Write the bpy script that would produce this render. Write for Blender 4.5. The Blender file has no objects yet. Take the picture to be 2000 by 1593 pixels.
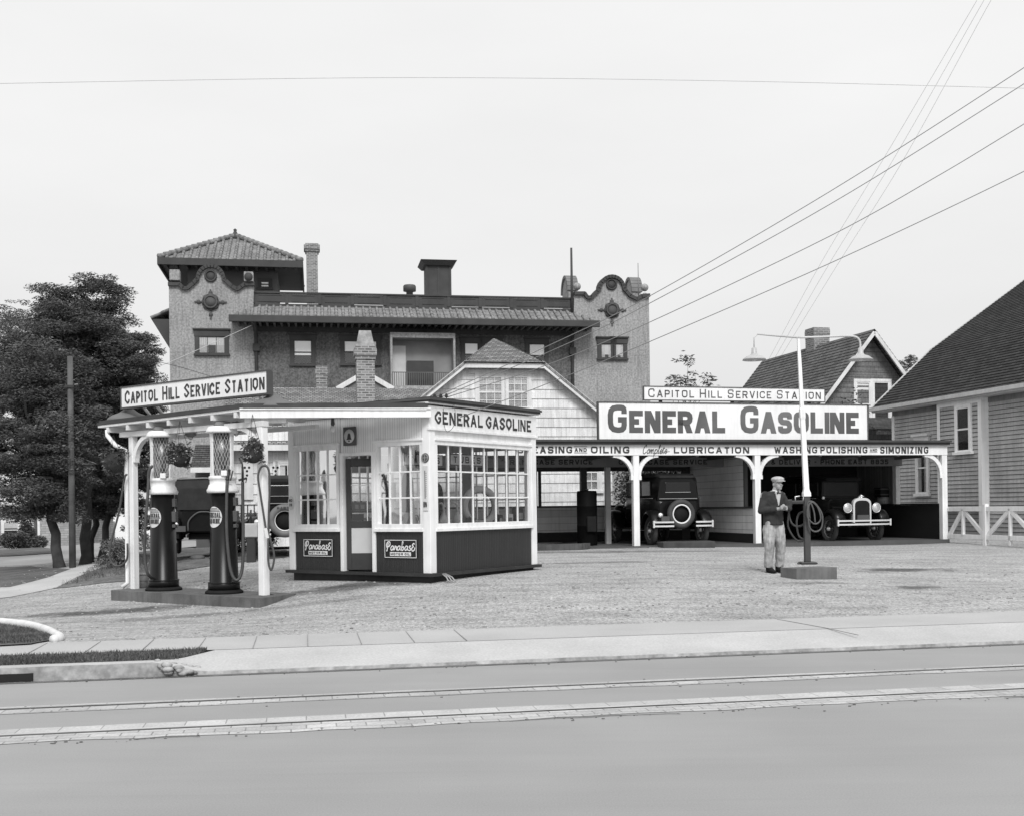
import bpy, bmesh, math, random
import numpy as np
from mathutils import Vector, Matrix
R = math.radians
random.seed(7)
C = bpy.context.scene.collection
scn = bpy.context.scene

# ------------------------------------------------------------------ camera, sky, sun, exposure
F = 2200.0            # focal length in pixels of the 2000 x 1593 photograph
CX, HY = 1000.0, 992.0  # principal point (the level horizon)
ROLL = 0.013
H = 1.6               # eye height above the street
cam = bpy.data.cameras.new('camera')
camo = bpy.data.objects.new('camera', cam); C.objects.link(camo)
cam.sensor_width = 36.0; cam.sensor_fit = 'HORIZONTAL'
cam.lens = 36.0 * F / 2000.0
cam.shift_y = (HY - 796.5) / 2000.0
cam.clip_start = 0.1; cam.clip_end = 3000
camo.matrix_world = Matrix.Translation((0, 0, H)) @ Matrix.Rotation(R(90), 4, 'X') @ Matrix.Rotation(-ROLL, 4, 'Z')
scn.camera = camo

w = bpy.data.worlds.new('World'); scn.world = w; w.use_nodes = True
nt = w.node_tree; nt.nodes.clear()
SUN_EL, SUN_AZ = R(45), R(171)    # azimuth clockwise from +Y
sky = nt.nodes.new('ShaderNodeTexSky'); sky.sky_type = 'NISHITA'; sky.sun_disc = False
sky.sun_elevation = SUN_EL; sky.sun_rotation = SUN_AZ; sky.air_density = 2.0; sky.dust_density = 6.0; sky.ozone_density = 1.0
bw = nt.nodes.new('ShaderNodeRGBToBW')
mixn = nt.nodes.new('ShaderNodeMix'); mixn.data_type = 'FLOAT'
mixn.inputs[0].default_value = 0.8; mixn.inputs[3].default_value = 9.3      # even overcast veil over the sky
bg = nt.nodes.new('ShaderNodeBackground'); bg.inputs[1].default_value = 0.1
wo = nt.nodes.new('ShaderNodeOutputWorld')
tcw = nt.nodes.new('ShaderNodeTexCoord'); sepw = nt.nodes.new('ShaderNodeSeparateXYZ'); nt.links.new(tcw.outputs['Generated'], sepw.inputs[0])
mpw = nt.nodes.new('ShaderNodeMapping'); mpw.inputs['Scale'].default_value = (1.2, 1.2, 4); nt.links.new(tcw.outputs['Generated'], mpw.inputs[0])
cld = nt.nodes.new('ShaderNodeTexNoise'); cld.inputs['Scale'].default_value = 2.2; cld.inputs['Detail'].default_value = 5; nt.links.new(mpw.outputs[0], cld.inputs['Vector'])
gr = nt.nodes.new('ShaderNodeMapRange'); gr.inputs[1].default_value = 0.0; gr.inputs[2].default_value = .45; gr.inputs[3].default_value = 8.6; gr.inputs[4].default_value = 10.4; nt.links.new(sepw.outputs[2], gr.inputs[0])
cr_ = nt.nodes.new('ShaderNodeMapRange'); cr_.inputs[1].default_value = .3; cr_.inputs[2].default_value = .7; cr_.inputs[3].default_value = .965; cr_.inputs[4].default_value = 1.035; nt.links.new(cld.outputs[0], cr_.inputs[0])
veil = nt.nodes.new('ShaderNodeMath'); veil.operation = 'MULTIPLY'; nt.links.new(gr.outputs[0], veil.inputs[0]); nt.links.new(cr_.outputs[0], veil.inputs[1]); nt.links.new(veil.outputs[0], mixn.inputs[3])
nt.links.new(sky.outputs[0], bw.inputs[0]); nt.links.new(bw.outputs[0], mixn.inputs[2])
nt.links.new(mixn.outputs[0], bg.inputs[0]); nt.links.new(bg.outputs[0], wo.inputs[0])

sd = bpy.data.lights.new('sun', 'SUN'); sd.energy = 2.4; sd.angle = R(20); sd.color = (1, 1, 1)
so = bpy.data.objects.new('sun', sd); C.objects.link(so)
sv = Vector((math.sin(SUN_AZ) * math.cos(SUN_EL), math.cos(SUN_AZ) * math.cos(SUN_EL), math.sin(SUN_EL)))
so.rotation_euler = sv.to_track_quat('Z', 'Y').to_euler(); so.location = (0, 0, 60)
scn.view_settings.view_transform = 'Standard'; scn.view_settings.look = 'None'
scn.view_settings.exposure = 0.07; scn.view_settings.gamma = 1.0

# ------------------------------------------------------------------ projection helpers
def ray(px, py):
    u = (px - CX) / F; v = (HY - py) / F
    c, s = math.cos(ROLL), math.sin(ROLL)
    return Vector((u * c + v * s, 1.0, -u * s + v * c))
EYE = Vector((0, 0, H))
def P(px, py, d): return EYE + ray(px, py) * d

SA = math.atan(0.185)                      # heading of the street
def st(s, q): return (s * math.cos(SA) - q * math.sin(SA), s * math.sin(SA) + q * math.cos(SA))
def sq(x, y): return (x * math.cos(SA) + y * math.sin(SA), -x * math.sin(SA) + y * math.cos(SA))
Q_CURB, Q_VERGE, Q_WALK = 11.45, 12.40, 13.50

# terrain of the lot: a thin-plate spline through measured ground points
ctrl = []
for s in range(-50, 71, 8): ctrl.append((*st(s, 13.3), 0.14))
for a in [(520,1180,17.9),(215,1163,20.5),(563,1162,18.3),(380,1171,19.0),(845,1138,18.5),(567,1133,20.3),(1045,1111,21.2),(1512,1117,20),
          (1585,1122,20),(1243,1068,28.4),(1845,1059,30.7),(1480,1067,29.2),(1060,1072,27.7),(1925,1054,31),(130,1107,29),(200,1097,33),
          (400,1087,27),(540,1083,27),(20,1072,70),(255,1118,24.5),(60,1150,23)]:
    p = P(*a); ctrl.append((p.x, p.y, p.z))
ctrl += [(0,46,.6),(20,46,.6),(-8,50,.55),(45,45,.6),(-70,60,-.4),(-60,20,.1),(60,22,.25),(-35,40,-.1),(45,32,.5),(0,80,.5),(-90,110,-.6),(80,90,.6),(-30,90,-.4)]
_c = np.array(ctrl); _n = len(_c)
def _phi(d2): return 0.5 * d2 * np.log(d2 + 1e-9)
_K = _phi(((_c[:, None, :2] - _c[None, :, :2]) ** 2).sum(-1)) + np.eye(_n) * 0.4
_A = np.zeros((_n + 3, _n + 3)); _A[:_n, :_n] = _K; _A[:_n, _n] = 1; _A[:_n, _n+1:] = _c[:, :2]; _A[_n, :_n] = 1; _A[_n+1:, :_n] = _c[:, :2].T
_W = np.linalg.solve(_A, np.concatenate([_c[:, 2], np.zeros(3)]))
def gz(x, y):
    d2 = (x - _c[:, 0]) ** 2 + (y - _c[:, 1]) ** 2
    z = float(_phi(d2) @ _W[:_n] + _W[_n] + _W[_n+1] * x + _W[_n+2] * y)
    z = max(-0.8, min(0.75, z))
    r = math.hypot(x, y - 30)
    k = max(0.0, min(1.0, (r - 75) / 60)); z = z * (1 - k) - 0.6 * k
    s, q = sq(x, y)
    if q < 13.5 + 1.5: k = max(0.0, min(1.0, (q - 13.5) / 1.5)); z = 0.14 * (1 - k) + z * k
    return z
def ground_px(px, py):
    d = ray(px, py); t = 6.0
    while t < 400:
        p = EYE + d * t
        if p.z < gz(p.x, p.y): return Vector((p.x, p.y, gz(p.x, p.y)))
        t *= 1.004
    return EYE + d * 400

# ------------------------------------------------------------------ materials
mats = {}
def newmat(name):
    m = bpy.data.materials.new(name); m.use_nodes = True
    b = m.node_tree.nodes['Principled BSDF']; return m, m.node_tree, b
def node(t, kind, **kw):
    n = t.nodes.new(kind)
    for k, v in kw.items(): setattr(n, k, v)
    return n
def link(t, a, b): t.links.new(a, b)
def coords(t, scale=(1, 1, 1), kind='Object', loc=(0,0,0)):
    tc = node(t, 'ShaderNodeTexCoord'); mp = node(t, 'ShaderNodeMapping')
    mp.inputs['Scale'].default_value = scale; mp.inputs['Location'].default_value = loc
    link(t, tc.outputs[kind], mp.inputs[0]); return mp.outputs[0]
def noise(t, vec, scale, detail=5, rough=.55):
    n = node(t, 'ShaderNodeTexNoise'); n.inputs['Scale'].default_value = scale
    n.inputs['Detail'].default_value = detail; n.inputs['Roughness'].default_value = rough
    link(t, vec, n.inputs['Vector']); return n.outputs[0]
def mrange(t, val, a, b, c, d, clamp=True):
    n = node(t, 'ShaderNodeMapRange'); n.clamp = clamp
    for i, x in enumerate((a, b, c, d)): n.inputs[i + 1].default_value = x
    link(t, val, n.inputs[0]); return n.outputs[0]
def math_(t, op, a, b=None, c=None):
    n = node(t, 'ShaderNodeMath', operation=op)
    for i, x in enumerate((a, b, c)):
        if x is None: continue
        if isinstance(x, (int, float)): n.inputs[i].default_value = x
        else: link(t, x, n.inputs[i])
    return n.outputs[0]
def bump(t, b, h, strength, dist=.01):
    n = node(t, 'ShaderNodeBump'); n.inputs['Strength'].default_value = strength; n.inputs['Distance'].default_value = dist
    link(t, h, n.inputs['Height']); link(t, n.outputs[0], b.inputs['Normal'])
def M(name, v, rough=.7, var=.12, scale=2.0, bmp=0.0, bscale=60, metal=0.0, spec=.4, streak=0.0, fine=.0, fscale=120, coat=0):
    """painted / weathered grey surface"""
    if name in mats: return mats[name]
    m, t, b = newmat(name); vec = coords(t)
    n1 = mrange(t, noise(t, vec, scale), .3, .7, v * (1 - var), v * (1 + var))
    if streak:
        n2 = mrange(t, noise(t, coords(t, (9, 9, .5)), 1.3), .45, .75, 1.0, 1.0 - streak); n1 = math_(t, 'MULTIPLY', n1, n2)
    if fine:
        n3 = mrange(t, noise(t, vec, fscale, 2), .3, .7, 1 - fine, 1 + fine); n1 = math_(t, 'MULTIPLY', n1, n3)
    link(t, n1, b.inputs['Base Color']); b.inputs['Roughness'].default_value = rough
    b.inputs['Metallic'].default_value = metal; b.inputs['Specular IOR Level'].default_value = spec
    if coat: b.inputs['Coat Weight'].default_value = coat; b.inputs['Coat Roughness'].default_value = .08
    if bmp: bump(t, b, noise(t, vec, bscale, 4), bmp)
    mats[name] = m; return m
def M_grooved(name, v, axis, pitch, gw=.12, depth=.45, rough=.6, var=.1, streak=.1):
    """boards: axis 'xy' = vertical grooves, 'z' = horizontal grooves"""
    if name in mats: return mats[name]
    m, t, b = newmat(name); vec = coords(t)
    sp = node(t, 'ShaderNodeSeparateXYZ'); link(t, vec, sp.inputs[0])
    a = math_(t, 'ADD', sp.outputs[0], sp.outputs[1]) if axis == 'xy' else sp.outputs[2]
    k = math_(t, 'DIVIDE', a, pitch); fr = math_(t, 'FRACT', math_(t, 'ADD', k, 100.0)); fl = math_(t, 'FLOOR', k)
    g = mrange(t, math_(t, 'ABSOLUTE', math_(t, 'SUBTRACT', fr, .5)), .5 - gw, .5 - gw * .4, 1, 1 - depth)
    wn = node(t, 'ShaderNodeTexWhiteNoise', noise_dimensions='1D'); link(t, fl, wn.inputs['W'])
    pv = mrange(t, wn.outputs[0], 0, 1, 1 - var, 1 + var)
    n1 = mrange(t, noise(t, vec, 3), .3, .7, v * .92, v * 1.08)
    n2 = mrange(t, noise(t, coords(t, (9, 9, .6)), 1.5), .45, .75, 1, 1 - streak)
    col = math_(t, 'MULTIPLY', math_(t, 'MULTIPLY', n1, n2), math_(t, 'MULTIPLY', g, pv))
    link(t, col, b.inputs['Base Color']); b.inputs['Roughness'].default_value = rough
    bump(t, b, g, .6, .01); mats[name] = m; return m
def M_brick(name, v, bw_, bh, mortar=.012, vm=None, var=.35, offset=.5, rough=.9, streak=0, squash=1):
    """uses the UV map in metres"""
    if name in mats: return mats[name]
    m, t, b = newmat(name); vec = coords(t, kind='UV')
    br = node(t, 'ShaderNodeTexBrick', offset=offset)
    br.inputs['Color1'].default_value = (1-var,)*3+(1,); br.inputs['Color2'].default_value = (1+var*.6,)*3+(1,)
    k = (vm if vm is not None else v * .35) / v
    br.inputs['Mortar'].default_value = (k, k, k, 1); br.inputs['Scale'].default_value = 1
    br.inputs['Mortar Size'].default_value = mortar; br.inputs['Mortar Smooth'].default_value = .2
    br.inputs['Brick Width'].default_value = bw_; br.inputs['Row Height'].default_value = bh; br.inputs['Bias'].default_value = 0
    link(t, vec, br.inputs[0])
    ob = coords(t)
    n1 = mrange(t, noise(t, ob, 1.2), .3, .7, v * .82, v * 1.18)
    n2 = mrange(t, noise(t, ob, 45, 3), .3, .7, .85, 1.15)
    col = math_(t, 'MULTIPLY', math_(t, 'MULTIPLY', br.outputs[0], n1), n2)
    if streak: col = math_(t, 'MULTIPLY', col, mrange(t, noise(t, coords(t, (5, 5, .35)), 1.6), .42, .72, 1.1, 1 - streak))
    link(t, col, b.inputs['Base Color']); b.inputs['Roughness'].default_value = rough; b.inputs['Specular IOR Level'].default_value = .2
    bump(t, b, col, .5, .02); mats[name] = m; return m
def M_glass(name, refl=.12, tint=1.0, rough=.03):
    if name in mats: return mats[name]
    m = bpy.data.materials.new(name); m.use_nodes = True; t = m.node_tree; t.nodes.clear()
    out = node(t, 'ShaderNodeOutputMaterial'); mx = node(t, 'ShaderNodeMixShader')
    tr = node(t, 'ShaderNodeBsdfTransparent'); tr.inputs[0].default_value = (tint, tint, tint, 1)
    gl = node(t, 'ShaderNodeBsdfGlossy'); gl.inputs['Roughness'].default_value = rough; gl.inputs[0].default_value = (.9, .9, .9, 1)
    fr = node(t, 'ShaderNodeLayerWeight'); fr.inputs[0].default_value = .35
    f = mrange(t, fr.outputs[0], 0, 1, refl, .9)
    tc = node(t, 'ShaderNodeTexCoord'); bp = node(t, 'ShaderNodeBump'); bp.inputs['Strength'].default_value = .12; bp.inputs['Distance'].default_value = .02
    link(t, noise(t, tc.outputs['Object'], 2.2, 1), bp.inputs['Height']); link(t, bp.outputs[0], gl.inputs['Normal'])
    link(t, f, mx.inputs[0]); link(t, tr.outputs[0], mx.inputs[1]); link(t, gl.outputs[0], mx.inputs[2]); link(t, mx.outputs[0], out.inputs[0])
    mats[name] = m; return m
def M_leaf(name, v, trans=.25, var=.45):
    if name in mats: return mats[name]
    m, t, b = newmat(name); vec = coords(t)
    g = node(t, 'ShaderNodeNewGeometry')
    a = mrange(t, noise(t, vec, .9, 3), .3, .7, v * (1 - var), v * (1 + var))
    c = mrange(t, g.outputs['Random Per Island'], 0, 1, .6, 1.4)
    link(t, math_(t, 'MULTIPLY', a, c), b.inputs['Base Color'])
    b.inputs['Roughness'].default_value = .55; b.inputs['Specular IOR Level'].default_value = .25
    mats[name] = m; return m

WHITE = M('white_paint', .79, .6, .08, 2.2, .10, 45, streak=.16)
WHITE2 = M('white_paint_worn', .68, .65, .10, 2.5, .1, 60, streak=.16)
CREAM = M('cream_paint', .52, .6, .08, 1.5, .05, 70, streak=.1)
BLACKP = M('black_gloss_paint', .008, .28, .2, 2, spec=.22)
BLACKM = M('black_matt', .014, .8, .25, 3, .1, spec=.15)
DARK = M('dark_paint', .035, .45, .2, 2, .05)
DKGREY = M('dark_grey_paint', .075, .6, .15, 2, .08, streak=.15)
GREY = M('grey_paint', .22, .65, .12, 2, .08, streak=.15)
LETTER = M('sign_letter_dark', .042, .6, .35, 1.5)
LETTER2 = M('sign_letter_mid', .085, .6, .5, 1.2)
NICKEL = M('nickel', .78, .2, .05, 3, metal=.4, spec=.6)
CHROMED = M('dull_plate', .5, .3, .1, 3, metal=1)
RUBBER = M('rubber', .03, .7, .25, 5, .15, 80)
RUBBERG = M('grey_rubber', .55, .75, .12, 5, .1, 80)
GLASS = M_glass('window_glass', .05, .93)
GLASSD = M_glass('house_glass', .05, .97)
ROOM = M('dark_room', .02, .9, .3, 2)
CLOTH = M('window_cloth', .62, .95, .12, 6, .2, 20)
BLIND = M('window_blind', .90, .95, .05, 2)
IRON = M('iron', .03, .5, .3, 8, .1)
WOODPOLE = M('weathered_pole', .10, .9, .3, 4, .4, 30, streak=.3)
CONCD = M('stained_concrete', .12, .9, .35, 2.2, .4, 50, streak=.3, fine=.2)
CONC = M('pale_concrete', .42, .9, .12, 1.1, .25, 90, fine=.10, fscale=60)
TINROOF = M('tar_edge', .05, .7, .25, 3, .1)
STUCCO = M('rough_stucco', .30, .95, .16, .5, 1.0, 14, streak=.3, fine=.30, fscale=11)
TRIM = M('brown_trim', .05, .75, .2, 1.5, .1)
BARK = M('bark', .045, .95, .4, 4, .8, 18)

# ------------------------------------------------------------------ mesh builder
class MB:
    def __init__(self): self.v = []; self.f = []; self.m = []; self.uv = {}; self.sm = []
    def add(self, vs, fs, mi=0, smooth=False, uvs=None):
        o = len(self.v); self.v += [tuple(x) for x in vs]
        for i, q in enumerate(fs):
            if uvs: self.uv[len(self.f)] = uvs[i]
            self.f.append(tuple(a + o for a in q)); self.m.append(mi); self.sm.append(smooth)
        return self
    def box(self, x0, x1, y0, y1, z0, z1, mi=0):
        vs = [(x0,y0,z0),(x1,y0,z0),(x1,y1,z0),(x0,y1,z0),(x0,y0,z1),(x1,y0,z1),(x1,y1,z1),(x0,y1,z1)]
        fs = [(3,2,1,0),(4,5,6,7),(0,1,5,4),(1,2,6,5),(2,3,7,6),(3,0,4,7)]
        pick = [(0,1),(0,1),(0,2),(1,2),(0,2),(1,2)]
        uvs = [[(vs[i][a], vs[i][b]) for i in f] for f, (a, b) in zip(fs, pick)]
        return self.add(vs, fs, mi, uvs=uvs)
    def bar(self, p, q, w, h, up=(0,0,1), mi=0):
        p, q, up = Vector(p), Vector(q), Vector(up); d = (q - p).normalized()
        s = d.cross(up)
        if s.length < 1e-4: s = d.cross(Vector((0,1,0)))
        s.normalize(); u = s.cross(d)
        vs = []
        for e in (p, q):
            for a, b in ((-1,-1),(1,-1),(1,1),(-1,1)): vs.append(e + s * a * w/2 + u * b * h/2)
        return self.add(vs, [(0,3,2,1),(4,5,6,7),(0,1,5,4),(1,2,6,5),(2,3,7,6),(3,0,4,7)], mi)
    def tube(self, pts, r, seg=8, mi=0, cap=True, smooth=True):
        pts = [Vector(p) for p in pts]; n = len(pts); rs = r if isinstance(r, (list, tuple)) else [r] * n
        vs = []; prev = None
        for i, p in enumerate(pts):
            d = (pts[min(i+1, n-1)] - pts[max(i-1, 0)]).normalized()
            if prev is None:
                s = d.cross(Vector((0,0,1)))
                if s.length < .05: s = d.cross(Vector((0,1,0)))
            else:
                s = prev - d * prev.dot(d)
            s.normalize(); prev = s; u = s.cross(d)
            for k in range(seg):
                a = 2*math.pi*k/seg; vs.append(p + (s*math.cos(a) + u*math.sin(a)) * rs[i])
        fs = []
        for i in range(n-1):
            for k in range(seg):
                a = i*seg+k; b = i*seg+(k+1)%seg; fs.append((a, b, b+seg, a+seg))
        if cap: fs += [tuple(range(seg))[::-1], tuple(range((n-1)*seg, n*seg))]
        return self.add(vs, fs, mi, smooth)
    def lathe(self, prof, c=(0,0,0), seg=24, axis='z', mi=0, smooth=True, arc=None):
        vs = []; n = len(prof)
        for r, z in prof:
            for k in range(seg):
                a = 2*math.pi*k/seg; x, y = r*math.cos(a), r*math.sin(a)
                p = (x, y, z) if axis == 'z' else ((z, x, y) if axis == 'x' else (y, z, x))
                vs.append((c[0]+p[0], c[1]+p[1], c[2]+p[2]))
        fs = []
        for i in range(n-1):
            for k in range(seg):
                a = i*seg+k; b = i*seg+(k+1)%seg; fs.append((a, b, b+seg, a+seg))
        if prof[0][0] > 1e-4: fs.append(tuple(range(seg))[::-1])
        if prof[-1][0] > 1e-4: fs.append(tuple(range((n-1)*seg, n*seg)))
        return self.add(vs, fs, mi, smooth)
    def torus(self, c, RR, r, axis='z', seg=28, s2=10, mi=0, arc=(0, 360), flat=1.0):
        vs = []; full = abs(arc[1]-arc[0]) >= 360; n = seg if full else seg+1
        for i in range(n):
            a = R(arc[0] + (arc[1]-arc[0])*i/seg)
            for k in range(s2):
                b = 2*math.pi*k/s2; rr = RR + r*math.cos(b); h = r*flat*math.sin(b)
                x, y = rr*math.cos(a), rr*math.sin(a)
                p = (x, y, h) if axis == 'z' else ((h, x, y) if axis == 'x' else (x, h, y))
                vs.append((c[0]+p[0], c[1]+p[1], c[2]+p[2]))
        fs = []
        for i in range(seg if full else seg):
            j = (i+1) % n
            for k in range(s2): fs.append((i*s2+k, i*s2+(k+1)%s2, j*s2+(k+1)%s2, j*s2+k))
        return self.add(vs, fs, mi, True)
    def ball(self, c, r, seg=16, rings=10, mi=0):
        rx, ry, rz = r if isinstance(r, (tuple, list)) else (r, r, r)
        vs = [(c[0], c[1], c[2]+rz)]
        for i in range(1, rings):
            t = math.pi*i/rings
            for k in range(seg):
                a = 2*math.pi*k/seg; vs.append((c[0]+rx*math.sin(t)*math.cos(a), c[1]+ry*math.sin(t)*math.sin(a), c[2]+rz*math.cos(t)))
        vs.append((c[0], c[1], c[2]-rz)); fs = [(0, 1+k, 1+(k+1)%seg) for k in range(seg)]
        for i in range(rings-2):
            for k in range(seg):
                a = 1+i*seg+k; b = 1+i*seg+(k+1)%seg; fs.append((a, a+seg, b+seg, b))
        l = len(vs)-1; o = 1+(rings-2)*seg; fs += [(l, o+(k+1)%seg, o+k) for k in range(seg)]
        return self.add(vs, fs, mi, True)
    def prism(self, poly, y0, y1, plane='xz', mi=0, side=None):
        n = len(poly)
        def at(p, h): return (p[0], h, p[1]) if plane == 'xz' else ((p[0], p[1], h) if plane == 'xy' else (h, p[0], p[1]))
        vs = [at(p, y0) for p in poly] + [at(p, y1) for p in poly]
        per = [0]
        for i in range(n): per.append(per[-1] + math.dist(poly[i], poly[(i+1) % n]))
        self.add(vs, [tuple(range(n)), tuple(range(n, 2*n))[::-1]], mi, uvs=[list(poly), list(poly)[::-1]])
        fs = [(i, i+n, (i+1)%n+n, (i+1)%n) for i in range(n)]
        return self.add(vs, fs, mi if side is None else side, uvs=[[(per[i], y0), (per[i], y1), (per[i+1], y1), (per[i+1], y0)] for i in range(n)])
    def courses(self, bl, br, tl, tr, pitch, lip=.02, mi=0, u0=0, v0=0):
        """lapped courses (shingles, clapboards, tiles) over the four-cornered slope bl br tr tl"""
        bl, br, tl, tr = map(Vector, (bl, br, tl, tr))
        hh = max((tl-bl).length, (tr-br).length); n = max(1, round(hh/pitch))
        nr = (br-bl).cross((tl if (tl-tr).length > .01 else tl)-bl)
        if nr.length < 1e-6: nr = (br-bl).cross(tr-bl)
        nr.normalize()
        for i in range(n):
            a, b = i/n, (i+1)/n
            p = [bl.lerp(tl, a)+nr*lip, br.lerp(tr, a)+nr*lip, br.lerp(tr, b)+nr*lip*.12, bl.lerp(tl, b)+nr*lip*.12]
            q0, q1 = bl.lerp(tl, a)-nr*.003, br.lerp(tr, a)-nr*.003
            ex = (br-bl).normalized()
            self.add([p[0], p[1], p[2], p[3], q0, q1], [(0,1,2,3), (4,5,1,0)], mi,
                     uvs=[[((p[0]-bl).dot(ex)+u0, v0+(i+.02)*hh/n), ((p[1]-bl).dot(ex)+u0, v0+(i+.02)*hh/n), ((p[2]-bl).dot(ex)+u0, v0+(i+.98)*hh/n), ((p[3]-bl).dot(ex)+u0, v0+(i+.98)*hh/n)], [(0,0)]*4])
        return self
    def loft(self, rings, mi=0, cap=True, smooth=True):
        k = len(rings[0]); vs = [p for r in rings for p in r]; fs = []
        for i in range(len(rings)-1):
            for j in range(k): fs.append((i*k+j, i*k+(j+1)%k, (i+1)*k+(j+1)%k, (i+1)*k+j))
        self.add(vs, fs, mi, smooth)
        if cap: self.add(rings[0], [tuple(range(k))[::-1]], mi); self.add(rings[-1], [tuple(range(k))], mi)
        return self
    def build(self, name, mat, parent=None, bevel=0, recalc=True):
        me = bpy.data.meshes.new(name); me.from_pydata([tuple(x) for x in self.v], [], self.f)
        ms = mat if isinstance(mat, (list, tuple)) else [mat]
        for x in ms: me.materials.append(x)
        me.polygons.foreach_set('material_index', self.m); me.polygons.foreach_set('use_smooth', self.sm)
        if self.uv:
            uvl = me.uv_layers.new(name='UVMap')
            for p in me.polygons:
                u = self.uv.get(p.index)
                if u:
                    for li, c in zip(p.loop_indices, u): uvl.data[li].uv = c
        if recalc:
            bm = bmesh.new(); bm.from_mesh(me); bmesh.ops.recalc_face_normals(bm, faces=bm.faces); bm.to_mesh(me); bm.free()
        me.update()
        o = bpy.data.objects.new(name, me); C.objects.link(o)
        if parent is not None: o.parent = parent.o if isinstance(parent, T) else parent
        if bevel:
            bv = o.modifiers.new('bevel', 'BEVEL'); bv.width = bevel; bv.segments = 2; bv.limit_method = 'ANGLE'; bv.angle_limit = R(40)
        return o
def tag(o, label=None, cat=None, group=None, kind=None):
    if label: o['label'] = label
    if cat: o['category'] = cat
    if group: o['group'] = group
    if kind: o['kind'] = kind
    return o
class T:
    """a thing: an Empty at its base, with local coordinates"""
    def __init__(self, name, label, cat, loc, rz=0.0, group=None):
        self.o = bpy.data.objects.new(name, None); C.objects.link(self.o)
        self.o.location = loc; self.o.rotation_euler = (0, 0, rz); self.o.empty_display_size = .3
        tag(self.o, label, cat, group); self.loc = Vector(loc); self.rz = rz
        self.inv = (Matrix.Translation(self.loc) @ Matrix.Rotation(rz, 4, 'Z')).inverted()
    def L(self, p): return self.inv @ Vector(p)
    def _r(self, px, py): return self.L(EYE), (self.inv.to_3x3() @ ray(px, py))
    def py(self, px, py, y0=0.0):
        e, d = self._r(px, py); t = (y0 - e.y)/d.y; p = e + d*t; return (p.x, p.z)
    def px(self, px, py, x0=0.0):
        e, d = self._r(px, py); t = (x0 - e.x)/d.x; p = e + d*t; return (p.y, p.z)
def copy_thing(src, loc, rz, label=None, group=None):
    r = src.copy(); C.objects.link(r); r.location = loc; r.rotation_euler = (0, 0, rz)
    if label: r['label'] = label
    if group: r['group'] = group
    def kids(a, b):
        for ch in list(a.children):
            c = ch.copy(); C.objects.link(c); c.parent = b; kids(ch, c)
    kids(src, r); return r

# ------------------------------------------------------------------ lettering: strokes with square, cut or round corners
GL = {
'A': (.82, [[(0,0),(.5,1),(1,0)], [(.2,.3),(.8,.3)]]), 'B': (.72, [[(0,0),(0,1),(.95,1,1),(.95,.52,1),(0,.52)], [(.1,.52),(1,.52,1),(1,0,1),(0,0)]]),
'C': (.75, [[(1,.7),(1,1,1),(0,1,1),(0,0,1),(1,0,1),(1,.3)]]), 'D': (.75, [[(0,0),(0,1),(1,1,1),(1,0,1),(0,0)]]),
'E': (.65, [[(1,1),(0,1),(0,0),(1,0)], [(0,.5),(.85,.5)]]), 'F': (.62, [[(1,1),(0,1),(0,0)], [(0,.5),(.85,.5)]]),
'G': (.78, [[(1,.72),(1,1,1),(0,1,1),(0,0,1),(1,0,1),(1,.46),(.55,.46)]]), 'H': (.75, [[(0,0),(0,1)],[(1,0),(1,1)],[(0,.5),(1,.5)]]),
'I': (.0, [[(0,0),(0,1)]]), 'J': (.6, [[(1,1),(1,0,1),(0,0,1),(0,.3)]]), 'K': (.75, [[(0,0),(0,1)],[(1,1),(.1,.45)],[(.35,.6),(1,0)]]),
'L': (.62, [[(0,1),(0,0),(1,0)]]), 'M': (.95, [[(0,0),(0,1),(.5,.25),(1,1),(1,0)]]), 'N': (.78, [[(0,0),(0,1),(1,0),(1,1)]]),
'O': (.8, [[(.5,1),(0,1,1),(0,0,1),(1,0,1),(1,1,1),(.5,1)]]), 'P': (.7, [[(0,0),(0,1),(1,1,1),(1,.45,1),(0,.45)]]),
'R': (.74, [[(0,0),(0,1),(1,1,1),(1,.47,1),(0,.47)],[(.5,.47),(1,0)]]), 'S': (.72, [[(1,.72),(1,1,1),(0,1,1),(0,.51,1),(1,.51,1),(1,0,1),(0,0,1),(0,.28)]]),
'T': (.72, [[(0,1),(1,1)],[(.5,1),(.5,0)]]), 'U': (.76, [[(0,1),(0,0,1),(1,0,1),(1,1)]]), 'V': (.8, [[(0,1),(.5,0),(1,1)]]),
'W': (1.1, [[(0,1),(.25,0),(.5,.85),(.75,0),(1,1)]]), 'Y': (.75, [[(0,1),(.5,.5),(1,1)],[(.5,.5),(.5,0)]]), 'Z': (.7, [[(0,1),(1,1),(0,0),(1,0)]]),
'8': (.68, [[(.5,1),(.05,1,1),(.05,.52,1),(.95,.52,1),(.95,1,1),(.5,1)],[(.5,.52),(0,.52,1),(0,0,1),(1,0,1),(1,.52,1),(.5,.52)]]),
'3': (.66, [[(0,.75),(0,1,1),(1,1,1),(1,.52,1),(.4,.52)],[(.5,.52),(1,.52,1),(1,0,1),(0,0,1),(0,.25)]]),
'5': (.66, [[(1,1),(0,1),(0,.55),(1,.55,1),(1,0,1),(0,0,1),(0,.22)]]), '&': (.8, [[(1,0),(.15,.75,1),(.35,1,1),(.65,1,1),(.65,.7,1),(0,.3,1),(.1,0,1),(.7,0,1),(1,.4)]]),
'-': (.45, [[(0,.5),(1,.5)]]), 'Q': (.8, [[(.5,1),(0,1,1),(0,0,1),(1,0,1),(1,1,1),(.5,1)],[(.6,.3),(1,0)]]),
'2': (.66, [[(0,.72),(0,1,1),(1,1,1),(1,.55,1),(0,0),(1,0)]]), '9': (.66, [[(0,.2),(0,0,1),(1,0,1),(1,1,1),(0,1,1),(0,.48,1),(1,.48)]]),
}
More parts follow.
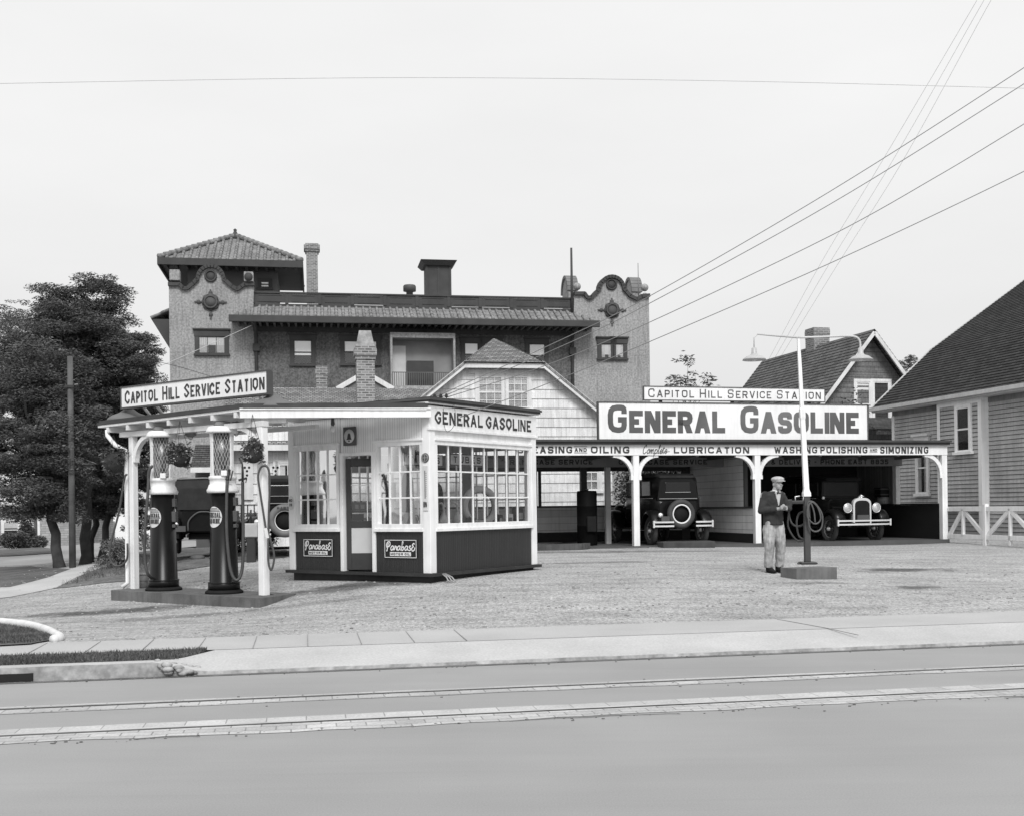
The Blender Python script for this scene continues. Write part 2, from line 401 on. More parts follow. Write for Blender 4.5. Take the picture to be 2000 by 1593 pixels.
SCR = {
'a': (1.15, [[(.95,.85),(.5,1),(.05,.5),(.35,.0),(.85,.4),(.98,1),(.98,.25),(1.25,.05)]]), 'r': (.8, [[(0,.1),(.25,1.05),(.3,.75),(.65,.85),(.7,.25),(.95,.05)]]),
'b': (1.0, [[(0,.8),(.4,1.75),(.25,1.9),(.1,.3),(.4,0),(.8,.4),(.6,.85),(.25,.6)]]), 's': (.85, [[(.8,.95),(.4,1),(.3,.65),(.75,.35),(.5,0),(0,.1)]]),
'e': (.85, [[(0,.4),(.75,.6),(.5,1),(.05,.5),(.35,0),(.9,.3)]]), 'E': (1.0, [[(.95,1.4),(.6,1.6),(.25,1.2),(.6,.9),(.1,.45),(.4,-.1),(1,.15),(1.1,.7)]]),
'P': (1.35, [[(.1,-.1),(.35,0),(.55,1.7)], [(.25,.6),(0,1.2),(.35,1.85),(1.0,1.9),(1.2,1.3),(.85,.85),(.55,.95)]]),
'C': (1.2, [[(.95,1.5),(.75,1.95),(.15,1.3),(.1,.3),(.6,-.05),(1.1,.4)]]), 'o': (.95, [[(.5,1),(.05,.5),(.4,0),(.85,.5),(.5,1),(.95,.85)]]),
'm': (1.4, [[(0,0),(.1,1),(.12,.5),(.45,1),(.5,0),(.55,.5),(.95,1),(1.05,.1),(1.3,.05)]]), 'p': (1.0, [[(.05,1),(-.05,-.8),(.1,.6),(.55,1),(.85,.5),(.45,0),(.1,.25)]]),
'l': (.55, [[(0,.5),(.4,1.7),(.25,1.9),(.1,.3),(.5,.05)]]), 't': (.6, [[(.25,1.6),(.12,.25),(.55,.05)],[(-.1,1.1),(.6,1.2)]]),
}
def round_path(pts, r, n):
    out = []
    for i, p in enumerate(pts):
        if len(p) < 3 or i in (0, len(pts)-1): out.append(Vector(p[:2])); continue
        a, b, c = Vector(pts[i-1][:2]), Vector(p[:2]), Vector(pts[i+1][:2])
        rr = min(r, (a-b).length*.5, (c-b).length*.5)
        p0 = b + (a-b).normalized()*rr; p2 = b + (c-b).normalized()*rr
        for k in range(n+1):
            t = k/n; out.append((1-t)**2*p0 + 2*t*(1-t)*b + t*t*p2)
    return out
def catmull(pts, n=5):
    q = [Vector(p) for p in pts]; q = [q[0]*2-q[1]] + q + [q[-1]*2-q[-2]]; out = []
    for i in range(1, len(q)-2):
        for k in range(n):
            t = k/n
            out.append(.5*((2*q[i]) + (q[i+1]-q[i-1])*t + (2*q[i-1]-5*q[i]+4*q[i+1]-q[i+2])*t*t + (3*q[i]-q[i-1]-3*q[i+1]+q[i+2])*t**3))
    out.append(q[-2]); return out
def stroke(pts, t, mapf, mb, lift):
    q = [pts[0]]
    for p in pts[1:]:
        if (p-q[-1]).length > 1e-5: q.append(p)
    closed = (q[0]-q[-1]).length < 1e-4 and len(q) > 3
    q = [p.copy() for p in q]
    if not closed:
        for i in range(1, len(q)-1):       # acute corners are two separate brush strokes
            if (q[i]-q[i-1]).normalized().dot((q[i+1]-q[i]).normalized()) < -.2:
                stroke(q[:i+1], t, mapf, mb, lift); stroke(q[i:], t, mapf, mb, lift+.0004); return
        if len(q) == 2:                    # a diagonal brush stroke ends level with the line
            d = q[1]-q[0]; L_ = d.length
            if abs(d.y)/L_ > .45 and abs(d.x)/L_ > .12:
                hw_ = t/2*L_/abs(d.y); sg = 1 if d.y > 0 else -1
                for p in q:
                    if abs(p.x-_bx[0]) < 1e-4: p.x += hw_-t/2
                    elif abs(p.x-_bx[1]) < 1e-4: p.x -= hw_-t/2
                a, b = q[0]-Vector((0, sg*t/2)), q[1]+Vector((0, sg*t/2))
                mb.add([mapf(a.x-hw_, a.y, lift), mapf(a.x+hw_, a.y, lift), mapf(b.x+hw_, b.y, lift), mapf(b.x-hw_, b.y, lift)], [(0,1,2,3)]); return
            e = d.normalized()*t/2*(1 if abs(d.x)/L_ < .12 else 0); q = [q[0]-e, q[1]+e]
        elif len(q) > 2:
            for i, j in ((0, 1), (-1, -2)):     # an arm that meets the edge of the letter reaches it
                d = (q[i]-q[j]).normalized()
                if (abs(d.x) > .9 and min(abs(q[i].x-_bx[0]), abs(q[i].x-_bx[1])) < 1e-4) or (abs(d.y) > .9 and min(abs(q[i].y-_bx[2]), abs(q[i].y-_bx[3])) < 1e-4): q[i] = q[i]+d*t/2
    if closed: q = q[:-1]
    n = len(q); Lf, Rt = [], []
    for i in range(n):
        if closed: a, c = q[i-1], q[(i+1) % n]
        else: a, c = q[max(i-1, 0)], q[min(i+1, n-1)]
        b = q[i]
        d1 = (b-a).normalized() if (b-a).length > 1e-9 else (c-b).normalized(); d2 = (c-b).normalized() if (c-b).length > 1e-9 else d1
        n1 = Vector((-d1.y, d1.x)); n2 = Vector((-d2.y, d2.x)); mm = n1+n2
        if mm.length < .2: mm = n1
        mm.normalize(); k = min(1/max(mm.dot(n1), .3), 1.8)
        Lf.append(b+mm*t/2*k); Rt.append(b-mm*t/2*k)
    vs = [mapf(p.x, p.y, lift) for p in Lf] + [mapf(p.x, p.y, lift) for p in Rt]
    fs = [(i, i+1, n+i+1, n+i) for i in range(n-1)]
    if closed: fs.append((n-1, 0, n, 2*n-1))
    mb.add(vs, fs)
_lift = [0]; _bx = [0, 0, 0, 0]
def lettering(mb, s, x0, x1, z0, z1, mapf, weight=.2, small=1.0, rnd=.3, seg=1, gap=.28, space=.55, base=None, hscale=None):
    """capitals fill the height; after the first letter of a word they are small*height when small < 1"""
    hgt = z1-z0; t = weight*hgt; items = []; x = 0.0; first = True
    for ch in s:
        if ch == ' ': x += space*hgt; first = True; continue
        w_, sts = GL[ch]; k = 1.0 if (first or small == 1) else small; first = False
        ww = w_*hgt*k; items.append((x, ww, k, sts)); x += ww + t + gap*hgt*k
    tot = x - gap*hgt*(small if small < 1 else 1); sx = (x1-x0)/tot
    for (xx, ww, k, sts) in items:
        _bx[0] = x0+xx*sx+t/2; _bx[1] = _bx[0]+max(ww*sx+t*(sx-1), 0); _bx[2] = z0+t/2; _bx[3] = z0+t/2+hgt*k-t
        for sp in sts:
            pts = []
            for p in sp:
                X = x0 + (xx*sx + t/2) + p[0]*max(ww*sx + t*(sx-1), 0); Z = z0 + t/2 + p[1]*(hgt*k-t)
                pts.append((X, Z) + tuple(p[2:]))
            _lift[0] = (_lift[0]+1) % 9
            stroke(round_path(pts, rnd*hgt*k, seg), t, mapf, mb, .002 + _lift[0]*.0009)
def script(mb, s, x0, x1, z0, z1, mapf, t, slant=.18):
    x = 0; it = []; _bx[:] = [1e6]*4
    for ch in s:
        w_, sts = SCR[ch]; it.append((x, sts)); x += w_*.95
    sx = (x1-x0)/x; sz = (z1-z0)/1.9
    for xx, sts in it:
        for sp in sts:
            pts = [Vector((x0+(xx+p[0]*.85)*sx+p[1]*slant*sz, z0+p[1]*sz)) for p in sp]
            _lift[0] = (_lift[0]+1) % 9
            stroke(catmull(pts), t, mapf, mb, .002+_lift[0]*.0009)
def face_y(y0): return lambda x, z, l: (x, y0-l, z)          # plane y = y0 seen from -y
def face_x(x0): return lambda x, z, l: (x0-l, -x, z)         # plane x = x0 seen from -x ; pass x = -y

# ------------------------------------------------------------------ foliage
def leaf_mesh(name, mat, parent, centers, n, size, aspect=.5, droop=.0, seed=1, flat=1.0):
    """n small leaf blades spread through the volume of ellipsoid clumps (x,y,z,rx,ry,rz)"""
    rg = np.random.default_rng(seed); cs = np.array(centers, float)
    wgt = (cs[:, 3]*cs[:, 4]*cs[:, 5])**.75; idx = rg.choice(len(cs), n, p=wgt/wgt.sum())
    d = rg.normal(size=(n, 3)); d /= np.linalg.norm(d, axis=1)[:, None]
    rr = rg.uniform(0.25, 1.12, n)**.6
    p = cs[idx, :3] + d*rr[:, None]*cs[idx, 3:6]
    a = rg.normal(size=(n, 3)); a[:, 2] = a[:, 2]*.45*flat - droop; a /= np.linalg.norm(a, axis=1)[:, None]
    b = rg.normal(size=(n, 3)); b -= (b*a).sum(1)[:, None]*a; b /= np.linalg.norm(b, axis=1)[:, None]
    L_ = size*rg.uniform(.6, 1.4, n); W_ = L_*aspect
    A = a*L_[:, None]; B = b*W_[:, None]*.5
    v = np.empty((n, 4, 3)); v[:, 0] = p; v[:, 1] = p+A*.5+B; v[:, 2] = p+A; v[:, 3] = p+A*.5-B
    me = bpy.data.meshes.new(name); me.vertices.add(4*n); me.vertices.foreach_set('co', v.reshape(-1))
    me.loops.add(4*n); me.loops.foreach_set('vertex_index', np.arange(4*n, dtype=np.int32))
    me.polygons.add(n); me.polygons.foreach_set('loop_start', np.arange(0, 4*n, 4, dtype=np.int32)); me.polygons.foreach_set('loop_total', np.full(n, 4, dtype=np.int32))
    me.materials.append(mat); me.update(); me.validate()
    o = bpy.data.objects.new(name, me); C.objects.link(o)
    if parent is not None: o.parent = parent.o if isinstance(parent, T) else parent
    return o

# ================================================================== THE SETTING
def sheet(name, xs, ys, zf, mat, keep=None, kind='structure'):
    mb = MB(); nx, ny = len(xs), len(ys)
    vs = [(x, y, zf(x, y)) for y in ys for x in xs]
    fs = [(j*nx+i, j*nx+i+1, (j+1)*nx+i+1, (j+1)*nx+i) for j in range(ny-1) for i in range(nx-1)
          if keep is None or keep((xs[i]+xs[i+1])/2, (ys[j]+ys[j+1])/2)]
    mb.add(vs, fs, 0, True); o = mb.build(name, mat, recalc=False); o['kind'] = kind; return o
def drape(name, poly, off, mat, cuts=4, kind='structure', zf=None, tri=True):
    bm = bmesh.new(); vs = [bm.verts.new((p[0], p[1], 0)) for p in poly]; bm.faces.new(vs)
    bmesh.ops.triangulate(bm, faces=bm.faces)
    bmesh.ops.subdivide_edges(bm, edges=bm.edges[:], cuts=cuts, use_grid_fill=True)
    for v in bm.verts: v.co.z = (zf or gz)(v.co.x, v.co.y) + off
    bmesh.ops.recalc_face_normals(bm, faces=bm.faces)
    if sum(f.normal.z for f in bm.faces) < 0: bmesh.ops.reverse_faces(bm, faces=bm.faces)
    me = bpy.data.meshes.new(name); bm.to_mesh(me); bm.free(); me.materials.append(mat)
    for p in me.polygons: p.use_smooth = True
    o = bpy.data.objects.new(name, me); C.objects.link(o)
    if kind: o['kind'] = kind
    return o
def lin(a, b, n): return [a+(b-a)*i/n for i in range(n+1)]

DIRT = M('dirt_ground', .16, .95, .3, .4, .4, 20, fine=.3, fscale=6)
GRASS = M('grass_soil', .09, .95, .4, 1.2, .5, 30, fine=.4, fscale=25)
def road_mat():
    m, t, b = newmat('street_concrete'); vec = coords(t)
    s = coords(t, (.25, 2.4, 1)); n1 = mrange(t, noise(t, s, 1.0, 6, .6), .3, .7, .272, .294)
    n2 = math_(t, 'MULTIPLY', mrange(t, noise(t, vec, 90, 3, .8), .3, .7, .88, 1.12), mrange(t, noise(t, vec, 5, 6, .75), .25, .36, .86, 1.0)); n3 = mrange(t, noise(t, vec, .35, 3), .35, .65, .93, 1.07)
    s2 = coords(t, (.15, 5.5, 1)); n4 = mrange(t, noise(t, s2, 2.0, 5, .6), .58, .74, 1, .96)
    col = math_(t, 'MULTIPLY', math_(t, 'MULTIPLY', n1, n2), math_(t, 'MULTIPLY', n3, n4))
    link(t, col, b.inputs['Base Color']); b.inputs['Roughness'].default_value = .8; b.inputs['Specular IOR Level'].default_value = .25
    bump(t, b, noise(t, vec, 150, 3), .15, .004); return m
ROAD = road_mat()
def gravel_mat(stains_and_shade):
    m, t, b = newmat('gravel'); vec = coords(t)
    n1 = noise(t, coords(t, (24, 13, 20)), 1.0, 6, .8); n2 = noise(t, vec, 40, 3, .8); n3 = noise(t, vec, .5, 4)
    trk = noise(t, coords(t, (.6, 2.0, 1), loc=(3, 0, 0)), 1.6, 5, .6); clod = noise(t, coords(t, (3.6, 3.4, 4)), 1.0, 5, .75)
    col = mrange(t, n1, .34, .66, .17, .54)
    col = math_(t, 'MULTIPLY', col, mrange(t, n2, .3, .7, .75, 1.25))
    col = math_(t, 'MULTIPLY', col, mrange(t, clod, .27, .40, .80, 1.02))
    col = math_(t, 'MULTIPLY', col, mrange(t, n3, .3, .7, .92, 1.08))
    col = math_(t, 'MULTIPLY', col, mrange(t, trk, .33, .58, .76, 1.08))
    for (x, y, a, rx, ry, k) in stains_and_shade:
        mp = node(t, 'ShaderNodeMapping', vector_type='TEXTURE'); mp.inputs['Location'].default_value = (x, y, 0)
        mp.inputs['Rotation'].default_value = (0, 0, a); mp.inputs['Scale'].default_value = (rx, ry, 100)
        tc = node(t, 'ShaderNodeTexCoord'); link(t, tc.outputs['Object'], mp.inputs[0])
        ln = node(t, 'ShaderNodeVectorMath', operation='LENGTH'); link(t, mp.outputs[0], ln.inputs[0])
        dd = math_(t, 'ADD', ln.outputs['Value'], mrange(t, noise(t, vec, 2.2, 6, .7), .2, .8, -.7, .7))
        col = math_(t, 'MULTIPLY', col, mrange(t, dd, .35, 1.05, k, 1))
    link(t, col, b.inputs['Base Color']); b.inputs['Roughness'].default_value = .95; b.inputs['Specular IOR Level'].default_value = .15
    bump(t, b, math_(t, 'ADD', n1, n2), .5, .03); return m
_st = []
for (px, py, rx, ry, k) in [(210,1195,2.1,.45,.30),(660,1150,2.0,.5,.42),(1760,1113,1.3,.45,.28),(1790,1147,.5,.28,.36),(1590,1138,.6,.25,.6),(1180,1098,1.5,.35,.6),
                            (330,1206,1.5,.35,.6),(620,1178,1.6,.4,.72),(900,1085,1.2,.6,.7),(1120,1078,2.2,.6,.55),(1330,1076,2.2,.5,.65),(760,1135,1.6,.4,.5)]:  # oil stains; the patches left of the kiosk paint in the canopy's shade
    g = ground_px(px, py); _st.append((g.x, g.y, SA, rx, ry, k))
GRAVEL = gravel_mat(_st)

# far ground to the horizon, lot sheet, street
xs = [-900,-500,-300,-200,-140]+lin(-100, 100, 50)+[140,200,300,500,900]; ys = [-60,-20,0]+lin(4, 120, 58)+[150,200,300,500,900,1500]
def low(x, y):
    s, q = sq(x, y); return gz(x, y)-.07 if q > 13.2 else -.08
sheet('ground', xs, ys, low, DIRT)
def strip(name, s0, s1, q0, q1, z, mat, n=60, z2=None):
    mb = MB(); vs = []
    for i in range(n+1):
        s = s0+(s1-s0)*i/n; vs += [(*st(s, q0), z), (*st(s, q1), z if z2 is None else z2)]
    mb.add(vs, [(2*i, 2*i+2, 2*i+3, 2*i+1) for i in range(n)], uvs=[[(s0+(s1-s0)*i/n, q0), (s0+(s1-s0)*(i+1)/n, q0), (s0+(s1-s0)*(i+1)/n, q1), (s0+(s1-s0)*i/n, q1)] for i in range(n)])
    o = mb.build(name, mat, recalc=False); o['kind'] = 'structure'; return o
strip('street', -120, 160, -6, Q_CURB+.02, 0.0, ROAD)
BR = M_brick('stone_setts', .44, .22, .13, .006, .24, .16, .5)
def ragged(name, s0, s1, qa, qb, z, mat, seed, ea=.02, eb=.02):
    rg = random.Random(seed); mb = MB(); s = s0; vs = []; n = 0
    da = db = 0
    while s < s1:
        da = max(-ea, min(ea, da + rg.uniform(-ea, ea)*.7)); db = max(-eb, min(eb, db + rg.uniform(-eb, eb)*.7))
        vs += [(*st(s, qa+da), z), (*st(s, qb+db), z)]; s += .22; n += 1
    mb.add(vs, [(2*i, 2*i+2, 2*i+3, 2*i+1) for i in range(n-1)], uvs=[[(s0+.22*i, qa), (s0+.22*i+.22, qa), (s0+.22*i+.22, qb), (s0+.22*i, qb)] for i in range(n-1)])
    o = mb.build(name, mat, recalc=False); o['kind'] = 'structure'; return o
ragged('sett_paving', -30, 45, 8.36, 8.655, .004, BR, 1, .05, .0)
ragged('sett_paving', -30, 45, 8.745, 8.93, .004, M_brick('stone_setts_long', .45, .30, .3, .005, .26, .14, .5), 2, .0, .02)
ragged('sett_paving', -30, 45, 9.66, 9.835, .004, M_brick('stone_setts_small', .42, .22, .17, .006, .24, .12, .5), 3, .03, .0)
ragged('sett_paving', -30, 45, 9.915, 9.98, .004, M_brick('stone_setts_edge', .42, .3, .17, .004, .3, .1, .5), 4, .0, .01)
RAIL = M('worn_rail', .55, .35, .15, 4, metal=.6)
GROOVE = M('rail_groove', .02, .9, .3, 6)
ragged('rail_bed', -30, 45, 8.675, 8.70, .006, M('rail_groove_worn', .13, .9, .6, 2.5), 8, .004, .004); ragged('tram_rail', -30, 45, 8.70, 8.745, .0065, M('rail_dusty', .46, .6, .2, 3), 9, .0, .004)
ragged('rail_bed', -30, 45, 9.835, 9.868, .006, M('rail_groove_dark', .05, .9, .5, 2.5), 6, .004, .004); ragged('tram_rail', -30, 45, 9.868, 9.905, .009, RAIL, 7, .0, .003)
CRK = M('road_crack', .15, .9, .4, 3); rgk = random.Random(21)
for s0 in (-4.9, -1.2, 1.5, 5.6):
    mb = MB(); q_ = 8.30+rgk.uniform(-.04, .03); pts = [(s0, q_)]
    for j in range(rgk.randint(4, 9)): pts.append((pts[-1][0]+rgk.uniform(.08, .2), pts[-1][1]+rgk.uniform(-.035, .03)))
    for a_, b_ in zip(pts[:-1], pts[1:]): mb.bar((*st(*a_), .005), (*st(*b_), .005), rgk.uniform(.004, .010), .003)
    o = mb.build('road_crack', CRK); o['kind'] = 'structure'

# kerb, apron, pavement and verge
s_verge = sq(*P(418, 1283, 11.7)[:2])[0]; s_kerb0 = sq(*P(300, 1318, 10.9)[:2])[0]; s_kerb1 = sq(*P(395, 1312, 11.2)[:2])[0]
WALK = M('pavement_concrete', .395, .9, .10, .7, .2, 90, fine=.08, fscale=50)
s_t0 = sq(*P(345, 1297, 11.2)[:2])[0]
def taper(s): return max(0.0, min(1.0, (s-s_t0)/(s_verge-s_t0)))
def zramp(s):   # height of the outer edge: full kerb at the left, dropped kerb in front of the lot
    k = max(0, min(1, (s-s_kerb0)/(s_kerb1-s_kerb0))); return .14*(1-k)+.035*k
mb = MB(); n = 260; vs = []
for i in range(n+1):
    s = -60+160*i/n
    vs += [(*st(s, Q_VERGE), .135), (*st(s, Q_WALK+.04), .145)]
mb.add(vs, [(2*i, 2*i+2, 2*i+3, 2*i+1) for i in range(n)]); o = mb.build('pavement', WALK, recalc=False); o['kind'] = 'structure'
APR = M('apron_concrete', .435, .9, .12, .9, .3, 60, fine=.1, fscale=40)
mb = MB(); vs = []; n = 1200
for i in range(n+1):
    s = -60+160*i/n; k = taper(s); w_ = .20*(1-k)+1.02*k
    jit = .012*math.sin(s*7.3)+.01*math.sin(s*17.1)
    vs += [(*st(s, Q_CURB+jit), -.02), (*st(s, Q_CURB+.02+jit), zramp(s)), (*st(s, Q_CURB+.02+(Q_VERGE-Q_CURB-.02)*w_), .14*(1-k)+.133*k)]
mb.add(vs, [(3*i, 3*i+3, 3*i+4, 3*i+1) for i in range(n)], 1, False); mb.add(vs, [(3*i+1, 3*i+4, 3*i+5, 3*i+2) for i in range(n)], 0, False)
o = mb.build('kerb', [APR, M('kerb_face', .30, .95, .35, 2.5, .4, 30, fine=.25, fscale=14)], recalc=False); o['kind'] = 'structure'
strip('gutter', -60, 90, Q_CURB-.10, Q_CURB+.0, .004, M('gutter_dark', .12, .95, .5, 5, .3, 50), 200)  # narrow dark mottled strip along the foot of the kerb
# verge turf
mb = MB(); vs = []; n = 120
for i in range(n+1):
    s = -30+(s_verge-.15+30)*i/n; vs += [(*st(s, Q_CURB+.2+(Q_VERGE-Q_CURB-.2)*taper(s)), .139), (*st(s, Q_VERGE+.005), .150)]
mb.add(vs, [(2*i, 2*i+2, 2*i+3, 2*i+1) for i in range(n)]); o = mb.build('verge', GRASS, recalc=False); o['kind'] = 'structure'
sd0 = sq(*P(60, 1326, 10.7)[:2])[0]; mb = MB(); mb.bar((*st(sd0-1.6, Q_CURB-.0), .045), (*st(sd0, Q_CURB-.0), .045), .03, .075); o = mb.build('drain_inlet', M('drain_black', .015, .9)); tag(o, 'dark storm drain slot in the kerb at the far left', 'drain')
# broken kerb lump
mb = MB(); rg = random.Random(3)
for i in range(46):
    s = s_kerb0+rg.uniform(-.02, 1.0)*(s_kerb1-s_kerb0); q = Q_CURB+rg.uniform(-.05, .16); r = rg.uniform(.012, .045)
    mb.ball((*st(s, q), zramp(s)-.02+rg.uniform(-.05, .03)), (r*1.5, r, r*.8), 6, 4)
o = mb.build('kerb_rubble', M('broken_concrete', .30, .95, .5, 9, .6, 40)); tag(o, 'crumbled broken concrete chunks at the end of the raised kerb', 'rubble')
RJ = lambda k: .007 if k % 3 else .010
mb = MB()
for k in range(22):
    s = s_verge-6+.58*k
    if k < 16: mb.bar((*st(s, Q_VERGE+.01), .1415), (*st(s, Q_WALK), .1475), RJ(k), .004)
for s, dq in ((s_verge+7.1, .3), (s_verge+12.5, .2)):
    mb.bar((*st(s, Q_VERGE-.55), .115), (*st(s-.1, Q_VERGE), .138), .014, .006); mb.bar((*st(s-.1, Q_VERGE), .1395), (*st(s-.25, Q_WALK), .1475), .014, .004)
o = mb.build('paving_joint', M('joint_dark', .24, .9, .2, 3)); o['kind'] = 'structure'

# gravel lot (fine sheet)
def in_lot(x, y):
    s, q = sq(x, y); return q > Q_WALK-.02 and x > -9.9-(y-14)*.02-(0.24*(y-14) if y > 22 else 0) and y < 38
LX = lin(-16, 24, 100); LY = lin(11, 38, 68)
# build it in street coordinates so the front edge is straight
mb = MB(); SS = lin(-14, 32, 130); QQ = lin(Q_WALK+.02, 38, 60); vs = [(*st(s, q), 0) for q in QQ for s in SS]
vs = [(x, y, gz(x, y)+.004) for x, y, _ in vs]; nx = len(SS)
fs = [(j*nx+i, j*nx+i+1, (j+1)*nx+i+1, (j+1)*nx+i) for j in range(len(QQ)-1) for i in range(nx-1)]
mb.add(vs, fs, 0, True); o = mb.build('gravel_lot', GRAVEL, recalc=False); o['kind'] = 'structure'
# scattered loose stones
mb = MB(); rg = random.Random(11)
for i in range(1500):
    px, py = rg.uniform(10, 1990), 1080+170*rg.random()**.7
    g = ground_px(px, py)
    if sq(g.x, g.y)[1] < Q_WALK+.05: continue
    r = rg.uniform(.008, .022); mb.ball((g.x, g.y, g.z+.008), (r*1.4, r, r*.8), 5, 3)
o = mb.build('loose_gravel', M('gravel_stone', .30, .9, .6, 3)); tag(o, kind='stuff', label='loose stones scattered over the gravel forecourt', cat='gravel')

mb = MB(); rg = random.Random(17)
for i in range(700):
    s_ = rg.uniform(-7, 9); k = rg.random(); q_ = Q_CURB-abs(rg.gauss(0, .07))-.01 if k < .55 else (8.33+rg.gauss(0, .05) if k < .8 else 9.8+rg.gauss(0, .12))
    r = rg.uniform(.003, .011); mb.ball((*st(s_, q_), .004), (r*1.5, r, r*.6), 5, 3)
tag(mb.build('street_grit', M('grit', .14, .9, .6, 3)), kind='stuff', label='grit lying along the kerb and the tram rails', cat='grit')
# left: corner lawn with white kerb, side pavement, grass bank, side street
def gp(px, py): g = ground_px(px, py); return (g.x, g.y)
lawn = [gp(*p) for p in ((-160,1205),(20,1222),(62,1228),(95,1240),(112,1250),(60,1260),(-160,1272))]
drape('corner_lawn', lawn, .02, GRASS, 3)
mb = MB(); kp = [ground_px(*p) for p in ((-160,1200),(20,1219),(64,1225),(96,1235),(114,1246),(116,1251),(104,1253))]
kp = [Vector((p.x, p.y)) for p in kp]; kp = catmull(kp, 6)
mb.tube([(p.x, p.y, gz(p.x, p.y)+.03) for p in kp], .055, 8); tag(mb.build('corner_kerb', WHITE2), kind='structure')
drape('side_lawn', [gp(*p) for p in ((-120,1150),(20,1146),(62,1136),(100,1126),(140,1112),(60,1105),(-120,1110))], .010, GRASS, 4)
drape('side_pavement', [gp(*p) for p in ((-160,1184),(20,1166),(108,1149),(150,1128),(240,1098),(262,1086),(205,1094),(138,1112),(98,1127),(62,1137),(20,1147),(-160,1158))], .014, CONC, 4)
drape('bank', [gp(*p) for p in ((100,1150),(135,1147),(200,1139),(262,1134),(330,1118),(420,1098),(560,1088),(560,1066),(330,1070),(250,1082),(205,1098),(150,1130))], .014, M('bank_earth', .12, .95, .45, 1.5, .8, 14, fine=.4, fscale=14), 5)
drape('side_street', [gp(*p) for p in ((-300,1106),(60,1104),(200,1088),(300,1074),(420,1064),(300,1056),(150,1060),(-300,1066))], .012, M('side_street_asphalt', .30, .85, .12, .6, .1, 60), 4)
drape('far_lawn', [gp(*p) for p in ((-200,1090),(20,1086),(105,1080),(118,1074),(20,1066),(-200,1066))], .03, GRASS, 3)

# ================================================================== BUILDINGS
def window(t, x0, x1, z0, z1, fm, fw=.1, mode='sash', cols=1, rows=1, blind=0.0, curtain=False, sill=True, y=0.0, head=0, proud=.06, muntin=.022, part='window', sash_m=None, label=None, openf=0, room=ROOM, mid=True):
    """cased window on the plane y, seen from -y"""
    mb = MB()
    mb.box(x0-fw, x0, y-proud, y+.01, z0-.002, z1+.002).box(x1, x1+fw, y-proud, y+.01, z0-.002, z1+.002)
    mb.box(x0-fw-(.03 if head else 0), x1+fw+(.03 if head else 0), y-proud-(.02 if head else .0), y+.01, z1+.002, z1+fw+head)
    if head: mb.box(x0-fw-.09, x1+fw+.09, y-proud-.09, y+.01, z1+fw+head, z1+fw+head+.07)
    mb.box(x0-fw-(.05 if sill else 0), x1+fw+(.05 if sill else 0), y-proud-(.05 if sill else 0), y+.01, z0-(.09 if sill else fw), z0-.002)
    mb.box(x0, x1, y-.004, y+.005, z0, z1, 1)
    o = mb.build(part, [fm, room], t, .006)
    if label: o['label'] = label
    sm = sash_m or fm; s = MB(); e = .045
    s.box(x0, x0+e, y-.05, y-.012, z0, z1).box(x1-e, x1, y-.05, y-.012, z0, z1).box(x0+e, x1-e, y-.05, y-.012, z0, z0+e).box(x0+e, x1-e, y-.05, y-.012, z1-e, z1)
    if mid and mode == 'sash':
        zm = (z0+z1)/2; s.box(x0+e, x1-e, y-.055, y-.012, zm-.025, zm+.025)
    for i in range(1, cols): xm = x0+(x1-x0)*i/cols; s.box(xm-muntin/2, xm+muntin/2, y-.046, y-.014, z0+e, z1-e)
    for i in range(1, rows): zm = z0+(z1-z0)*i/rows; s.box(x0+e, x1-e, y-.044, y-.016, zm-muntin/2, zm+muntin/2)
    s.build('sash', sm, o)
    MB().add([(x0+.01, y-.03, z0), (x1-.01, y-.03, z0), (x1-.01, y-.03, z1), (x0+.01, y-.03, z1)], [(0,1,2,3)]).build('pane', GLASSD, o)
    if blind: MB().box(x0+.03, x1-.03, y-.016, y-.010, z1-(z1-z0)*blind, z1-.02).build('blind', BLIND, o)
    if curtain:
        c = MB()
        for a, b in ((x0+.03, x0+(x1-x0)*.36), (x1-(x1-x0)*.36, x1-.03)):
            nn = 10; vs = []
            for i in range(nn+1):
                xx = a+(b-a)*i/nn; yy = y-.012-.006*(i % 2); vs += [(xx, yy, z0+.03), (xx, yy, z1-.03)]
            c.add(vs, [(2*i, 2*i+2, 2*i+3, 2*i+1) for i in range(nn)])
        c.build('curtain', CLOTH, o)
    return o

# ---------- big stucco apartment building
p0 = P(800, 700, 56)
B = T('apartment_building', 'large grey stucco apartment building with curved mission style gables and tiled roofs', 'building', (p0.x, p0.y, .5), math.atan(.175))
bx = lambda px, py=700: B.py(px, py)[0]
bz = lambda px, py: B.py(px, py)[1]
XL, XR = bx(331.5), bx(1269); xi0, xi1 = bx(496), bx(1122)
zc = bz(800, 600)
mb = MB()
LP = [(331,553),(351,553),(357.6,561),(366,561),(378,551),(383,545),(386.0,543.0),(386.9,536.3),(389.4,530.0),(393.5,524.6),(398.8,520.5),(404.9,517.9),(411.5,517.0),(418.1,517.9),(424.2,520.5),(429.5,524.6),(433.6,530.0),(436.1,536.3),(437.0,543.0),(441,546),(453,557),(463.5,563),(471,558),(477.5,553),(496,553)]
RP = [(1122,571),(1141,571),(1146.6,579),(1154,579),(1165,567),(1170.5,562.0),(1171.3,555.8),(1173.6,550.0),(1177.4,545.0),(1182.2,541.2),(1187.9,538.8),(1194.0,538.0),(1200.1,538.8),(1205.8,541.2),(1210.6,545.0),(1214.4,550.0),(1216.7,555.8),(1217.5,562.0),(1222,567),(1230,576),(1243,582),(1252,576),(1270,575)]
lp = [B.py(*p) for p in LP]; rp = [B.py(*p) for p in RP]
lp[0] = (XL, lp[0][1]); rp[-1] = (XR, rp[-1][1])
zt = bz(800, 606)
poly = [(XL, 0)] + lp + [(xi0, zt), (xi1, zt)] + rp + [(XR, 0)]
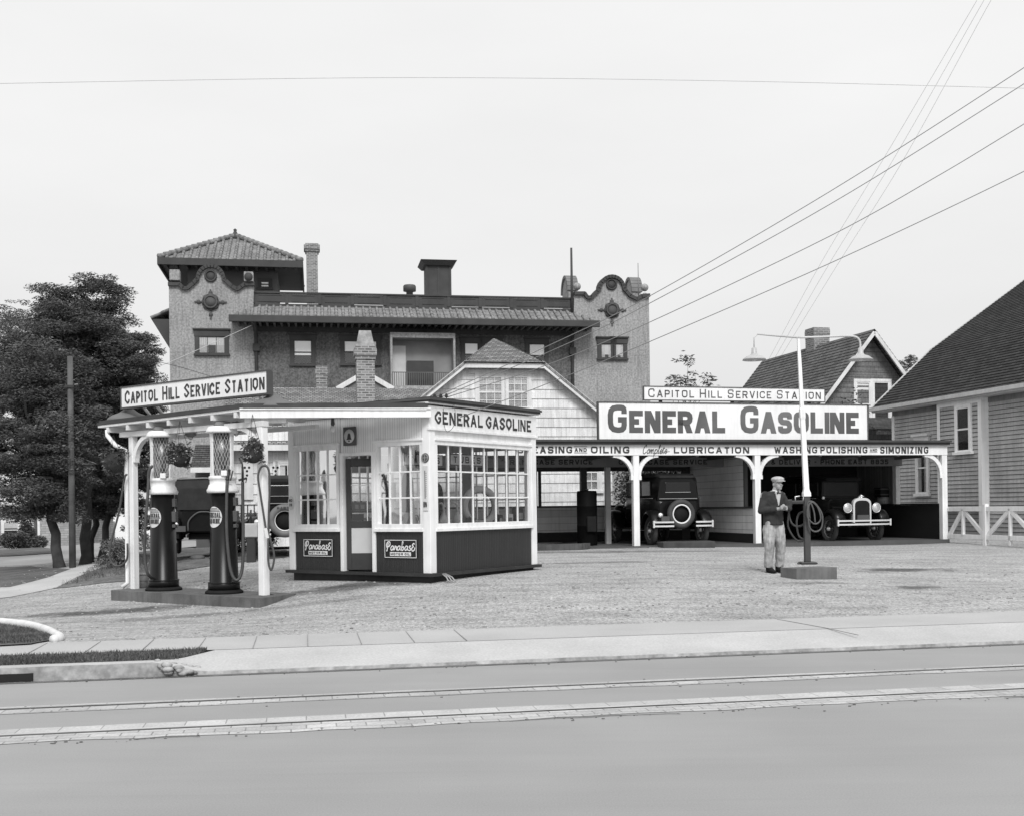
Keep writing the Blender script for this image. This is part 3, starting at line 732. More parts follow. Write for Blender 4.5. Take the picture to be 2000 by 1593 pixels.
mb.prism(poly, 0, .45); mb.box(XL, XR, .45, 16, 0, zt-.1)
mb.build('wall', STUCCO, B)
MB().box(xi0+.02, xi1-.02, -.03, -.002, 0, zt-.02).build('centre_wall', M('soiled_shaded_render', .12, .95, .16, .6, 1.0, 14, streak=.3, fine=.4, fscale=11), B)  # darker stucco: some staining, mostly the eave's shade put into the colour
for prof in (lp, rp):
    m = MB()
    for a, b in zip(prof[:-1], prof[1:]):
        d = Vector((b[0]-a[0], b[1]-a[1])).normalized()*.05
        m.bar((a[0]-d.x*.5, .13, a[1]-d.y*.5-.07), (b[0]+d.x*.5, .13, b[1]+d.y*.5-.07), .58, .165, up=(-d.y, 0, d.x))
    m.build('gable_coping', TRIM, B)
def emblem(px, py, r):
    x, z = B.py(px, py); m = MB()
    for dx, dz in ((0,.5),(0,-.5),(.5,0),(-.5,0),(.36,.36),(-.36,.36),(.36,-.36),(-.36,-.36)): m.lathe([(0,-.09),(r*.55,-.09),(r*.55,.0)], (x+dx*r, 0, z+dz*r), 14, 'y')
    m.lathe([(0,-.12),(r*.7,-.12),(r*.7,0)], (x, 0, z), 20, 'y'); m.torus((x, -.12, z), r*.72, .05, 'y', 20, 6)
    for dx, dz in ((0,1.12),(0,-1.5),(1.4,0),(-1.4,0)):
        m.ball((x+dx*r, -.03, z+dz*r), (.1,.06,.1), 8, 6); m.bar((x+dx*r*.7, -.03, z+dz*r*.7), (x+dx*r*1.35, -.03, z+dz*r*1.35), .07, .06)
    m.build('emblem', M('emblem_stone', .075, .8, .2, 2), B)
emblem(411.5, 590.5, .40); emblem(1195, 606, .40)
for px, py in ((411.5, 539.5), (1194, 556)):
    x, z = B.py(px, py); MB().lathe([(0,-.05),(.25,-.05),(.25,.0)], (x, 0, z), 20, 'y').torus((x, -.06, z), .25, .05, 'y', 24, 6).build('roundel', TRIM, B)
# blocks and balls on the gables
for px0, px1, py0, py1 in ((332, 352, 529, 551), (477, 495, 533, 553)):
    a = B.py(px0, py1); b = B.py(px1, py0); m = MB().box(a[0], b[0], -.25, .3, a[1]+.04, b[1])
    m.build('gable_block', STUCCO, B, .03)
x, z = B.py(486, 543); MB().lathe([(0,-.3),(.2,-.3),(.2,-.24)], (x, 0, z), 18, 'y').build('roundel', TRIM, B)
for px, py, yy in ((1127, 560, .2), (1259, 562, .2)):
    x, z = B.py(px, py, yy); MB().lathe([(.16,-.55),(.12,-.35),(.09,-.28)], (x, yy, z), 12).ball((x, yy, z), .20, 16, 10).build('gable_ball', STUCCO, B)
for px, py in ((1112, 562), (1236, 565)):
    x, z = B.py(px, py, 3.0); m = MB(); m.torus((x, 0, z), .0001, .0001, 'x', 4, 3)
    arch = [(3.0+.75*math.cos(R(a)), z-.3+.85*math.sin(R(a))) for a in range(0, 181, 15)]
    m = MB().prism([(3.75, z-1.4)]+arch+[(2.25, z-1.4)], x-.22, x+.22, 'yz'); m.build('side_gable', STUCCO, B)
    m = MB()
    for a, b in zip(arch[:-1], arch[1:]): m.bar((x, a[0], a[1]), (x, b[0], b[1]), .6, .16, up=(0, a[0]-3, a[1]-z+.3))
    m.build('gable_coping', M('pale_trim', .16, .8, .2, 1.5), B)
# tiled pent roof over the main front
TILE = M('roof_tile', .19, .85, .28, 1.0, .3, 30, fine=.3, fscale=8)
def tiled(m, bl, br, tl, tr, pitch=.33, rr=.085):
    bl, br, tl, tr = map(Vector, (bl, br, tl, tr)); m.add([bl, br, tr, tl], [(0,1,2,3)])
    n = int((br-bl).length/pitch); wt, wb = (tr-tl).length, (br-bl).length
    nr = (br-bl).cross(tl-bl).normalized()
    ex = (br-bl).normalized(); off0 = (tl-bl).dot(ex); off1 = (tr-br).dot(ex)
    for i in range(n+1):
        x = i*wb/n; p = bl+ex*x; up = (tl-bl)-ex*off0; k = 1.0
        if x < off0: k = x/off0
        if off1 < 0 and x > wb+off1: k = min(k, (wb-x)/-off1)
        q = p+up*k
        if (q-p).length < .15: continue
        nseg = max(1, int((q-p).length/.42))
        for j in range(nseg):
            a = p.lerp(q, j/nseg); b = p.lerp(q, (j+1)/nseg)
            m.tube([a+nr*.035, b+nr*.02], [rr, rr*.82], 6, cap=True)
ze, zr = bz(800, 627), bz(800, 603)
e0, e1 = bx(449, 625), bx(1169, 632)
ov = 1.35
e0 = B.py(449, 622, -ov)[0]; e1 = B.py(1169, 632, -ov)[0]; zE = B.py(800, 622, -ov)[1]; zR = B.py(800, 603, 0)[1]
m = MB(); tiled(m, (e0, -ov, zE), (e1, -ov, zE), (e0+1.3, -.02, zR), (e1-1.3, -.02, zR)); m.build('tiled_roof', TILE, B)
m = MB(); m.add([(e0, -ov, zE), (e0+1.3, -.02, zR), (e0, -.02, zE)], [(0,1,2)]); m.add([(e1, -ov, zE), (e1-1.3, -.02, zR), (e1, -.02, zE)], [(0,1,2)])
m.box(e0, e1, -ov, -.01, zE-.1, zE-.01); m.build('roof_soffit', TRIM, B)
MB().box(e0-.05, e1+.05, -ov-.14, -ov, zE-.30, zE+.03).build('gutter', TRIM, B, .03)
m = MB()
for i in range(52): x = e0+.35+i*(e1-e0-.7)/51; m.box(x-.05, x+.05, -ov+.05, -.02, zE-.30, zE-.11)
m.build('rafter_end', M('rafter_paint', .12, .8), B)
MB().box(xi0, xi1, -.09, -.031, bz(800, 652), bz(800, 640)).build('frieze', TRIM, B)
# roof parapet of panelled boards with light showing through gaps
m = MB(); zp0, zp1 = B.py(800, 601)[1], B.py(800, 574)[1]; zz = lambda f: zp0+(zp1-zp0)*f
yy = .2
m.box(xi0, xi1, yy, yy+.09, zz(.0), zz(.16)); m.box(xi0, xi1, yy-.05, yy+.14, zz(.90), zz(1.0))
segs = np.linspace(xi0, xi1, 11)
rg = random.Random(5)
for a, b in zip(segs[:-1], segs[1:]):
    m.box(a-.08, a+.08, yy-.03, yy+.12, zz(.16), zz(.9))
    g = rg.choice((0, .035, .06, .03)); g2 = rg.choice((0, 0, .03))
    m.box(a+.08, b-.08, yy, yy+.08, zz(.16)+g, zz(.9)-g2); m.box(a+.25, b-.25, yy-.02, yy, zz(.3), zz(.34)); m.box(a+.25, b-.25, yy-.02, yy, zz(.74), zz(.78))
m.build('roof_parapet', TRIM, B)
# windows: px ranges of the sashes
def bwin(px0, px1, py0, py1, **k):
    a = B.py(px0, py1); b = B.py(px1, py0); return window(B, a[0], b[0], a[1], b[1], TRIM, .17, y=-.03, **k)
WSASH = M('white_sash', .55, .6, .1)
bwin(388, 440, 658, 691, blind=.5, head=.14, curtain=True, cols=3, mode='case')
bwin(574, 609, 665, 712, blind=.62, head=.08)
bwin(672, 700, 666, 711, blind=.45, head=.08); bwin(722, 736, 666, 711, blind=.6, head=.08)
bwin(907, 934, 670, 715, blind=.5, head=.08); bwin(946, 974, 671, 715, blind=.55, head=.08)
bwin(1033, 1064, 672, 718, blind=.52, head=.08)
bwin(1173, 1196, 672, 700, blind=.75, curtain=True, head=.12, mode='case'); bwin(1199, 1218, 672, 700, blind=.8, curtain=True, head=.12, mode='case')
bwin(1192, 1222, 793, 850, blind=.3)
# balcony recess: set forward as a framed opening with a pale back wall
a = B.py(765, 757); b = B.py(881, 666)
m = MB(); m.box(a[0], b[0], -.036, -.03, a[1], b[1]); m.build('balcony_wall', M('balcony_plaster', .25, .9, .15, 1.0), B)
m = MB(); m.box(a[0]-.1, a[0], -.9, 0, a[1], b[1]); m.box(b[0], b[0]+.1, -.9, 0, a[1], b[1]); m.box(a[0]-.1, b[0]+.1, -.9, 0, b[1], b[1]+.25); m.box(a[0]-.1, b[0]+.1, -.95, 0, a[1]-.15, a[1]); m.build('balcony', STUCCO, B)
da = B.py(766, 756, -.01); db = B.py(792, 676, -.01); MB().box(da[0], db[0], -.08, -.037, da[1], db[1]).build('balcony_door', M('door_white', .55, .6, .1), B)
m = MB(); c0 = B.py(795, 730, -.3); c1 = B.py(846, 706, -.3); m.box(c0[0], c1[0], -.5, -.1, a[1], c1[1]); m.build('balcony_cabinet', DARK, B)
m = MB(); ra = B.py(766, 755, -.9); rb = B.py(866, 727, -.9)
m.box(ra[0], rb[0]+.35, -.92, -.88, rb[1]-.04, rb[1]); m.box(ra[0], rb[0]+.35, -.92, -.88, ra[1], ra[1]+.04)
k = 0
while ra[0]+k*.105 < rb[0]+.35: m.box(ra[0]+k*.105, ra[0]+k*.105+.035, -.915, -.885, ra[1]+.04, rb[1]-.04); k += 1
m.build('railing', M('rail_paint', .10, .6), B)
# rain pipes
for px in (501, 1117):
    x = bx(px); m = MB(); m.tube([(x, -ov+.0, zE-.2), (x, -.3, zE-.55), (x, -.12, zE-1.0), (x, -.12, 0)], .075, 8); m.box(x-.16, x+.16, -.25, -.02, zE-1.5, zE-1.15); m.build('rain_pipe', TRIM, B)
# tower with the hipped tile roof, behind the left gable
tx0, tz0 = B.py(310, 505, 2.0); tx1, _ = B.py(589, 513, 2.0); tw = tx1-tx0; ty0 = 2.0; ty1 = ty0+tw
apx = (tx0+tx1)/2; zA = B.py(450, 463, ty0+tw/2)[1]
m = MB(); cA = (apx, ty0+tw/2, zA)
for q in (((tx0,ty0),(tx1,ty0)), ((tx1,ty0),(tx1,ty1)), ((tx1,ty1),(tx0,ty1)), ((tx0,ty1),(tx0,ty0))):
    tiled(m, (*q[0], tz0), (*q[1], tz0), cA, cA, .36, .09)
for q in ((tx0,ty0),(tx1,ty0),(tx0,ty1),(tx1,ty1)):
    n_ = 14
    for i in range(n_): a_ = Vector((*q, tz0)).lerp(Vector(cA), i/n_); b_ = Vector((*q, tz0)).lerp(Vector(cA), (i+1)/n_); m.tube([a_+Vector((0,0,.1)), b_+Vector((0,0,.08))], [.15, .12], 7)
m.build('tower_roof', TILE, B)
MB().lathe([(.30,-.15),(.2,.1),(.12,.2),(.07,.3),(.1,.38),(.0,.46)], cA, 14).build('finial', TRIM, B)
MB().box(tx0, tx1, ty0, ty1, tz0-.14, tz0-.01).box(tx0-.05, tx1+.05, ty0-.08, ty0-.001, tz0-.3, tz0+.04).box(tx0-.08, tx0-.001, ty0, ty1, tz0-.3, tz0+.04).box(tx1+.001, tx1+.08, ty0, ty1, tz0-.3, tz0+.04).build('tower_eave', TRIM, B)
m = MB()
for i in range(14): x = tx0+.3+i*(tw-.6)/13; m.box(x-.06, x+.06, ty0+.05, ty0+1.2, tz0-.32, tz0-.15)
m.build('tower_rafter', TRIM, B)
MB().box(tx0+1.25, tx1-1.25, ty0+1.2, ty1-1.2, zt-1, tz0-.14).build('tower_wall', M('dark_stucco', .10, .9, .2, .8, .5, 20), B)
a = B.py(509, 562, ty0+1.2); b = B.py(526, 550, ty0+1.2); window(B, a[0], b[0], a[1], b[1], TRIM, .14, y=ty0+1.2, blind=.9)
# far-left pent roof end
x, z = B.py(303, 640, 4); 
m = MB(); tiled(m, (XL-1.0, 9, z+.0), (XL-1.0, 1.2, z), (XL, 9, z+.5), (XL, 1.2, z+.5)); m.build('tiled_roof', TILE, B)
m = MB(); m.prism([(XL-1.0, z-.02), (XL, z-.02), (XL, z-1.7)], 1.2, 9, 'xz'); m.build('roof_soffit', TRIM, B)
# roof things: chimney, cupola, vent, poles
BRICK = M_brick('old_brick', .20, .23, .08, .014, .36, .45)
def stack(t, name, x0, x1, y0, y1, z0, z1, flare=.06, capm=None, top=None):
    m = MB(); h = z1-z0
    m.box(x0, x1, y0, y1, z0, z1-.42); m.box(x0-flare*.5, x1+flare*.5, y0-flare*.5, y1+flare*.5, z1-.42, z1-.30); m.box(x0-flare, x1+flare, y0-flare, y1+flare, z1-.30, z1-.08)
    m.box(x0-flare*.4, x1+flare*.4, y0-flare*.4, y1+flare*.4, z1-.08, z1)
    o = m.build(name, BRICK, t, .008)
    MB().box(x0+.1, x1-.1, y0+.1, y1-.1, z1-.02, z1+.004).build('flue', BLACKM, o); return o
a = B.py(599, 566, 3.5); b = B.py(620, 476, 3.5); stack(B, 'chimney', a[0], b[0], 3.5, 4.2, a[1]-.8, b[1], .12)
a = B.py(833, 573, 5); b = B.py(880, 520, 5); m = MB()
m.box(a[0], b[0], 5, 6.3, a[1]-1, b[1]); m.box(a[0]-.03, a[0]+.08, 4.96, 5, a[1]-1, b[1]); m.box(b[0]-.08, b[0]+.03, 4.96, 5, a[1]-1, b[1]); cx_ = (a[0]+b[0])/2; m.box(cx_-.05, cx_+.05, 4.97, 5, a[1]-1, b[1])
m.build('roof_cupola', TRIM, B)
zb_ = b[1]; m = MB(); m.add([(a[0]-.12, 4.85, zb_), (b[0]+.12, 4.85, zb_), (b[0]+.12, 6.45, zb_), (a[0]-.12, 6.45, zb_), (a[0]-.32, 4.6, zb_+.25), (b[0]+.32, 4.6, zb_+.25), (b[0]+.32, 6.7, zb_+.25), (a[0]-.32, 6.7, zb_+.25)], [(0,3,2,1),(0,1,5,4),(1,2,6,5),(2,3,7,6),(3,0,4,7),(4,5,6,7)]); m.build('cupola_cap', TRIM, B)
x, z = B.py(800, 570, 4); MB().lathe([(.18,-.6),(.18,.0),(.34,.02),(.34,.28),(.3,.34),(.0,.40)], (x, 4, z), 18).build('roof_vent', DKGREY, B)
x, z = B.py(1113, 606, .6); x2, z2 = B.py(1113, 489, .6); MB().tube([(x, .1, z-.4), (x, .1, z2)], [.075, .055], 8).build('flagpole', TRIM, B)
x, z = B.py(1246.5, 590, .6); x2, z2 = B.py(1245, 515, .6); MB().tube([(x, .5, z), (x2, .5, z2)], [.03, .02], 6).build('mast', GREY, B)

# ---------- white shingled house
SHW = M_brick('white_shingle', .66, .17, .30, .004, .40, .07, .5, .8, streak=.14)
SHROOF = M_brick('wood_shingle_roof', .115, .16, .16, .010, .04, .35, .5, .9)
p0 = P(985, 900, 36)
W = T('shingled_house', 'white shingled house with clipped gable and paired upstairs window behind the kiosk', 'house', (p0.x, p0.y, .6), math.atan(.18))
wz = lambda px, py, y=0: W.py(px, py, y)[1]
zap, zj = wz(985, 668, 1.2), wz(985, 709); hj = W.py(1055, 709)[0]; hw = 3.55
x2, z2 = W.py(1168, 803); slope = (zj-z2)/(x2-hj); zeave = zj-slope*(hw-hj)
prof = [(-hw, 0), (-hw, zeave), (-hj, zj), (hj, zj), (hw, zeave), (hw, 0)]
m = MB()
pitch = .30; nz = int(zj/pitch)
for i in range(nz+1):      # shingle courses following the gable
    z0_, z1_ = i*pitch, min((i+1)*pitch, zj)
    def half(z): return hw if z < zeave else hj+(zj-z)/slope
    if z1_-z0_ < .02: continue
    a0, a1 = half(z0_), half(z1_)
    m.add([(-a0,-.03,z0_),(a0,-.03,z0_),(a1,-.004,z1_),(-a1,-.004,z1_),(-a0,0.01,z0_),(a0,.01,z0_)], [(0,1,2,3),(4,5,1,0)],
          uvs=[[(-a0+9,z0_+.01),(a0+9,z0_+.01),(a1+9,z1_-.01),(-a1+9,z1_-.01)],[(0,0)]*4])
m.prism(prof, .01, 8); m.build('wall', SHW, W)
m = MB(); D = 9
for s in (-1, 1):
    def q(x, y, z): return (s*x, y, z)
    k = .35
    bl, br_, tl, tr = q(hw+k, -.35, zeave-slope*k), q(hw+k, D, zeave-slope*k), q(hj-.0, -.35, zj+.06), q(.0, D, zj+slope*hj)
    ridge0 = (0, 1.6, zj+slope*hj*.95)
    tl2 = q(hj, -.35, zj+.05)
    pts = [q(hw+k, -.35, zeave-slope*k+.05), q(hw+k, D, zeave-slope*k+.05), (0, D, zj+slope*hj+.05), (0, 1.7, zj+slope*hj+.05), q(hj, -.35, zj+.05)]
    m.add(pts, [(0,1,2,3,4)], uvs=[[(p[1], math.hypot(p[0]-pts[0][0], p[2]-pts[0][2])) for p in pts]])
    pb = [Vector(p)-Vector((0,0,.09)) for p in pts]; m.add(pb, [(4,3,2,1,0)])
    m.add([pts[0], pts[4], pb[4], pb[0]], [(0,1,2,3)]); m.add([pts[0], pts[1], pb[1], pb[0]], [(0,1,2,3)])
zt_ = zj+slope*hj+.05
m.courses((-hj-.12, -.4, zj-.03), (hj+.12, -.4, zj-.03), (-.02, 1.7, zt_), (.02, 1.7, zt_), .16, .02)
m.build('roof', M_brick('gable_shingle_roof', .27, .13, .16, .010, .08, .35, .5, .9), W, recalc=True)
m = MB()
for s in (-1, 1):     # barge boards
    m.bar((s*(hw+.35), -.30, zeave-slope*.35-.04), (s*hj, -.30, zj-.04), .06, .17, up=(0,0,1))
m.box(-hj-.06, hj+.06, -.33, -.27, zj-.20, zj-.05); m.box(-hj+.1, hj-.1, -.05, -.035, zj-.35, zj-.22)
m.build('barge_board', WHITE2, W)
for a, b, bl in (((931, 797), (984, 735), .55), ((988, 797), (1034, 735), .7)):
    p, q = W.py(*a), W.py(*b); window(W, p[0]+.05, q[0]-.05, p[1], q[1], WHITE2, .10, curtain=True, blind=bl, cols=3, rows=4)
p, q = W.py(1141, 957), W.py(1168, 920); window(W, p[0], q[0], p[1], q[1], WHITE2, .12, curtain=True, cols=2, room=M('grey_room', .2, .9))
p = W.py(1046, 925); MB().box(p[0]-.1, p[0]+.12, -.08, -.035, .9, 2.6).build('corner_post', WHITE2, W)
# side wing to the left with its long roof
wl = W.py(424, 790, -2.0)[0]; yr, ye = 2.6, -2.6
zr_ = W.py(600, 757.5, yr)[1]; ze_ = W.py(545, 868, ye-.35)[1]
m = MB(); m.courses((wl, ye-.35, ze_), (-hw+2.2, ye-.35, ze_), (wl, yr, zr_), (-hw+2.2, yr, zr_), .15, .02); m.add([(wl, yr, zr_), (-hw+2.2, yr, zr_), (-hw+2.2, yr+4, zr_-2.5), (wl, yr+4, zr_-2.5)], [(0,1,2,3)], uvs=[[(0,0),(9,0),(9,5),(0,5)]])
m.build('wing_roof', M_brick('wing_shingle_roof', .34, .14, .15, .012, .08, .35, .5, .9), W)
m = MB(); wx0 = W.py(455, 900, ye)[0]
for i in range(11): m.courses((wx0, ye, i*.3), (-hw+2, ye, i*.3), (wx0, ye, i*.3+.3), (-hw+2, ye, i*.3+.3), .3, .03, 0, 0, i*.3)
m.box(wx0, -hw+2, ye+.004, ye+5, 0, ze_-.02); m.build('wing_wall', SHW, W)
MB().box(wl, -hw+2.2, ye-.40, ye-.34, ze_-.16, ze_+.0).build('gutter', WHITE2, W)
p, q = W.py(545, 965, ye), W.py(562, 905, ye); window(W, p[0], q[0]+.25, p[1], q[1], WHITE2, .1, y=ye-.03, curtain=True, cols=2)
for px0, px1 in ((472, 494), (534, 543), (566, 580)):
    p, q = W.py(px0, 975, ye), W.py(px1, 900, ye)
    m = MB().box(p[0], q[0], ye-.09, ye-.035, p[1], q[1]); cxs = (p[0]+q[0])/2
    for dz, dx in ((-.28,0),(-.18,-.06),(-.18,.06),(-.40,0)): m.lathe([(0,-.004),(.035,-.004),(.035,0)], (cxs+dx, ye-.091, q[1]+dz), 10, 'y', 1)
    m.build('shutter', [WHITE2, ROOM], W)
a = W.py(697, 776, 0.2); b = W.py(731, 648, .2)
o = stack(W, 'chimney', a[0], b[0], .2, .8, a[1]-.6, b[1]-.45, .07)
m = MB(); zc_ = b[1]-.45; x0_, x1_ = a[0], b[0]; m.add([(x0_, .2, zc_), (x1_, .2, zc_), (x1_, .8, zc_), (x0_, .8, zc_), (x0_+.1, .3, zc_+.5), (x1_-.1, .3, zc_+.5), (x1_-.1, .7, zc_+.5), (x0_+.1, .7, zc_+.5)], [(0,1,5,4),(1,2,6,5),(2,3,7,6),(3,0,4,7),(4,5,6,7)]); m.build('chimney_cap', M('mortar_cap', .30, .95, .4, 5, .6, 30), o)
a = W.py(618, 758, 4); b = W.py(639, 715, 4); stack(W, 'chimney', a[0], b[0], 4, 4.5, a[1]-1.0, b[1], .03)
a = W.py(664, 758, yr+.3); b = W.py(762, 758, yr+.3); tp = W.py(713, 728, yr+.3)
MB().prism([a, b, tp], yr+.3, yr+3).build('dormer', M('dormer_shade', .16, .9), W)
m = MB(); m.bar((a[0]-.1, yr+.25, a[1]-.03), (tp[0], yr+.25, tp[1]), .08, .16); m.bar((tp[0], yr+.25, tp[1]), (b[0]+.1, yr+.25, b[1]-.03), .08, .16); m.build('dormer_board', WHITE2, W)
# lean-to at the far left end of the wing
p, q = W.py(372, 912, ye-1), W.py(415, 872, ye-1)
m = MB(); m.courses((p[0], ye-1, p[1]), (q[0]+.5, ye-1, p[1]), (p[0], ye+.5, q[1]+.15), (q[0]+.5, ye+.5, q[1]+.15), .15, .02); m.build('porch_roof', SHROOF, W)
m = MB().box(p[0], q[0]+.5, ye-1.02, ye-.95, p[1]-.14, p[1]); m.box(q[0]-.08, q[0]+.1, ye-.98, ye-.85, 0, p[1]-.1); m.build('porch_frame', WHITE2, W)
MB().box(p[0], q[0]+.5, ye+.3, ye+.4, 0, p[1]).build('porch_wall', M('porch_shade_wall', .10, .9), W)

# ---------- brown shingled house
GX = math.atan(.25)
p0 = P(1697, 900, 42); SHB = M_brick('brown_shingle', .19, .16, .17, .006, .09, .14, .5, .9)
G = T('gabled_house', 'dark shingled gable house with brick chimney behind the large roof sign', 'house', (p0.x, p0.y, .6), GX)
za = G.py(1697, 650)[1]; hw = 3.0; zl = za-hw*1.22; D = 8.2
m = MB(); n = int((za)/.19)
for i in range(n):
    z0_, z1_ = i*.19, (i+1)*.19
    f = lambda z: hw if z < zl else max(.01, (za-z)/1.22)
    a0, a1 = f(z0_), f(z1_); m.add([(-a0,-.022,z0_),(a0,-.022,z0_),(a1,-.004,z1_),(-a1,-.004,z1_),(-a0,.01,z0_),(a0,.01,z0_)], [(0,1,2,3),(4,5,1,0)], uvs=[[(-a0+9,z0_+.01),(a0+9,z0_+.01),(a1+9,z1_-.01),(-a1+9,z1_-.01)],[(0,0)]*4])
m.prism([(-hw,0),(-hw,zl),(0,za),(hw,zl),(hw,0)], .01, D); m.build('wall', SHB, G)
DKROOF = M_brick('dark_shingle_roof', .12, .16, .17, .010, .035, .3, .5, .9)
m = MB(); k = .45
for s in (-1, 1):
    b0, b1 = (s*(hw+k), -.5, zl-1.22*k+.06), (s*(hw+k), D+.3, zl-1.22*k+.06); t0, t1 = (0, -.5, za+.06), (0, D+.3, za+.06)
    if s > 0: m.courses(b0, b1, t0, t1, .17, .022)
    else: m.courses(b1, b0, t1, t0, .17, .022)
m.build('roof', DKROOF, G)
m = MB()
for s in (-1, 1): m.bar((s*(hw+k), -.48, zl-1.22*k-.06), (0, -.48, za-.06), .07, .13)
m.build('barge_board', WHITE2, G)
for a, b in (((1672, 832), (1698, 746)), ((1706, 832), (1735, 746))):
    p, q = G.py(*a), G.py(*b); window(G, p[0], q[0], p[1], q[1], WHITE, .10, blind=(.18 if a[0] < 1690 else 0))
a = G.py(1590, 690, 3.6); b = G.py(1620, 640, 3.6); stack(G, 'chimney', a[0], b[0], 3.6, 4.3, a[1]-1.6, b[1], .02)
p, q = G.py(1700, 850, -1.2), G.py(1755, 815, -1.2)
m = MB(); m.courses((p[0], -1.6, p[1]+.2), (q[0]+1, -1.6, p[1]+.2), (p[0], 0, q[1]+.1), (q[0]+1, 0, q[1]+.1), .17, .02); m.box(p[0], q[0]+1, -1.62, -1.55, p[1]+.02, p[1]+.16); m.build('porch_roof', DKROOF, G)

# ---------- clapboard house on the right
cr = (12.75, 37.6)
Hs = T('clapboard_house', 'grey clapboard house with tall dark gambrel roof at the right edge', 'house', (*cr, .5), R(-90)+GX)
# local: x runs towards the camera along the side wall, +y is out of the wall to the left?  (checked below)
sgn = -1
CLAP = M_brick('clapboard_shadow_lines', .42, 400., .125, .011, .07, .06, .5, .8, streak=.12)  # dark line along each course paints the shadow under its lap
# wall plane y=0, outside is -y (towards camera left)
LNG = 14.0
ZE = 4.35
m = MB(); m.courses((0, 0, .0), (LNG, 0, .0), (0, 0, ZE-.35), (LNG, 0, ZE-.35), .125, .022); m.box(0, LNG, .002, 9, 0, ZE-.01); m.build('wall', CLAP, Hs)
MB().box(0, LNG, -.03, -.001, ZE-.36, ZE-.05).build('frieze_board', M('frieze_paint', .22, .8, .2, 1.5, streak=.3), Hs)
BTRIM = M('bright_trim', .86, .6, .06, 1.5, .05, 60, streak=.12)
MB().box(-.02, .12, -.035, .0, 0, ZE-.35).build('corner_board', BTRIM, Hs)
# bay
def hx(px, py=900, y0=0): return Hs.py(px, py, y0)[0]
bx0, bx1 = hx(1846), hx(1919, 900, -.22)
m = MB(); m.courses((bx0, -.22, .9), (bx1, -.22, .9), (bx0, -.22, ZE-.3), (bx1, -.22, ZE-.3), .125, .022); m.box(bx0, bx1, -.218, -.002, .9, ZE-.3); m.build('bay_wall', CLAP, Hs)
m = MB(); m.box(bx0-.02, bx0+.12, -.26, -.245, .2, ZE-.3); m.box(bx1-.14, bx1+.02, -.262, -.0, .2, ZE-.3); m.box(bx0-.02, bx1+.02, -.264, -.02, ZE-.34, ZE-.04); m.build('corner_board', BTRIM, Hs)
p, q = Hs.py(1872, 882, -.22), Hs.py(1896, 793, -.22); window(Hs, p[0], q[0], p[1], q[1], BTRIM, .08, y=-.24, blind=.0)
p, q = Hs.py(1795, 963), Hs.py(1813, 862); window(Hs, p[0], q[0], p[1], q[1], WHITE2, .09, y=-.02, curtain=True, head=.1)
# gambrel roof: eave overhang .45 at x from -.5
dy1, dz1 = 1.9, 1.95; dy2, dz2 = 6.3, 4.95
m = MB(); e = (-.45, ZE-.05)
m.courses((-.55, e[0], e[1]), (LNG, e[0], e[1]), (-.55, dy1, e[1]+2.05), (LNG, dy1, e[1]+2.05), .15, .022)
m.courses((-.55, dy1, e[1]+2.05), (LNG, dy1, e[1]+2.05), (-.55, dy2, e[1]+5.0), (LNG, dy2, e[1]+5.0), .15, .022)
m.build('roof', M_brick('black_shingle_roof', .045, .18, .15, .012, .022, .38, .5, .85), Hs)
MB().prism([(0, ZE-.1), (dy1, e[1]+1.95), (dy2, e[1]+4.9), (dy2, ZE-.1)], -.02, .0, 'yz').build('gable_wall', CLAP, Hs)
m = MB(); m.box(-.55, LNG, e[0]-.10, e[0]-.0, e[1]-.10, e[1]+.02); m.box(-.55, LNG, e[0], -.035, e[1]-.15, e[1]-.05); m.bar((-.57, e[0], e[1]-.08), (-.57, dy1, e[1]+1.97), .06, .2); m.bar((-.57, dy1, e[1]+1.97), (-.57, dy2, e[1]+4.92), .06, .2); m.build('eave_board', M('eave_paint', .55, .7, .1, 1.5, streak=.15), Hs)

# ================================================================== THE SERVICE KIOSK
def zplane(px, py, z):
    d = ray(px, py); t = (z-H)/d.z; return EYE + d*t
KA = math.atan2(.825, .565); KZ = .30
K = T('service_kiosk', 'white square kiosk with many paned windows and dark lower panels', 'kiosk', (-1.35, 18.5, KZ), KA)
KW, KD = 3.15, 3.2            # right face runs along +x (outside -y), left face along +y (outside -x)
def rb(m, u0, u1, d0, d1, z0, z1, mi=0): return m.box(u0, u1, -d1, -d0, z0-KZ, z1-KZ, mi)
def lb(m, y0, y1, d0, d1, z0, z1, mi=0): return m.box(-d1, -d0, y0, y1, z0-KZ, z1-KZ, mi)
SKIRT = M('dark_skirt', .03, .7, .25, 2.5, .1, streak=.2)
PANELD = M_grooved('dark_beadboard', .026, 'xy', .052, .16, .45, .5, .10, .1)
BEADW = M_grooved('white_beadboard', .78, 'xy', .052, .14, .30, .55, .04, .06)
m = MB()
m.box(.03, KW-.03, .03, KD-.03, -.25, .20)
m.build('foundation', SKIRT, K)
m = MB(); m.box(-.10, KW+.06, -.10, -.0, .20, .25).box(-.10, 0, 0, KD+.05, .20, .25); m.box(0, KW, 0, KD, .19, .235); m.build('floor', SKIRT, K)
ZS, ZG0, ZG1, ZT = 1.24, 1.365, 2.67, 3.28
for q in ((-.03, .13, -.03, .13), (KW-.14, KW+.02, -.03, .11), (-.03, .11, KD-.12, KD+.02), (KW-.12, KW, KD-.12, KD)):
    MB().box(*q, .25, ZT-KZ).build('corner_post', WHITE, K, .008)
def wall_panel(name, side, a0, a1, mat, z0, z1, d0=-.08, d1=.0):
    m = MB(); (rb if side == 'r' else lb)(m, a0, a1, d0, d1, z0, z1); return m.build(name, mat, K)
pr = wall_panel('lower_panel', 'r', .13, KW-.14, PANELD, .55, ZS)
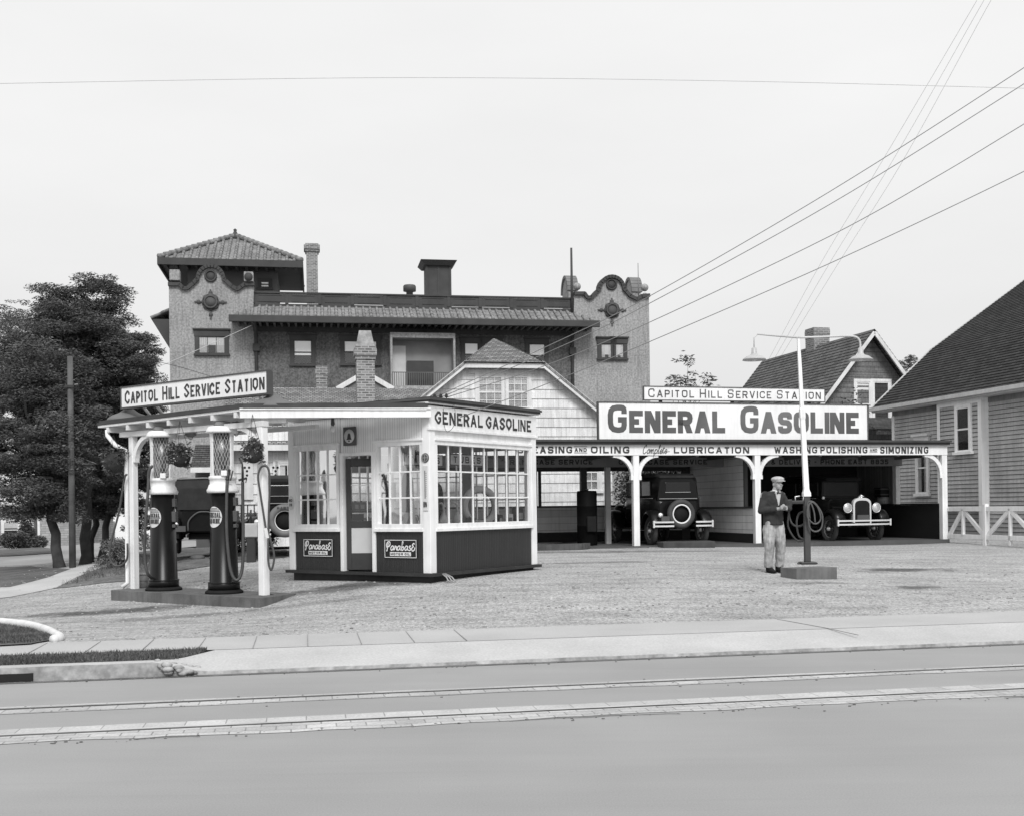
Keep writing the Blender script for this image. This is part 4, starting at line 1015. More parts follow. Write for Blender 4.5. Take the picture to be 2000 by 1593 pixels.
pl1 = wall_panel('lower_panel', 'l', .13, 1.17, PANELD, .55, ZS); pl2 = wall_panel('lower_panel', 'l', 1.97, KD-.12, PANELD, .55, ZS)
wall_panel('upper_panel', 'r', .13, KW-.14, WHITE, 2.76, ZT, -.08, -.004)
wall_panel('upper_panel', 'l', .13, 1.17, BEADW, 2.76, 3.2); wall_panel('upper_panel', 'l', 1.17, 1.97, BEADW, 2.60, 3.2, -.08, -.012); wall_panel('upper_panel', 'l', 1.97, KD-.12, BEADW, 2.76, 3.2)
def bigwin(side, a0, a1, cols, rows=3, z0=ZG0, z1=ZG1, name='window'):
    f = rb if side == 'r' else lb; m = MB()
    f(m, a0-.06, a1+.06, -.10, .025, ZS+.002, z0); f(m, a0-.08, a1+.08, -.02, .05, ZS-.005, ZS+.05)
    f(m, a0-.06, a1+.06, -.10, .02, z1, 2.758); f(m, a0-.06, a0, -.10, .02, z0, z1); f(m, a1, a1+.06, -.10, .02, z0, z1)
    f(m, a0-.08, a1+.08, -.0, .045, 2.74, 2.78)
    o = m.build(name, WHITE, K, .005); s = MB()
    for i in range(1, cols): u = a0+(a1-a0)*i/cols; f(s, u-.012, u+.012, -.05, -.015, z0, z1)
    for i in range(1, rows): z = z0+(z1-z0)*i/rows; f(s, a0, a1, -.048, -.017, z-.012, z+.012)
    s.build('muntin', WHITE, o); g = MB(); d = .032
    if side == 'r': g.add([(a0,d,z0-KZ),(a1,d,z0-KZ),(a1,d,z1-KZ),(a0,d,z1-KZ)], [(0,1,2,3)])
    else: g.add([(d,a0,z0-KZ),(d,a1,z0-KZ),(d,a1,z1-KZ),(d,a0,z1-KZ)], [(0,1,2,3)])
    g.build('pane', GLASS, o); return o
bigwin('r', .20, KW-.20, 8); bigwin('l', .19, 1.11, 4); bigwin('l', 2.06, KD-.16, 4)
m = MB(); lb(m, 1.17, 1.24, -.10, .03, .55, 2.6); lb(m, 1.90, 1.97, -.10, .03, .55, 2.6); lb(m, 1.24, 1.90, -.10, .03, 2.54, 2.6); m.build('door_frame', WHITE, K, .004)
# door, standing ajar into the room
da = R(32); hx_, hy_ = .05, 1.885; dx_, dy_ = math.sin(da), -math.cos(da)
def dp(u, d, z): return (hx_+dx_*u+dy_*d*-1*-1*0+(-dy_)*d*-1*0 + (dy_*-1)*0 + (-dx_*0) + dyn(d)[0], hy_+dy_*u+dyn(d)[1], z-KZ)
def dyn(d): return (-math.cos(da)*d, -math.sin(da)*d)
def dbox(m, u0, u1, d0, d1, z0, z1, mi=0):
    vs = [dp(u, d, z) for z in (z0, z1) for (u, d) in ((u0,d0),(u1,d0),(u1,d1),(u0,d1))]
    m.add(vs, [(3,2,1,0),(4,5,6,7),(0,1,5,4),(1,2,6,5),(2,3,7,6),(3,0,4,7)], mi)
m = MB(); W_ = .64
dbox(m, 0, .085, 0, .04, .57, 2.5); dbox(m, W_-.085, W_, 0, .04, .57, 2.5); dbox(m, .085, W_-.085, 0, .04, 2.36, 2.5); dbox(m, .085, W_-.085, 0, .04, 1.30, 1.42); dbox(m, .085, W_-.085, 0, .04, .57, .86)
do = m.build('door', DARK, K, .004)
m = MB(); dbox(m, .085, W_-.085, .01, .03, .86, 1.30); m.build('door_panel', M('door_panel_grey', .50, .6, .06), do)
m = MB(); m.add([dp(.085,.02,1.42), dp(W_-.085,.02,1.42), dp(W_-.085,.02,2.36), dp(.085,.02,2.36)], [(0,1,2,3)]); m.build('pane', GLASS, do)
m = MB(); dbox(m, .36, .375, .005, .035, 1.42, 2.36) ; dbox(m, .085, W_-.085, .006, .034, 2.03, 2.045); m.build('muntin', WHITE, do)
m = MB(); c0 = dp(W_-.045, .07, 1.36); m.ball(c0, .03, 10, 8); m.build('handle', NICKEL, do)
# back walls with windows, ceiling, fascia and roof
m = MB(); m.box(.1, KW-.12, KD-.06, KD, .25, 1.0).box(.1, KW-.12, KD-.06, KD, 2.4, 2.9).box(KW-.06, KW, .11, KD-.12, .25, 1.0).box(KW-.06, KW, .11, KD-.12, 2.4, 2.9)
m.box(1.0, 1.25, KD-.06, KD, 1, 2.4).box(KW-.06, KW, 1.4, 1.65, 1, 2.4); m.build('back_wall', M('inside_wall', .42, .7, .1, 2, streak=.2), K)
m = MB()
for i in range(1, 12):
    u = .1+(KW-.22)*i/12; m.box(u-.012, u+.012, KD-.05, KD-.02, 1, 2.4); m.box(KW-.05, KW-.02, u-.012, u+.012, 1, 2.4)
for z in (1.47, 1.93): m.box(.1, KW-.12, KD-.048, KD-.022, z-.012, z+.012); m.box(KW-.048, KW-.022, .11, KD-.12, z-.012, z+.012)
m.build('back_muntin', WHITE, K)
MB().box(.0, KW, .0, KD, 2.9, 2.95).build('ceiling', M('inside_ceiling', .30, .8, .1), K)
m = MB(); rb(m, -.035, KW+.03, .006, .035, 2.945, 3.30); rb(m, -.05, KW+.05, .006, .055, 2.905, 2.944); fas = m.build('fascia', WHITE, K, .004)
m = MB(); a = K.py(849, 828, -.035); b = K.py(1037, 820, -.035); zt0 = K.py(849, 803, -.035)[1]; zb0 = K.py(849, 827, -.035)[1]
lettering(m, 'GENERAL GASOLINE', a[0], b[0], zb0, zt0+.012, face_y(-.035), .20, 1, .32, 1, .20, .28); m.build('lettering', LETTER, fas, recalc=False)
m = MB(); m.box(-.13, KW+.06, -.075, KD+.12, 3.03, 3.05); m.build('soffit', WHITE, K)
m = MB(); m.box(-.10, KW+.075, -.10, KD+.1, 3.051, 3.085); m.add([(-.12,-.125,3.085),(KW+.10,-.125,3.085),(KW+.10,KD+.14,3.085),(-.12,KD+.14,3.085),(-.1,-.12,3.125),(KW+.095,-.12,3.125),(KW+.095,KD+.12,3.125),(-.1,KD+.12,3.125)], [(0,3,2,1),(0,1,5,4),(1,2,6,5),(2,3,7,6),(3,0,4,7),(4,5,6,7)]); m.box(-.08, KW+.06, -.1, KD+.1, 3.1251, 3.14); m.build('roof', TINROOF, K)
# enamel oil signs on the dark panels
def oil_sign(y0, y1, label):
    z0, z1 = .80, 1.10; m = MB(); m.box(-.022, -.001, y0, y1, z0-KZ, z1-KZ); o = m.build('oil_sign', M('sign_black', .015, .35, .1), K); o['label'] = label
    m = MB(); t_ = .010; lb(m, y0, y1, .0225, .025, z0, z0+t_); lb(m, y0, y1, .0225, .025, z1-t_, z1); lb(m, y0, y0+t_, .0225, .025, z0+t_, z1-t_); lb(m, y1-t_, y1, .0225, .025, z0+t_, z1-t_)
    fm = face_x(-.0225); w_ = y1-y0
    script(m, 'ParabasE', -y1+.035, -y0-.035, z0+.125-KZ, z1-.035-KZ, fm, .020, .12)
    lb(m, y0+w_*.17, y1-w_*.17, .0225, .0245, z0+.03, z0+.095); m.build('lettering', M('sign_cream', .72, .5, .05), o, recalc=False)
    m = MB(); lettering(m, 'MOTOR OIL', -y1+w_*.20, -y0-w_*.20, z0+.045-KZ, z0+.082-KZ, face_x(-.0248), .24, 1, .3, 1, .3, .5); m.build('lettering', M('sign_black', .015), o, recalc=False)
def yl(px): 
    u = (px-1000)/F; return (-1.35-18.5*u)/(.825+.565*u)
oil_sign(yl(814), yl(752), 'black enamel motor oil sign with white script, right of the door'); oil_sign(yl(650), yl(594), 'black enamel motor oil sign with white script, left of the door')

def wt(name, label, cat, lx, ly, z, rot=0, group=None):      # a thing standing in or on the kiosk
    p = K.o.matrix_basis @ Vector((lx, ly, 0)); return T(name, label, cat, (p.x, p.y, z), KA+rot, group)
bpy.context.view_layer.update()
K.o.matrix_basis = Matrix.Translation(K.loc) @ Matrix.Rotation(KA, 4, 'Z')
# telephone bell sign over the door
t = wt('telephone_sign', 'small square dark sign with pale disc and bell above the kiosk door', 'sign', -.03, 1.72, 2.72)
m = MB().box(-.012, .01, -.14, .14, 0, .32); m.build('board', M('sign_blue_grey', .08, .4), t)
m = MB(); m.lathe([(0,-.016),(.118,-.016),(.118,-.012)], (0, 0, .16), 24, 'x'); m.build('disc', M('sign_pale', .55, .5), t)
m = MB(); fm = lambda y, z, l: (-.0175-l, -y, z)
bell = [(-.065,.10),(.065,.10),(.045,.125),(.034,.18),(.02,.205),(0,.215),(-.02,.205),(-.034,.18),(-.045,.125)]
m.add([fm(y, z+.0, .0) for y, z in bell], [tuple(range(9))]); m.lathe([(0,-.003),(.016,-.003),(.016,0)], (-.0175, 0, .075), 10, 'x'); m.build('bell', LETTER, t, recalc=False)
# thermometer and badge on the corner post, oval badge on the far left post
t = wt('thermometer', 'narrow white enamel thermometer on the front corner post of the kiosk', 'thermometer', -.035, .055, 1.58)
m = MB().box(-.012, 0, -.05, .05, 0, .74); m.build('board', M('enamel_white', .6, .3, .1), t, .01)
m = MB().tube([(-.016, 0, .2), (-.016, 0, .66)], .006, 6); m.build('tube', IRON, t)
m = MB(); lettering(m, 'NO8', -.035, .035, .06, .15, lambda x, z, l: (-.0125-l, -x, z), .2, 1, .3, 2); 
for i in range(12): m.box(-.0135, -.0122, -.035, -.012, .24+i*.034, .247+i*.034)
m.build('marking', LETTER, t, recalc=False)
t = wt('round_badge', 'small dark round badge with a cross above the thermometer', 'sign', -.035, .055, 2.37)
MB().lathe([(0,-.012),(.075,-.012),(.08,0)], (0,0,.08), 20, 'x').build('disc', DKGREY, t); m = MB().torus((-.013,0,.08), .06, .006, 'x', 20, 5); m.box(-.016,-.011,-.05,.05,.075,.085).box(-.0165,-.0115,-.005,.005,.03,.13); m.build('emblem', M('badge_pale', .3, .4), t)
t = wt('oval_badge', 'small white oval notice on the far left post of the kiosk', 'sign', -.035, KD-.05, 1.62)
m = MB(); m.add([(-.01, .07*math.cos(R(a)), .13+.125*math.sin(R(a))) for a in range(0, 360, 15)]+[(0, .07*math.cos(R(a)), .13+.125*math.sin(R(a))) for a in range(0, 360, 15)], [tuple(range(24))]+[(i, (i+1)%24, 24+(i+1)%24, 24+i) for i in range(24)]); m.build('plate', M('enamel_white', .6), t)
m = MB(); lettering(m, 'NO', -.04, .04, .15, .20, lambda x, z, l: (-.0105-l, -x, z), .2, 1, .3, 2); lettering(m, '28', -.035, .035, .07, .12, lambda x, z, l: (-.0105-l, -x, z), .2, 1, .3, 2); m.build('marking', LETTER, t, recalc=False)
# goods inside
t = wt('display_counter', 'white shelf counter running behind the kiosk windows', 'counter', 0, 0, .54)
MB().box(.16, KW-.16, .12, .5, .70, .74).box(.16, KW-.16, .14, .17, 0, .70).box(.14, .45, .5, 1.15, .70, .74).build('counter', WHITE2, t)
ux = lambda px: K.py(px, 1000, .25)[0]
t = wt('spare_tyre', 'pale rubber tyre standing upright in the kiosk window', 'tyre', ux(940), .28, 1.28, R(-25))
m = MB().torus((0, 0, .37), .31, .065, 'y', 36, 12); m.build('tyre', RUBBERG, t); m = MB().torus((0, 0, .37), .25, .012, 'y', 36, 6); m.build('bead', RUBBER, t)
_pl = ['oil can with curved spout nearest the kiosk corner', 'oil can with curved spout beside the display tyre']
for i, px in enumerate((866, 893)):
    t = wt('oil_can', 'white enamel '+_pl[i], 'oil can', ux(px), .25, 1.28, 0, 'spouted oil cans in the window')
    MB().lathe([(.0,0),(.085,0),(.085,.16),(.03,.24),(.028,.28)], (0,0,0), 18).build('body', M('enamel_white', .6), t)
    MB().tube([(0,0,.25),(0,0,.38),(-.05,0,.43),(-.11,0,.42)], [.028,.022,.016,.012], 8).build('spout', M('enamel_white', .6), t); MB().torus((.1,0,.12), .05, .009, 'y', 16, 6).build('handle', IRON, t)
for px, w_, h_, mt, lb_ in ((921, .12, .17, GREY, 'small grey tin left of the display tyre'), (974, .13, .21, DARK, 'dark rectangular tin right of the display tyre'), (992, .20, .22, WHITE2, 'white carton in the kiosk window'), (1013, .20, .34, DKGREY, 'tall dark oil tin with pale label at the right end of the window')):
    t = wt('tin', lb_, 'tin', ux(px), .27, 1.28, 0, 'tins and cartons in the window')
    MB().box(-w_/2, w_/2, -.07, .07, 0, h_).build('body', mt, t, .008); MB().box(-w_*.3, w_*.3, -.073, -.071, h_*.35, h_*.7).build('label', CREAM if mt is not WHITE2 else GREY, t)
    if mt is not WHITE2: MB().lathe([(.03,0),(.03,.03),(0,.03)], (0,0,h_), 12).build('cap', NICKEL, t)
for y, lb_ in ((.95, 'grey tin behind the pane left of the kiosk corner'), (.6, 'dark squat oil jug behind the left window')):
    t = wt('jug', lb_, 'jug', .28, y, 1.28); MB().lathe([(0,0),(.09,0),(.1,.1),(.04,.24),(.05,.32),(0,.32)], (0,0,0), 16).build('body', GREY if y > .8 else DKGREY, t); MB().torus((.1,0,.17), .06, .01, 'y', 14, 6).build('handle', IRON, t)
t = wt('spare_tyre', 'black tyre hung up inside the kiosk beside the corner window', 'tyre', .75, .45, 1.30, R(30)); MB().torus((0,0,.38), .30, .085, 'y', 32, 10).build('tyre', RUBBER, t); MB().torus((0,0,.38), .22, .02, 'y', 30, 6).build('rim', IRON, t)
t = wt('wall_telephone', 'dark wooden wall telephone inside the kiosk', 'telephone', .75, 1.5, 1.75); MB().box(-.06,.06,-.1,.1,0,.34).build('case', DARK, t, .01); m = MB(); m.ball((-.07,-.04,.28), .025, 10, 6).ball((-.07,.04,.28), .025, 10, 6); m.build('bell', NICKEL, t); MB().lathe([(.02,-.09),(.035,-.12)], (0,0,.2), 10, 'x').box(-.1,-.06,-.01,.01,.19,.21).build('mouthpiece', IRON, t); MB().box(-.0,.08,-.03,.03,-1.2,-.002).build('post', CREAM, t)
t = wt('desk', 'dark office desk with papers behind the left kiosk window', 'desk', .75, 2.5, .54); MB().box(-.35,.35,-.5,.5,.78,.82).build('top', DARK, t, .01); m = MB()
for sx, sy in ((-.3,-.45),(.3,-.45),(-.3,.45),(.3,.45)): MB().box(sx-.03,sx+.03,sy-.03,sy+.03,0,.78).build('leg', DARK, t)
MB().box(-.2,.1,-.3,.2,.822,1.0).build('ledger', DARK, t, .01)

# boards hung inside, shelves and rows of tins
for txt, p0_, p1_, lb_ in (('TUBES', 878, 943, 'white board reading TUBES with dark frame hanging inside the kiosk'), ('TIRES', 788, 864, 'white board reading TIRES hanging inside the kiosk behind the corner post')):
    yb_ = .62; a = K.py(p0_, 908, yb_); b = K.py(p1_, 888, yb_); t = wt('hanging_sign', lb_, 'sign', (a[0]+b[0])/2, yb_, a[1]+KZ); w_ = (b[0]-a[0])/2; h_ = b[1]-a[1]
    MB().box(-w_, w_, -.01, .01, 0, h_).build('board', M('inside_sign', .80, .6), t)
    m = MB(); m.box(-w_, w_, -.013, -.0105, 0, .018).box(-w_, w_, -.013, -.0105, h_-.018, h_).box(-w_, -w_+.018, -.013, -.0105, .018, h_-.018).box(w_-.018, w_, -.013, -.0105, .018, h_-.018); m.build('frame', DKGREY, t)
    m = MB(); lettering(m, txt, -w_*.82, w_*.82, h_*.24, h_*.78, face_y(-.0105), .2, 1, .3, 2, .45); m.build('lettering', LETTER, t, recalc=False); m = MB().tube([(-w_*.8,0,h_), (-w_*.8,0,h_+.25)], .004, 5); m.build('cord', IRON, t); m = MB().tube([(w_*.8,0,h_), (w_*.8,0,h_+.25)], .004, 5); m.build('cord', IRON, t)
rack_ = wt('display_rack', 'dark shelf rack of tins along the back of the kiosk', 'shelf', 1.2, KD-.28, .54)
MB().box(-.85, .85, -.12, .12, .72, .75).build('shelf', DARK, rack_); MB().box(-.85, .85, -.12, .12, 1.02, 1.05).build('shelf', DARK, rack_); MB().box(-.85, .85, .10, .12, 0, .72).build('back_board', DARK, rack_)
for x in (-.85, .85): MB().box(x-.02, x+.02, -.12, .12, 0, 1.05).build('upright', DARK, rack_)
tin0 = None; rgt = random.Random(4)
for z_ in (.75, 1.05):
    for k in range(9):
        lx = .45+k*.185+rgt.uniform(-.02, .02); p = K.o.matrix_basis @ Vector((lx, KD-.30, 0))
        if tin0 is None:
            tt = T('oil_tin', 'small grey oil tin standing in the rows on the back shelf rack', 'tin', (p.x, p.y, .54+z_+.001), KA, 'tins in rows on the shelf rack'); tin0 = tt.o
            MB().box(-.06, .06, -.04, .04, 0, .17).build('body', GREY, tt, .006); MB().box(-.05, .05, -.042, -.0405, .04, .12).build('label', CREAM, tt); MB().lathe([(.02,.17),(.02,.19),(0,.19)], (0,0,0), 10).build('cap', IRON, tt)
        else: copy_thing(tin0, (p.x, p.y, .54+z_+.001), KA+rgt.uniform(-.2, .2))
t = wt('hanging_coat', 'dark coat hanging in the back corner of the kiosk', 'coat', 2.75, 2.75, 1.55); MB().loft([[(.16*k*math.cos(a), .07*k*math.sin(a), z) for a in [2*math.pi*i/12 for i in range(12)]] for z, k in ((0,1.2),(.3,1.1),(.6,1.0),(.75,.7),(.82,.2))]).build('coat', M('coat_cloth', .025, .95), t)
t = wt('pennant_string', 'row of dark triangular pennants across the window beside the corner post', 'pennant', .14, .62, 2.52)
for k in range(4): m = MB(); y_ = -.42+k*.22; m.prism([(y_-.08, .12), (y_+.08, .12), (y_, -.14)], .0, .006, 'yz'); m.build('pennant', BLACKM, t)
m = MB().tube([(.003,-.55,.13), (.003,0,.12), (.003,.5,.13)], .004, 5); m.build('string', IRON, t)

# ================================================================== PUMP CANOPY
PA = math.atan2(-.58, .813)                      # x from the far left post to the near right post, -y towards the street corner
A0 = Vector((-6.73, 20.05)); F0 = Vector((-4.0, 18.1)); span = (F0-A0).length
Cn = T('pump_canopy', 'white post and rafter canopy over the two fuel pumps joined to the kiosk', 'canopy', (A0.x, A0.y, .25), PA)
wl_ = lambda x, y: Cn.L((x, y, 0))
Apt, Bpt, Cpt = wl_(-7.47, 20.30), wl_(-4.28, 18.02), wl_(-1.40, 18.42)
kz = K.o.matrix_basis @ Vector((-.14, KD, 0)); Dpt = wl_(kz.x, kz.y); kc = K.o.matrix_basis @ Vector((-.14, -.1, 0)); Cpt2 = wl_(kc.x, kc.y)
Ept = (Apt.x, 1.35)
plan = [(Apt.x, Apt.y), (Bpt.x, Bpt.y), (Cpt2.x, Cpt2.y), (Dpt.x, Dpt.y), (Bpt.x-1.1, 1.35), Ept]
LZ = .25
def slab(m, pl, z0, z1, tilt=.018):
    f = lambda p: -(Bpt.x-p[0])*tilt if p[0] < Bpt.x else 0
    n = len(pl); m.add([(p[0], p[1], z0-LZ+f(p)) for p in pl]+[(p[0], p[1], z1-LZ+f(p)) for p in pl], [tuple(range(n))[::-1], tuple(range(n, 2*n))]+[(i, (i+1)%n, (i+1)%n+n, i+n) for i in range(n)])
def inset(pl, d):
    c = Vector((sum(p[0] for p in pl)/len(pl), sum(p[1] for p in pl)/len(pl))); return [tuple(c+(Vector(p)-c)*(1-d/(Vector(p)-c).length)) for p in pl]
m = MB(); slab(m, plan, 3.26, 3.30); slab(m, inset(plan, .05), 3.30, 3.335); m.build('roof', TINROOF, Cn)
m = MB(); slab(m, inset(plan, .03), 3.215, 3.255); m.build('soffit', WHITE2, Cn)
m = MB(); fl = [(Bpt.x, Bpt.y), (Cpt2.x, Cpt2.y)]
dv = Vector((Cpt2.x-Bpt.x, Cpt2.y-Bpt.y)).normalized(); nv = Vector((-dv.y, dv.x))
def along(s, d, z): p = Vector((Bpt.x, Bpt.y))+dv*s+nv*d; return (p.x, p.y, z-LZ)
Lbc = (Vector((Cpt2.x-Bpt.x, Cpt2.y-Bpt.y))).length
m.bar(along(-.06, .06, 3.165), along(Lbc+.05, .06, 3.165), .05, .13); m.bar(along(-.06, .05, 3.243), along(Lbc+.05, .05, 3.243), .08, .025)
m.bar(along(.0, .22, 3.08), along(.66, .22, 3.08), .14, .10); m.build('fascia', WHITE, Cn, .004)
RAF = M('rafter_white', .66, .65, .08, 2, streak=.1)
for i in range(7):
    x = Apt.x+.30+i*(Bpt.x-Apt.x-.35)/6.3; z = 3.12-(Bpt.x-x)*.018-LZ
    m = MB(); m.box(x-.035, x+.035, Apt.y+.02+(Bpt.y-Apt.y)*i/6.5, 1.3, z, z+.09); m.build('rafter', RAF, Cn)
m = MB(); m.box(-.3, span+.08, -.07, .07, 2.96-LZ, 3.05-LZ); m.box(-.3, span+.08, 1.1, 1.2, 2.98-LZ, 3.05-LZ); m.build('beam', RAF, Cn, .005)
for x, w_ in ((0, .115), (span, .13)):
    m = MB(); m.box(x-w_/2, x+w_/2, -w_/2, w_/2, 0.0, 2.96-LZ); m.build('post', WHITE, Cn, .012)
def bracket(m, x, y, z, RR, sx, th=.07, wd=.09, axis='x'):
    prev = None
    for a in range(0, 91, 10):
        c = RR-RR*math.cos(R(a)); s_ = RR*math.sin(R(a)); p = (x+sx*c, y, z-RR+s_) if axis == 'x' else (x, y+sx*c, z-RR+s_)
        if prev: m.bar(prev, p, wd, th, up=(0, 1, 0) if axis == 'x' else (1, 0, 0))
        prev = p
for x, sx in ((.075, 1), (span-.08, -1)):
    m = MB(); bracket(m, x, 0, 2.965-LZ, .46, sx, .09, .075); m.build('bracket', WHITE, Cn)
m = MB(); m.tube([(Apt.x+.25, Apt.y+.05, 3.10-LZ), (Apt.x+.25, Apt.y+.05, 3.0-LZ), (-.35, -.12, 2.82-LZ), (-.14, -.06, 2.72-LZ), (-.13, -.05, 2.5-LZ), (-.13, -.05, .12), (-.2, -.12, .04)], .04, 10); m.build('downpipe', WHITE, Cn)
# electric conduit running along the soffit
m = MB(); m.tube([along(.7, .5, 3.16), along(Lbc-.5, .5, 3.16)], .012, 6); m.build('conduit', GREY, Cn)
# lamps under the canopy
def shade_lamp(loc, label, big=False):
    t = T('pendant_lamp', label, 'lamp', loc, 0, 'small lamps under the canopy')
    if big:
        MB().lathe([(.03,.30),(.03,.20),(.09,.17),(.10,.03),(.05,0)], (0,0,0), 14).build('shade', GREY, t); MB().ball((0,0,-.01), .04, 10, 8).build('bulb', GLASS, t)
    else:
        MB().lathe([(.022,.16),(.03,.08),(.035,.03),(.02,.0)], (0,0,0), 12).build('socket', DKGREY, t); MB().ball((0,0,-.05), (.045,.045,.06), 12, 10).build('bulb', M('bulb_glass', .6, .15, .02), t)
p = P(650, 833, 18.9); shade_lamp((p.x, p.y, 3.02), 'bare bulb lamp hanging from the canopy left of the kiosk fascia')
for px, d, lb_ in ((461, 18.9, 'tin lantern under the canopy above the right pump'), (372, 19.7, 'tin lantern under the canopy between the two pumps')):
    p = P(px, 830, d); shade_lamp((p.x, p.y, 2.92), lb_, True)
# sign on the canopy
tb = Cn.L((-7.1, 20.5, 0)); te = Cn.L((-4.0, 18.3, 0))
Sg = T('roof_sign', 'long white name board on the canopy roof above the fuel pumps', 'sign', (-7.1, 20.5, 3.30), math.atan2(18.3-20.5, -4.0+7.1))
a = Sg.py(237.5, 776); b = Sg.py(521.5, 745); z0 = Sg.py(521, 767)[1]; z1 = Sg.py(521, 725)[1]
SIGNW = M('sign_white', .79, .55, .07, 1.4, .05, 40, streak=.10)
MB().box(a[0], b[0], 0, .07, z0, z1).build('board', SIGNW, Sg)
m = MB(); e = .022
m.box(a[0]-e, b[0]+e, -.015, .09, z1, z1+e).box(a[0]-e, b[0]+e, -.015, .09, z0-e-.01, z0).box(a[0]-e, a[0], -.015, .09, z0, z1).box(b[0], b[0]+e, -.015, .11, z0-.0, z1); m.build('frame', DKGREY, Sg)
m = MB(); la = Sg.py(244, 776)[0]; le = Sg.py(517, 745)[0]; hh = z1-z0
lettering(m, 'CAPITOL HILL SERVICE STATION', la, le, z0+hh*.16, z0+hh*.84, face_y(0), .16, .86, .3, 1, .20, .62); m.build('lettering', LETTER, Sg, recalc=False)
SCROLL = M('scroll_grey', .13, .7, .15, 2)
for px, pz in ((252, 800), (533, 780)):
    x, z = Sg.py(px, pz, .2); MB().lathe([(.40,0),(.38,.06),(.30,.12),(.17,.17),(.08,.24),(.05,.28),(0,.28)], (x, .2, -.03), 18).build('sign_foot', SCROLL, Sg)
for px in (300, 275, 500): x, z = Sg.py(px, 800, 0); MB().tube([(x-.05, .3, .0), (x, .04, z0)], .025, 8).build('strut', WHITE2, Sg)

# ================================================================== PUMP ISLAND AND PUMPS
q = [zplane(216, 1151.5, .26), zplane(507, 1167.5, .26), zplane(563, 1160, .26)]
q.append(q[0]+(q[2]-q[1])*1.3); q[2] = q[1]+(q[2]-q[1])*1.0
rear = q[1]+(q[2]-q[1])*1.3
isl = [q[0], q[1], q[2], rear, q[3]]
io = MB(); io.prism([(v.x, v.y) for v in (q[0], q[1], rear, q[3])], -.15, .26, 'xy')
o = io.build('pump_island', CONCD, None, .02); tag(o, 'low stained concrete island under the two fuel pumps', 'kerb island')
def pump(name, label, loc, rz):
    t = T(name, label, 'fuel pump', loc, rz, 'visible glass fuel pumps')
    MB().lathe([(.31,0),(.31,.03),(.285,.05),(.265,.06)], (0,0,0), 32).build('base', BLACKM, t)
    MB().lathe([(.262,.06),(.256,.17),(.245,.18),(.235,.19),(.2,1.66)], (0,0,0), 40).torus((0,0,.175), .253, .012, 'z', 40, 6).build('body', BLACKP, t)
    MB().lathe([(.20,1.655),(.255,1.66),(.264,1.70),(.245,1.735),(.226,1.79),(.212,1.80),(.212,1.875),(.226,1.885),(.226,1.93),(.19,1.94)], (0,0,0), 36).build('collar', WHITE, t)
    MB().lathe([(.150,1.94),(.150,2.64)], (0,0,0), 32).build('glass_cylinder', M_glass('pump_glass', .08, .60, .35), t)
    MB().lathe([(.03,1.92),(.03,2.64)], (0,0,0), 10).build('gauge_rod', GREY, t)
    m = MB()
    for k in range(20):
        for sg in (1, -1):
            m.tube([(.168*math.cos(2*math.pi*k/20+sg*j*.16), .168*math.sin(2*math.pi*k/20+sg*j*.16), 1.94+.70*j/10) for j in range(11)], .0036, 4, cap=False)
    m.build('wire_guard', M('guard_wire', .46, .5, .1), t)
    for a in (-22, 98, 218):
        m = MB(); c, s = math.cos(R(a)), math.sin(R(a)); n_ = [(.185, 1.93, .05), (.185, 2.1, .03), (.185, 2.5, .03), (.19, 2.64, .05)]
        for (r0, z0, w0), (r1, z1, w1) in zip(n_[:-1], n_[1:]): m.bar((r0*c, r0*s, z0), (r1*c, r1*s, z1), (w0+w1), .03, up=(c, s, 0))
        m.build('upright', WHITE, t)
    MB().lathe([(.18,2.64),(.255,2.645),(.262,2.67),(.238,2.725),(.215,2.75),(.14,2.755)], (0,0,0), 36).build('cap', WHITE, t); MB().lathe([(.135,2.75),(.135,2.825),(.0,2.835)], (0,0,0), 24).build('vent', GREY, t)
    MB().box(.03,.13,-.245,-.19,1.93,2.02).build('valve', WHITE, t, .01)
    # round enamel sign curved round the body, facing the street corner
    a0 = R(-122); rr = lambda z: .235+(.2-.235)*(z-.19)/1.47; zc, rs = 1.26, .155
    def onb(x, z, l): aa = a0+x/rr(z); r = rr(z)+.004+l; return (r*math.cos(aa), r*math.sin(aa), z)
    m = MB(); n_ = 28; vs = [onb(0, zc, 0)]
    for j in (.5, 1):
        for k in range(n_): vs.append(onb(rs*j*.97*math.cos(2*math.pi*k/n_), zc+rs*1.12*j*math.sin(2*math.pi*k/n_), 0))
    m.add(vs, [(0, 1+k, 1+(k+1)%n_) for k in range(n_)]+[(1+k, 1+n_+k, 1+n_+(k+1)%n_, 1+(k+1)%n_) for k in range(n_)], 0, True)
    o = m.build('badge', M('enamel_white', .6), t, recalc=False)
    m = MB(); 
    lettering(m, 'GENERAL', -.125, .125, zc+.005, zc+.075, onb, .24, 1, .3, 1, .2); lettering(m, 'GASOLINE', -.115, .115, zc-.105, zc-.025, onb, .24, 1, .3, 1, .2)
    for z, hw_ in ((zc-.008, .14), (zc+.095, .115), (zc+.118, .1), (zc+.14, .07)):
        n2 = 10; m.add([onb(-hw_+2*hw_*i/n2, z-.005, .003) for i in range(n2+1)]+[onb(-hw_+2*hw_*i/n2, z+.005, .003) for i in range(n2+1)], [(i, i+1, n2+2+i, n2+1+i) for i in range(n2)])
    m.build('lettering', LETTER, o, recalc=False)
    MB().torus(onb(0, zc, .0), .001, .0005, 'z', 4, 3)
    # meter box and hose
    MB().box(.15,.25,-.10,.06,1.18,1.36).box(.15,.24,-.08,.05,1.44,1.58).box(.16,.24,-.1,.06,1.08,1.14).build('meter_box', DKGREY, t, .01)
    return t
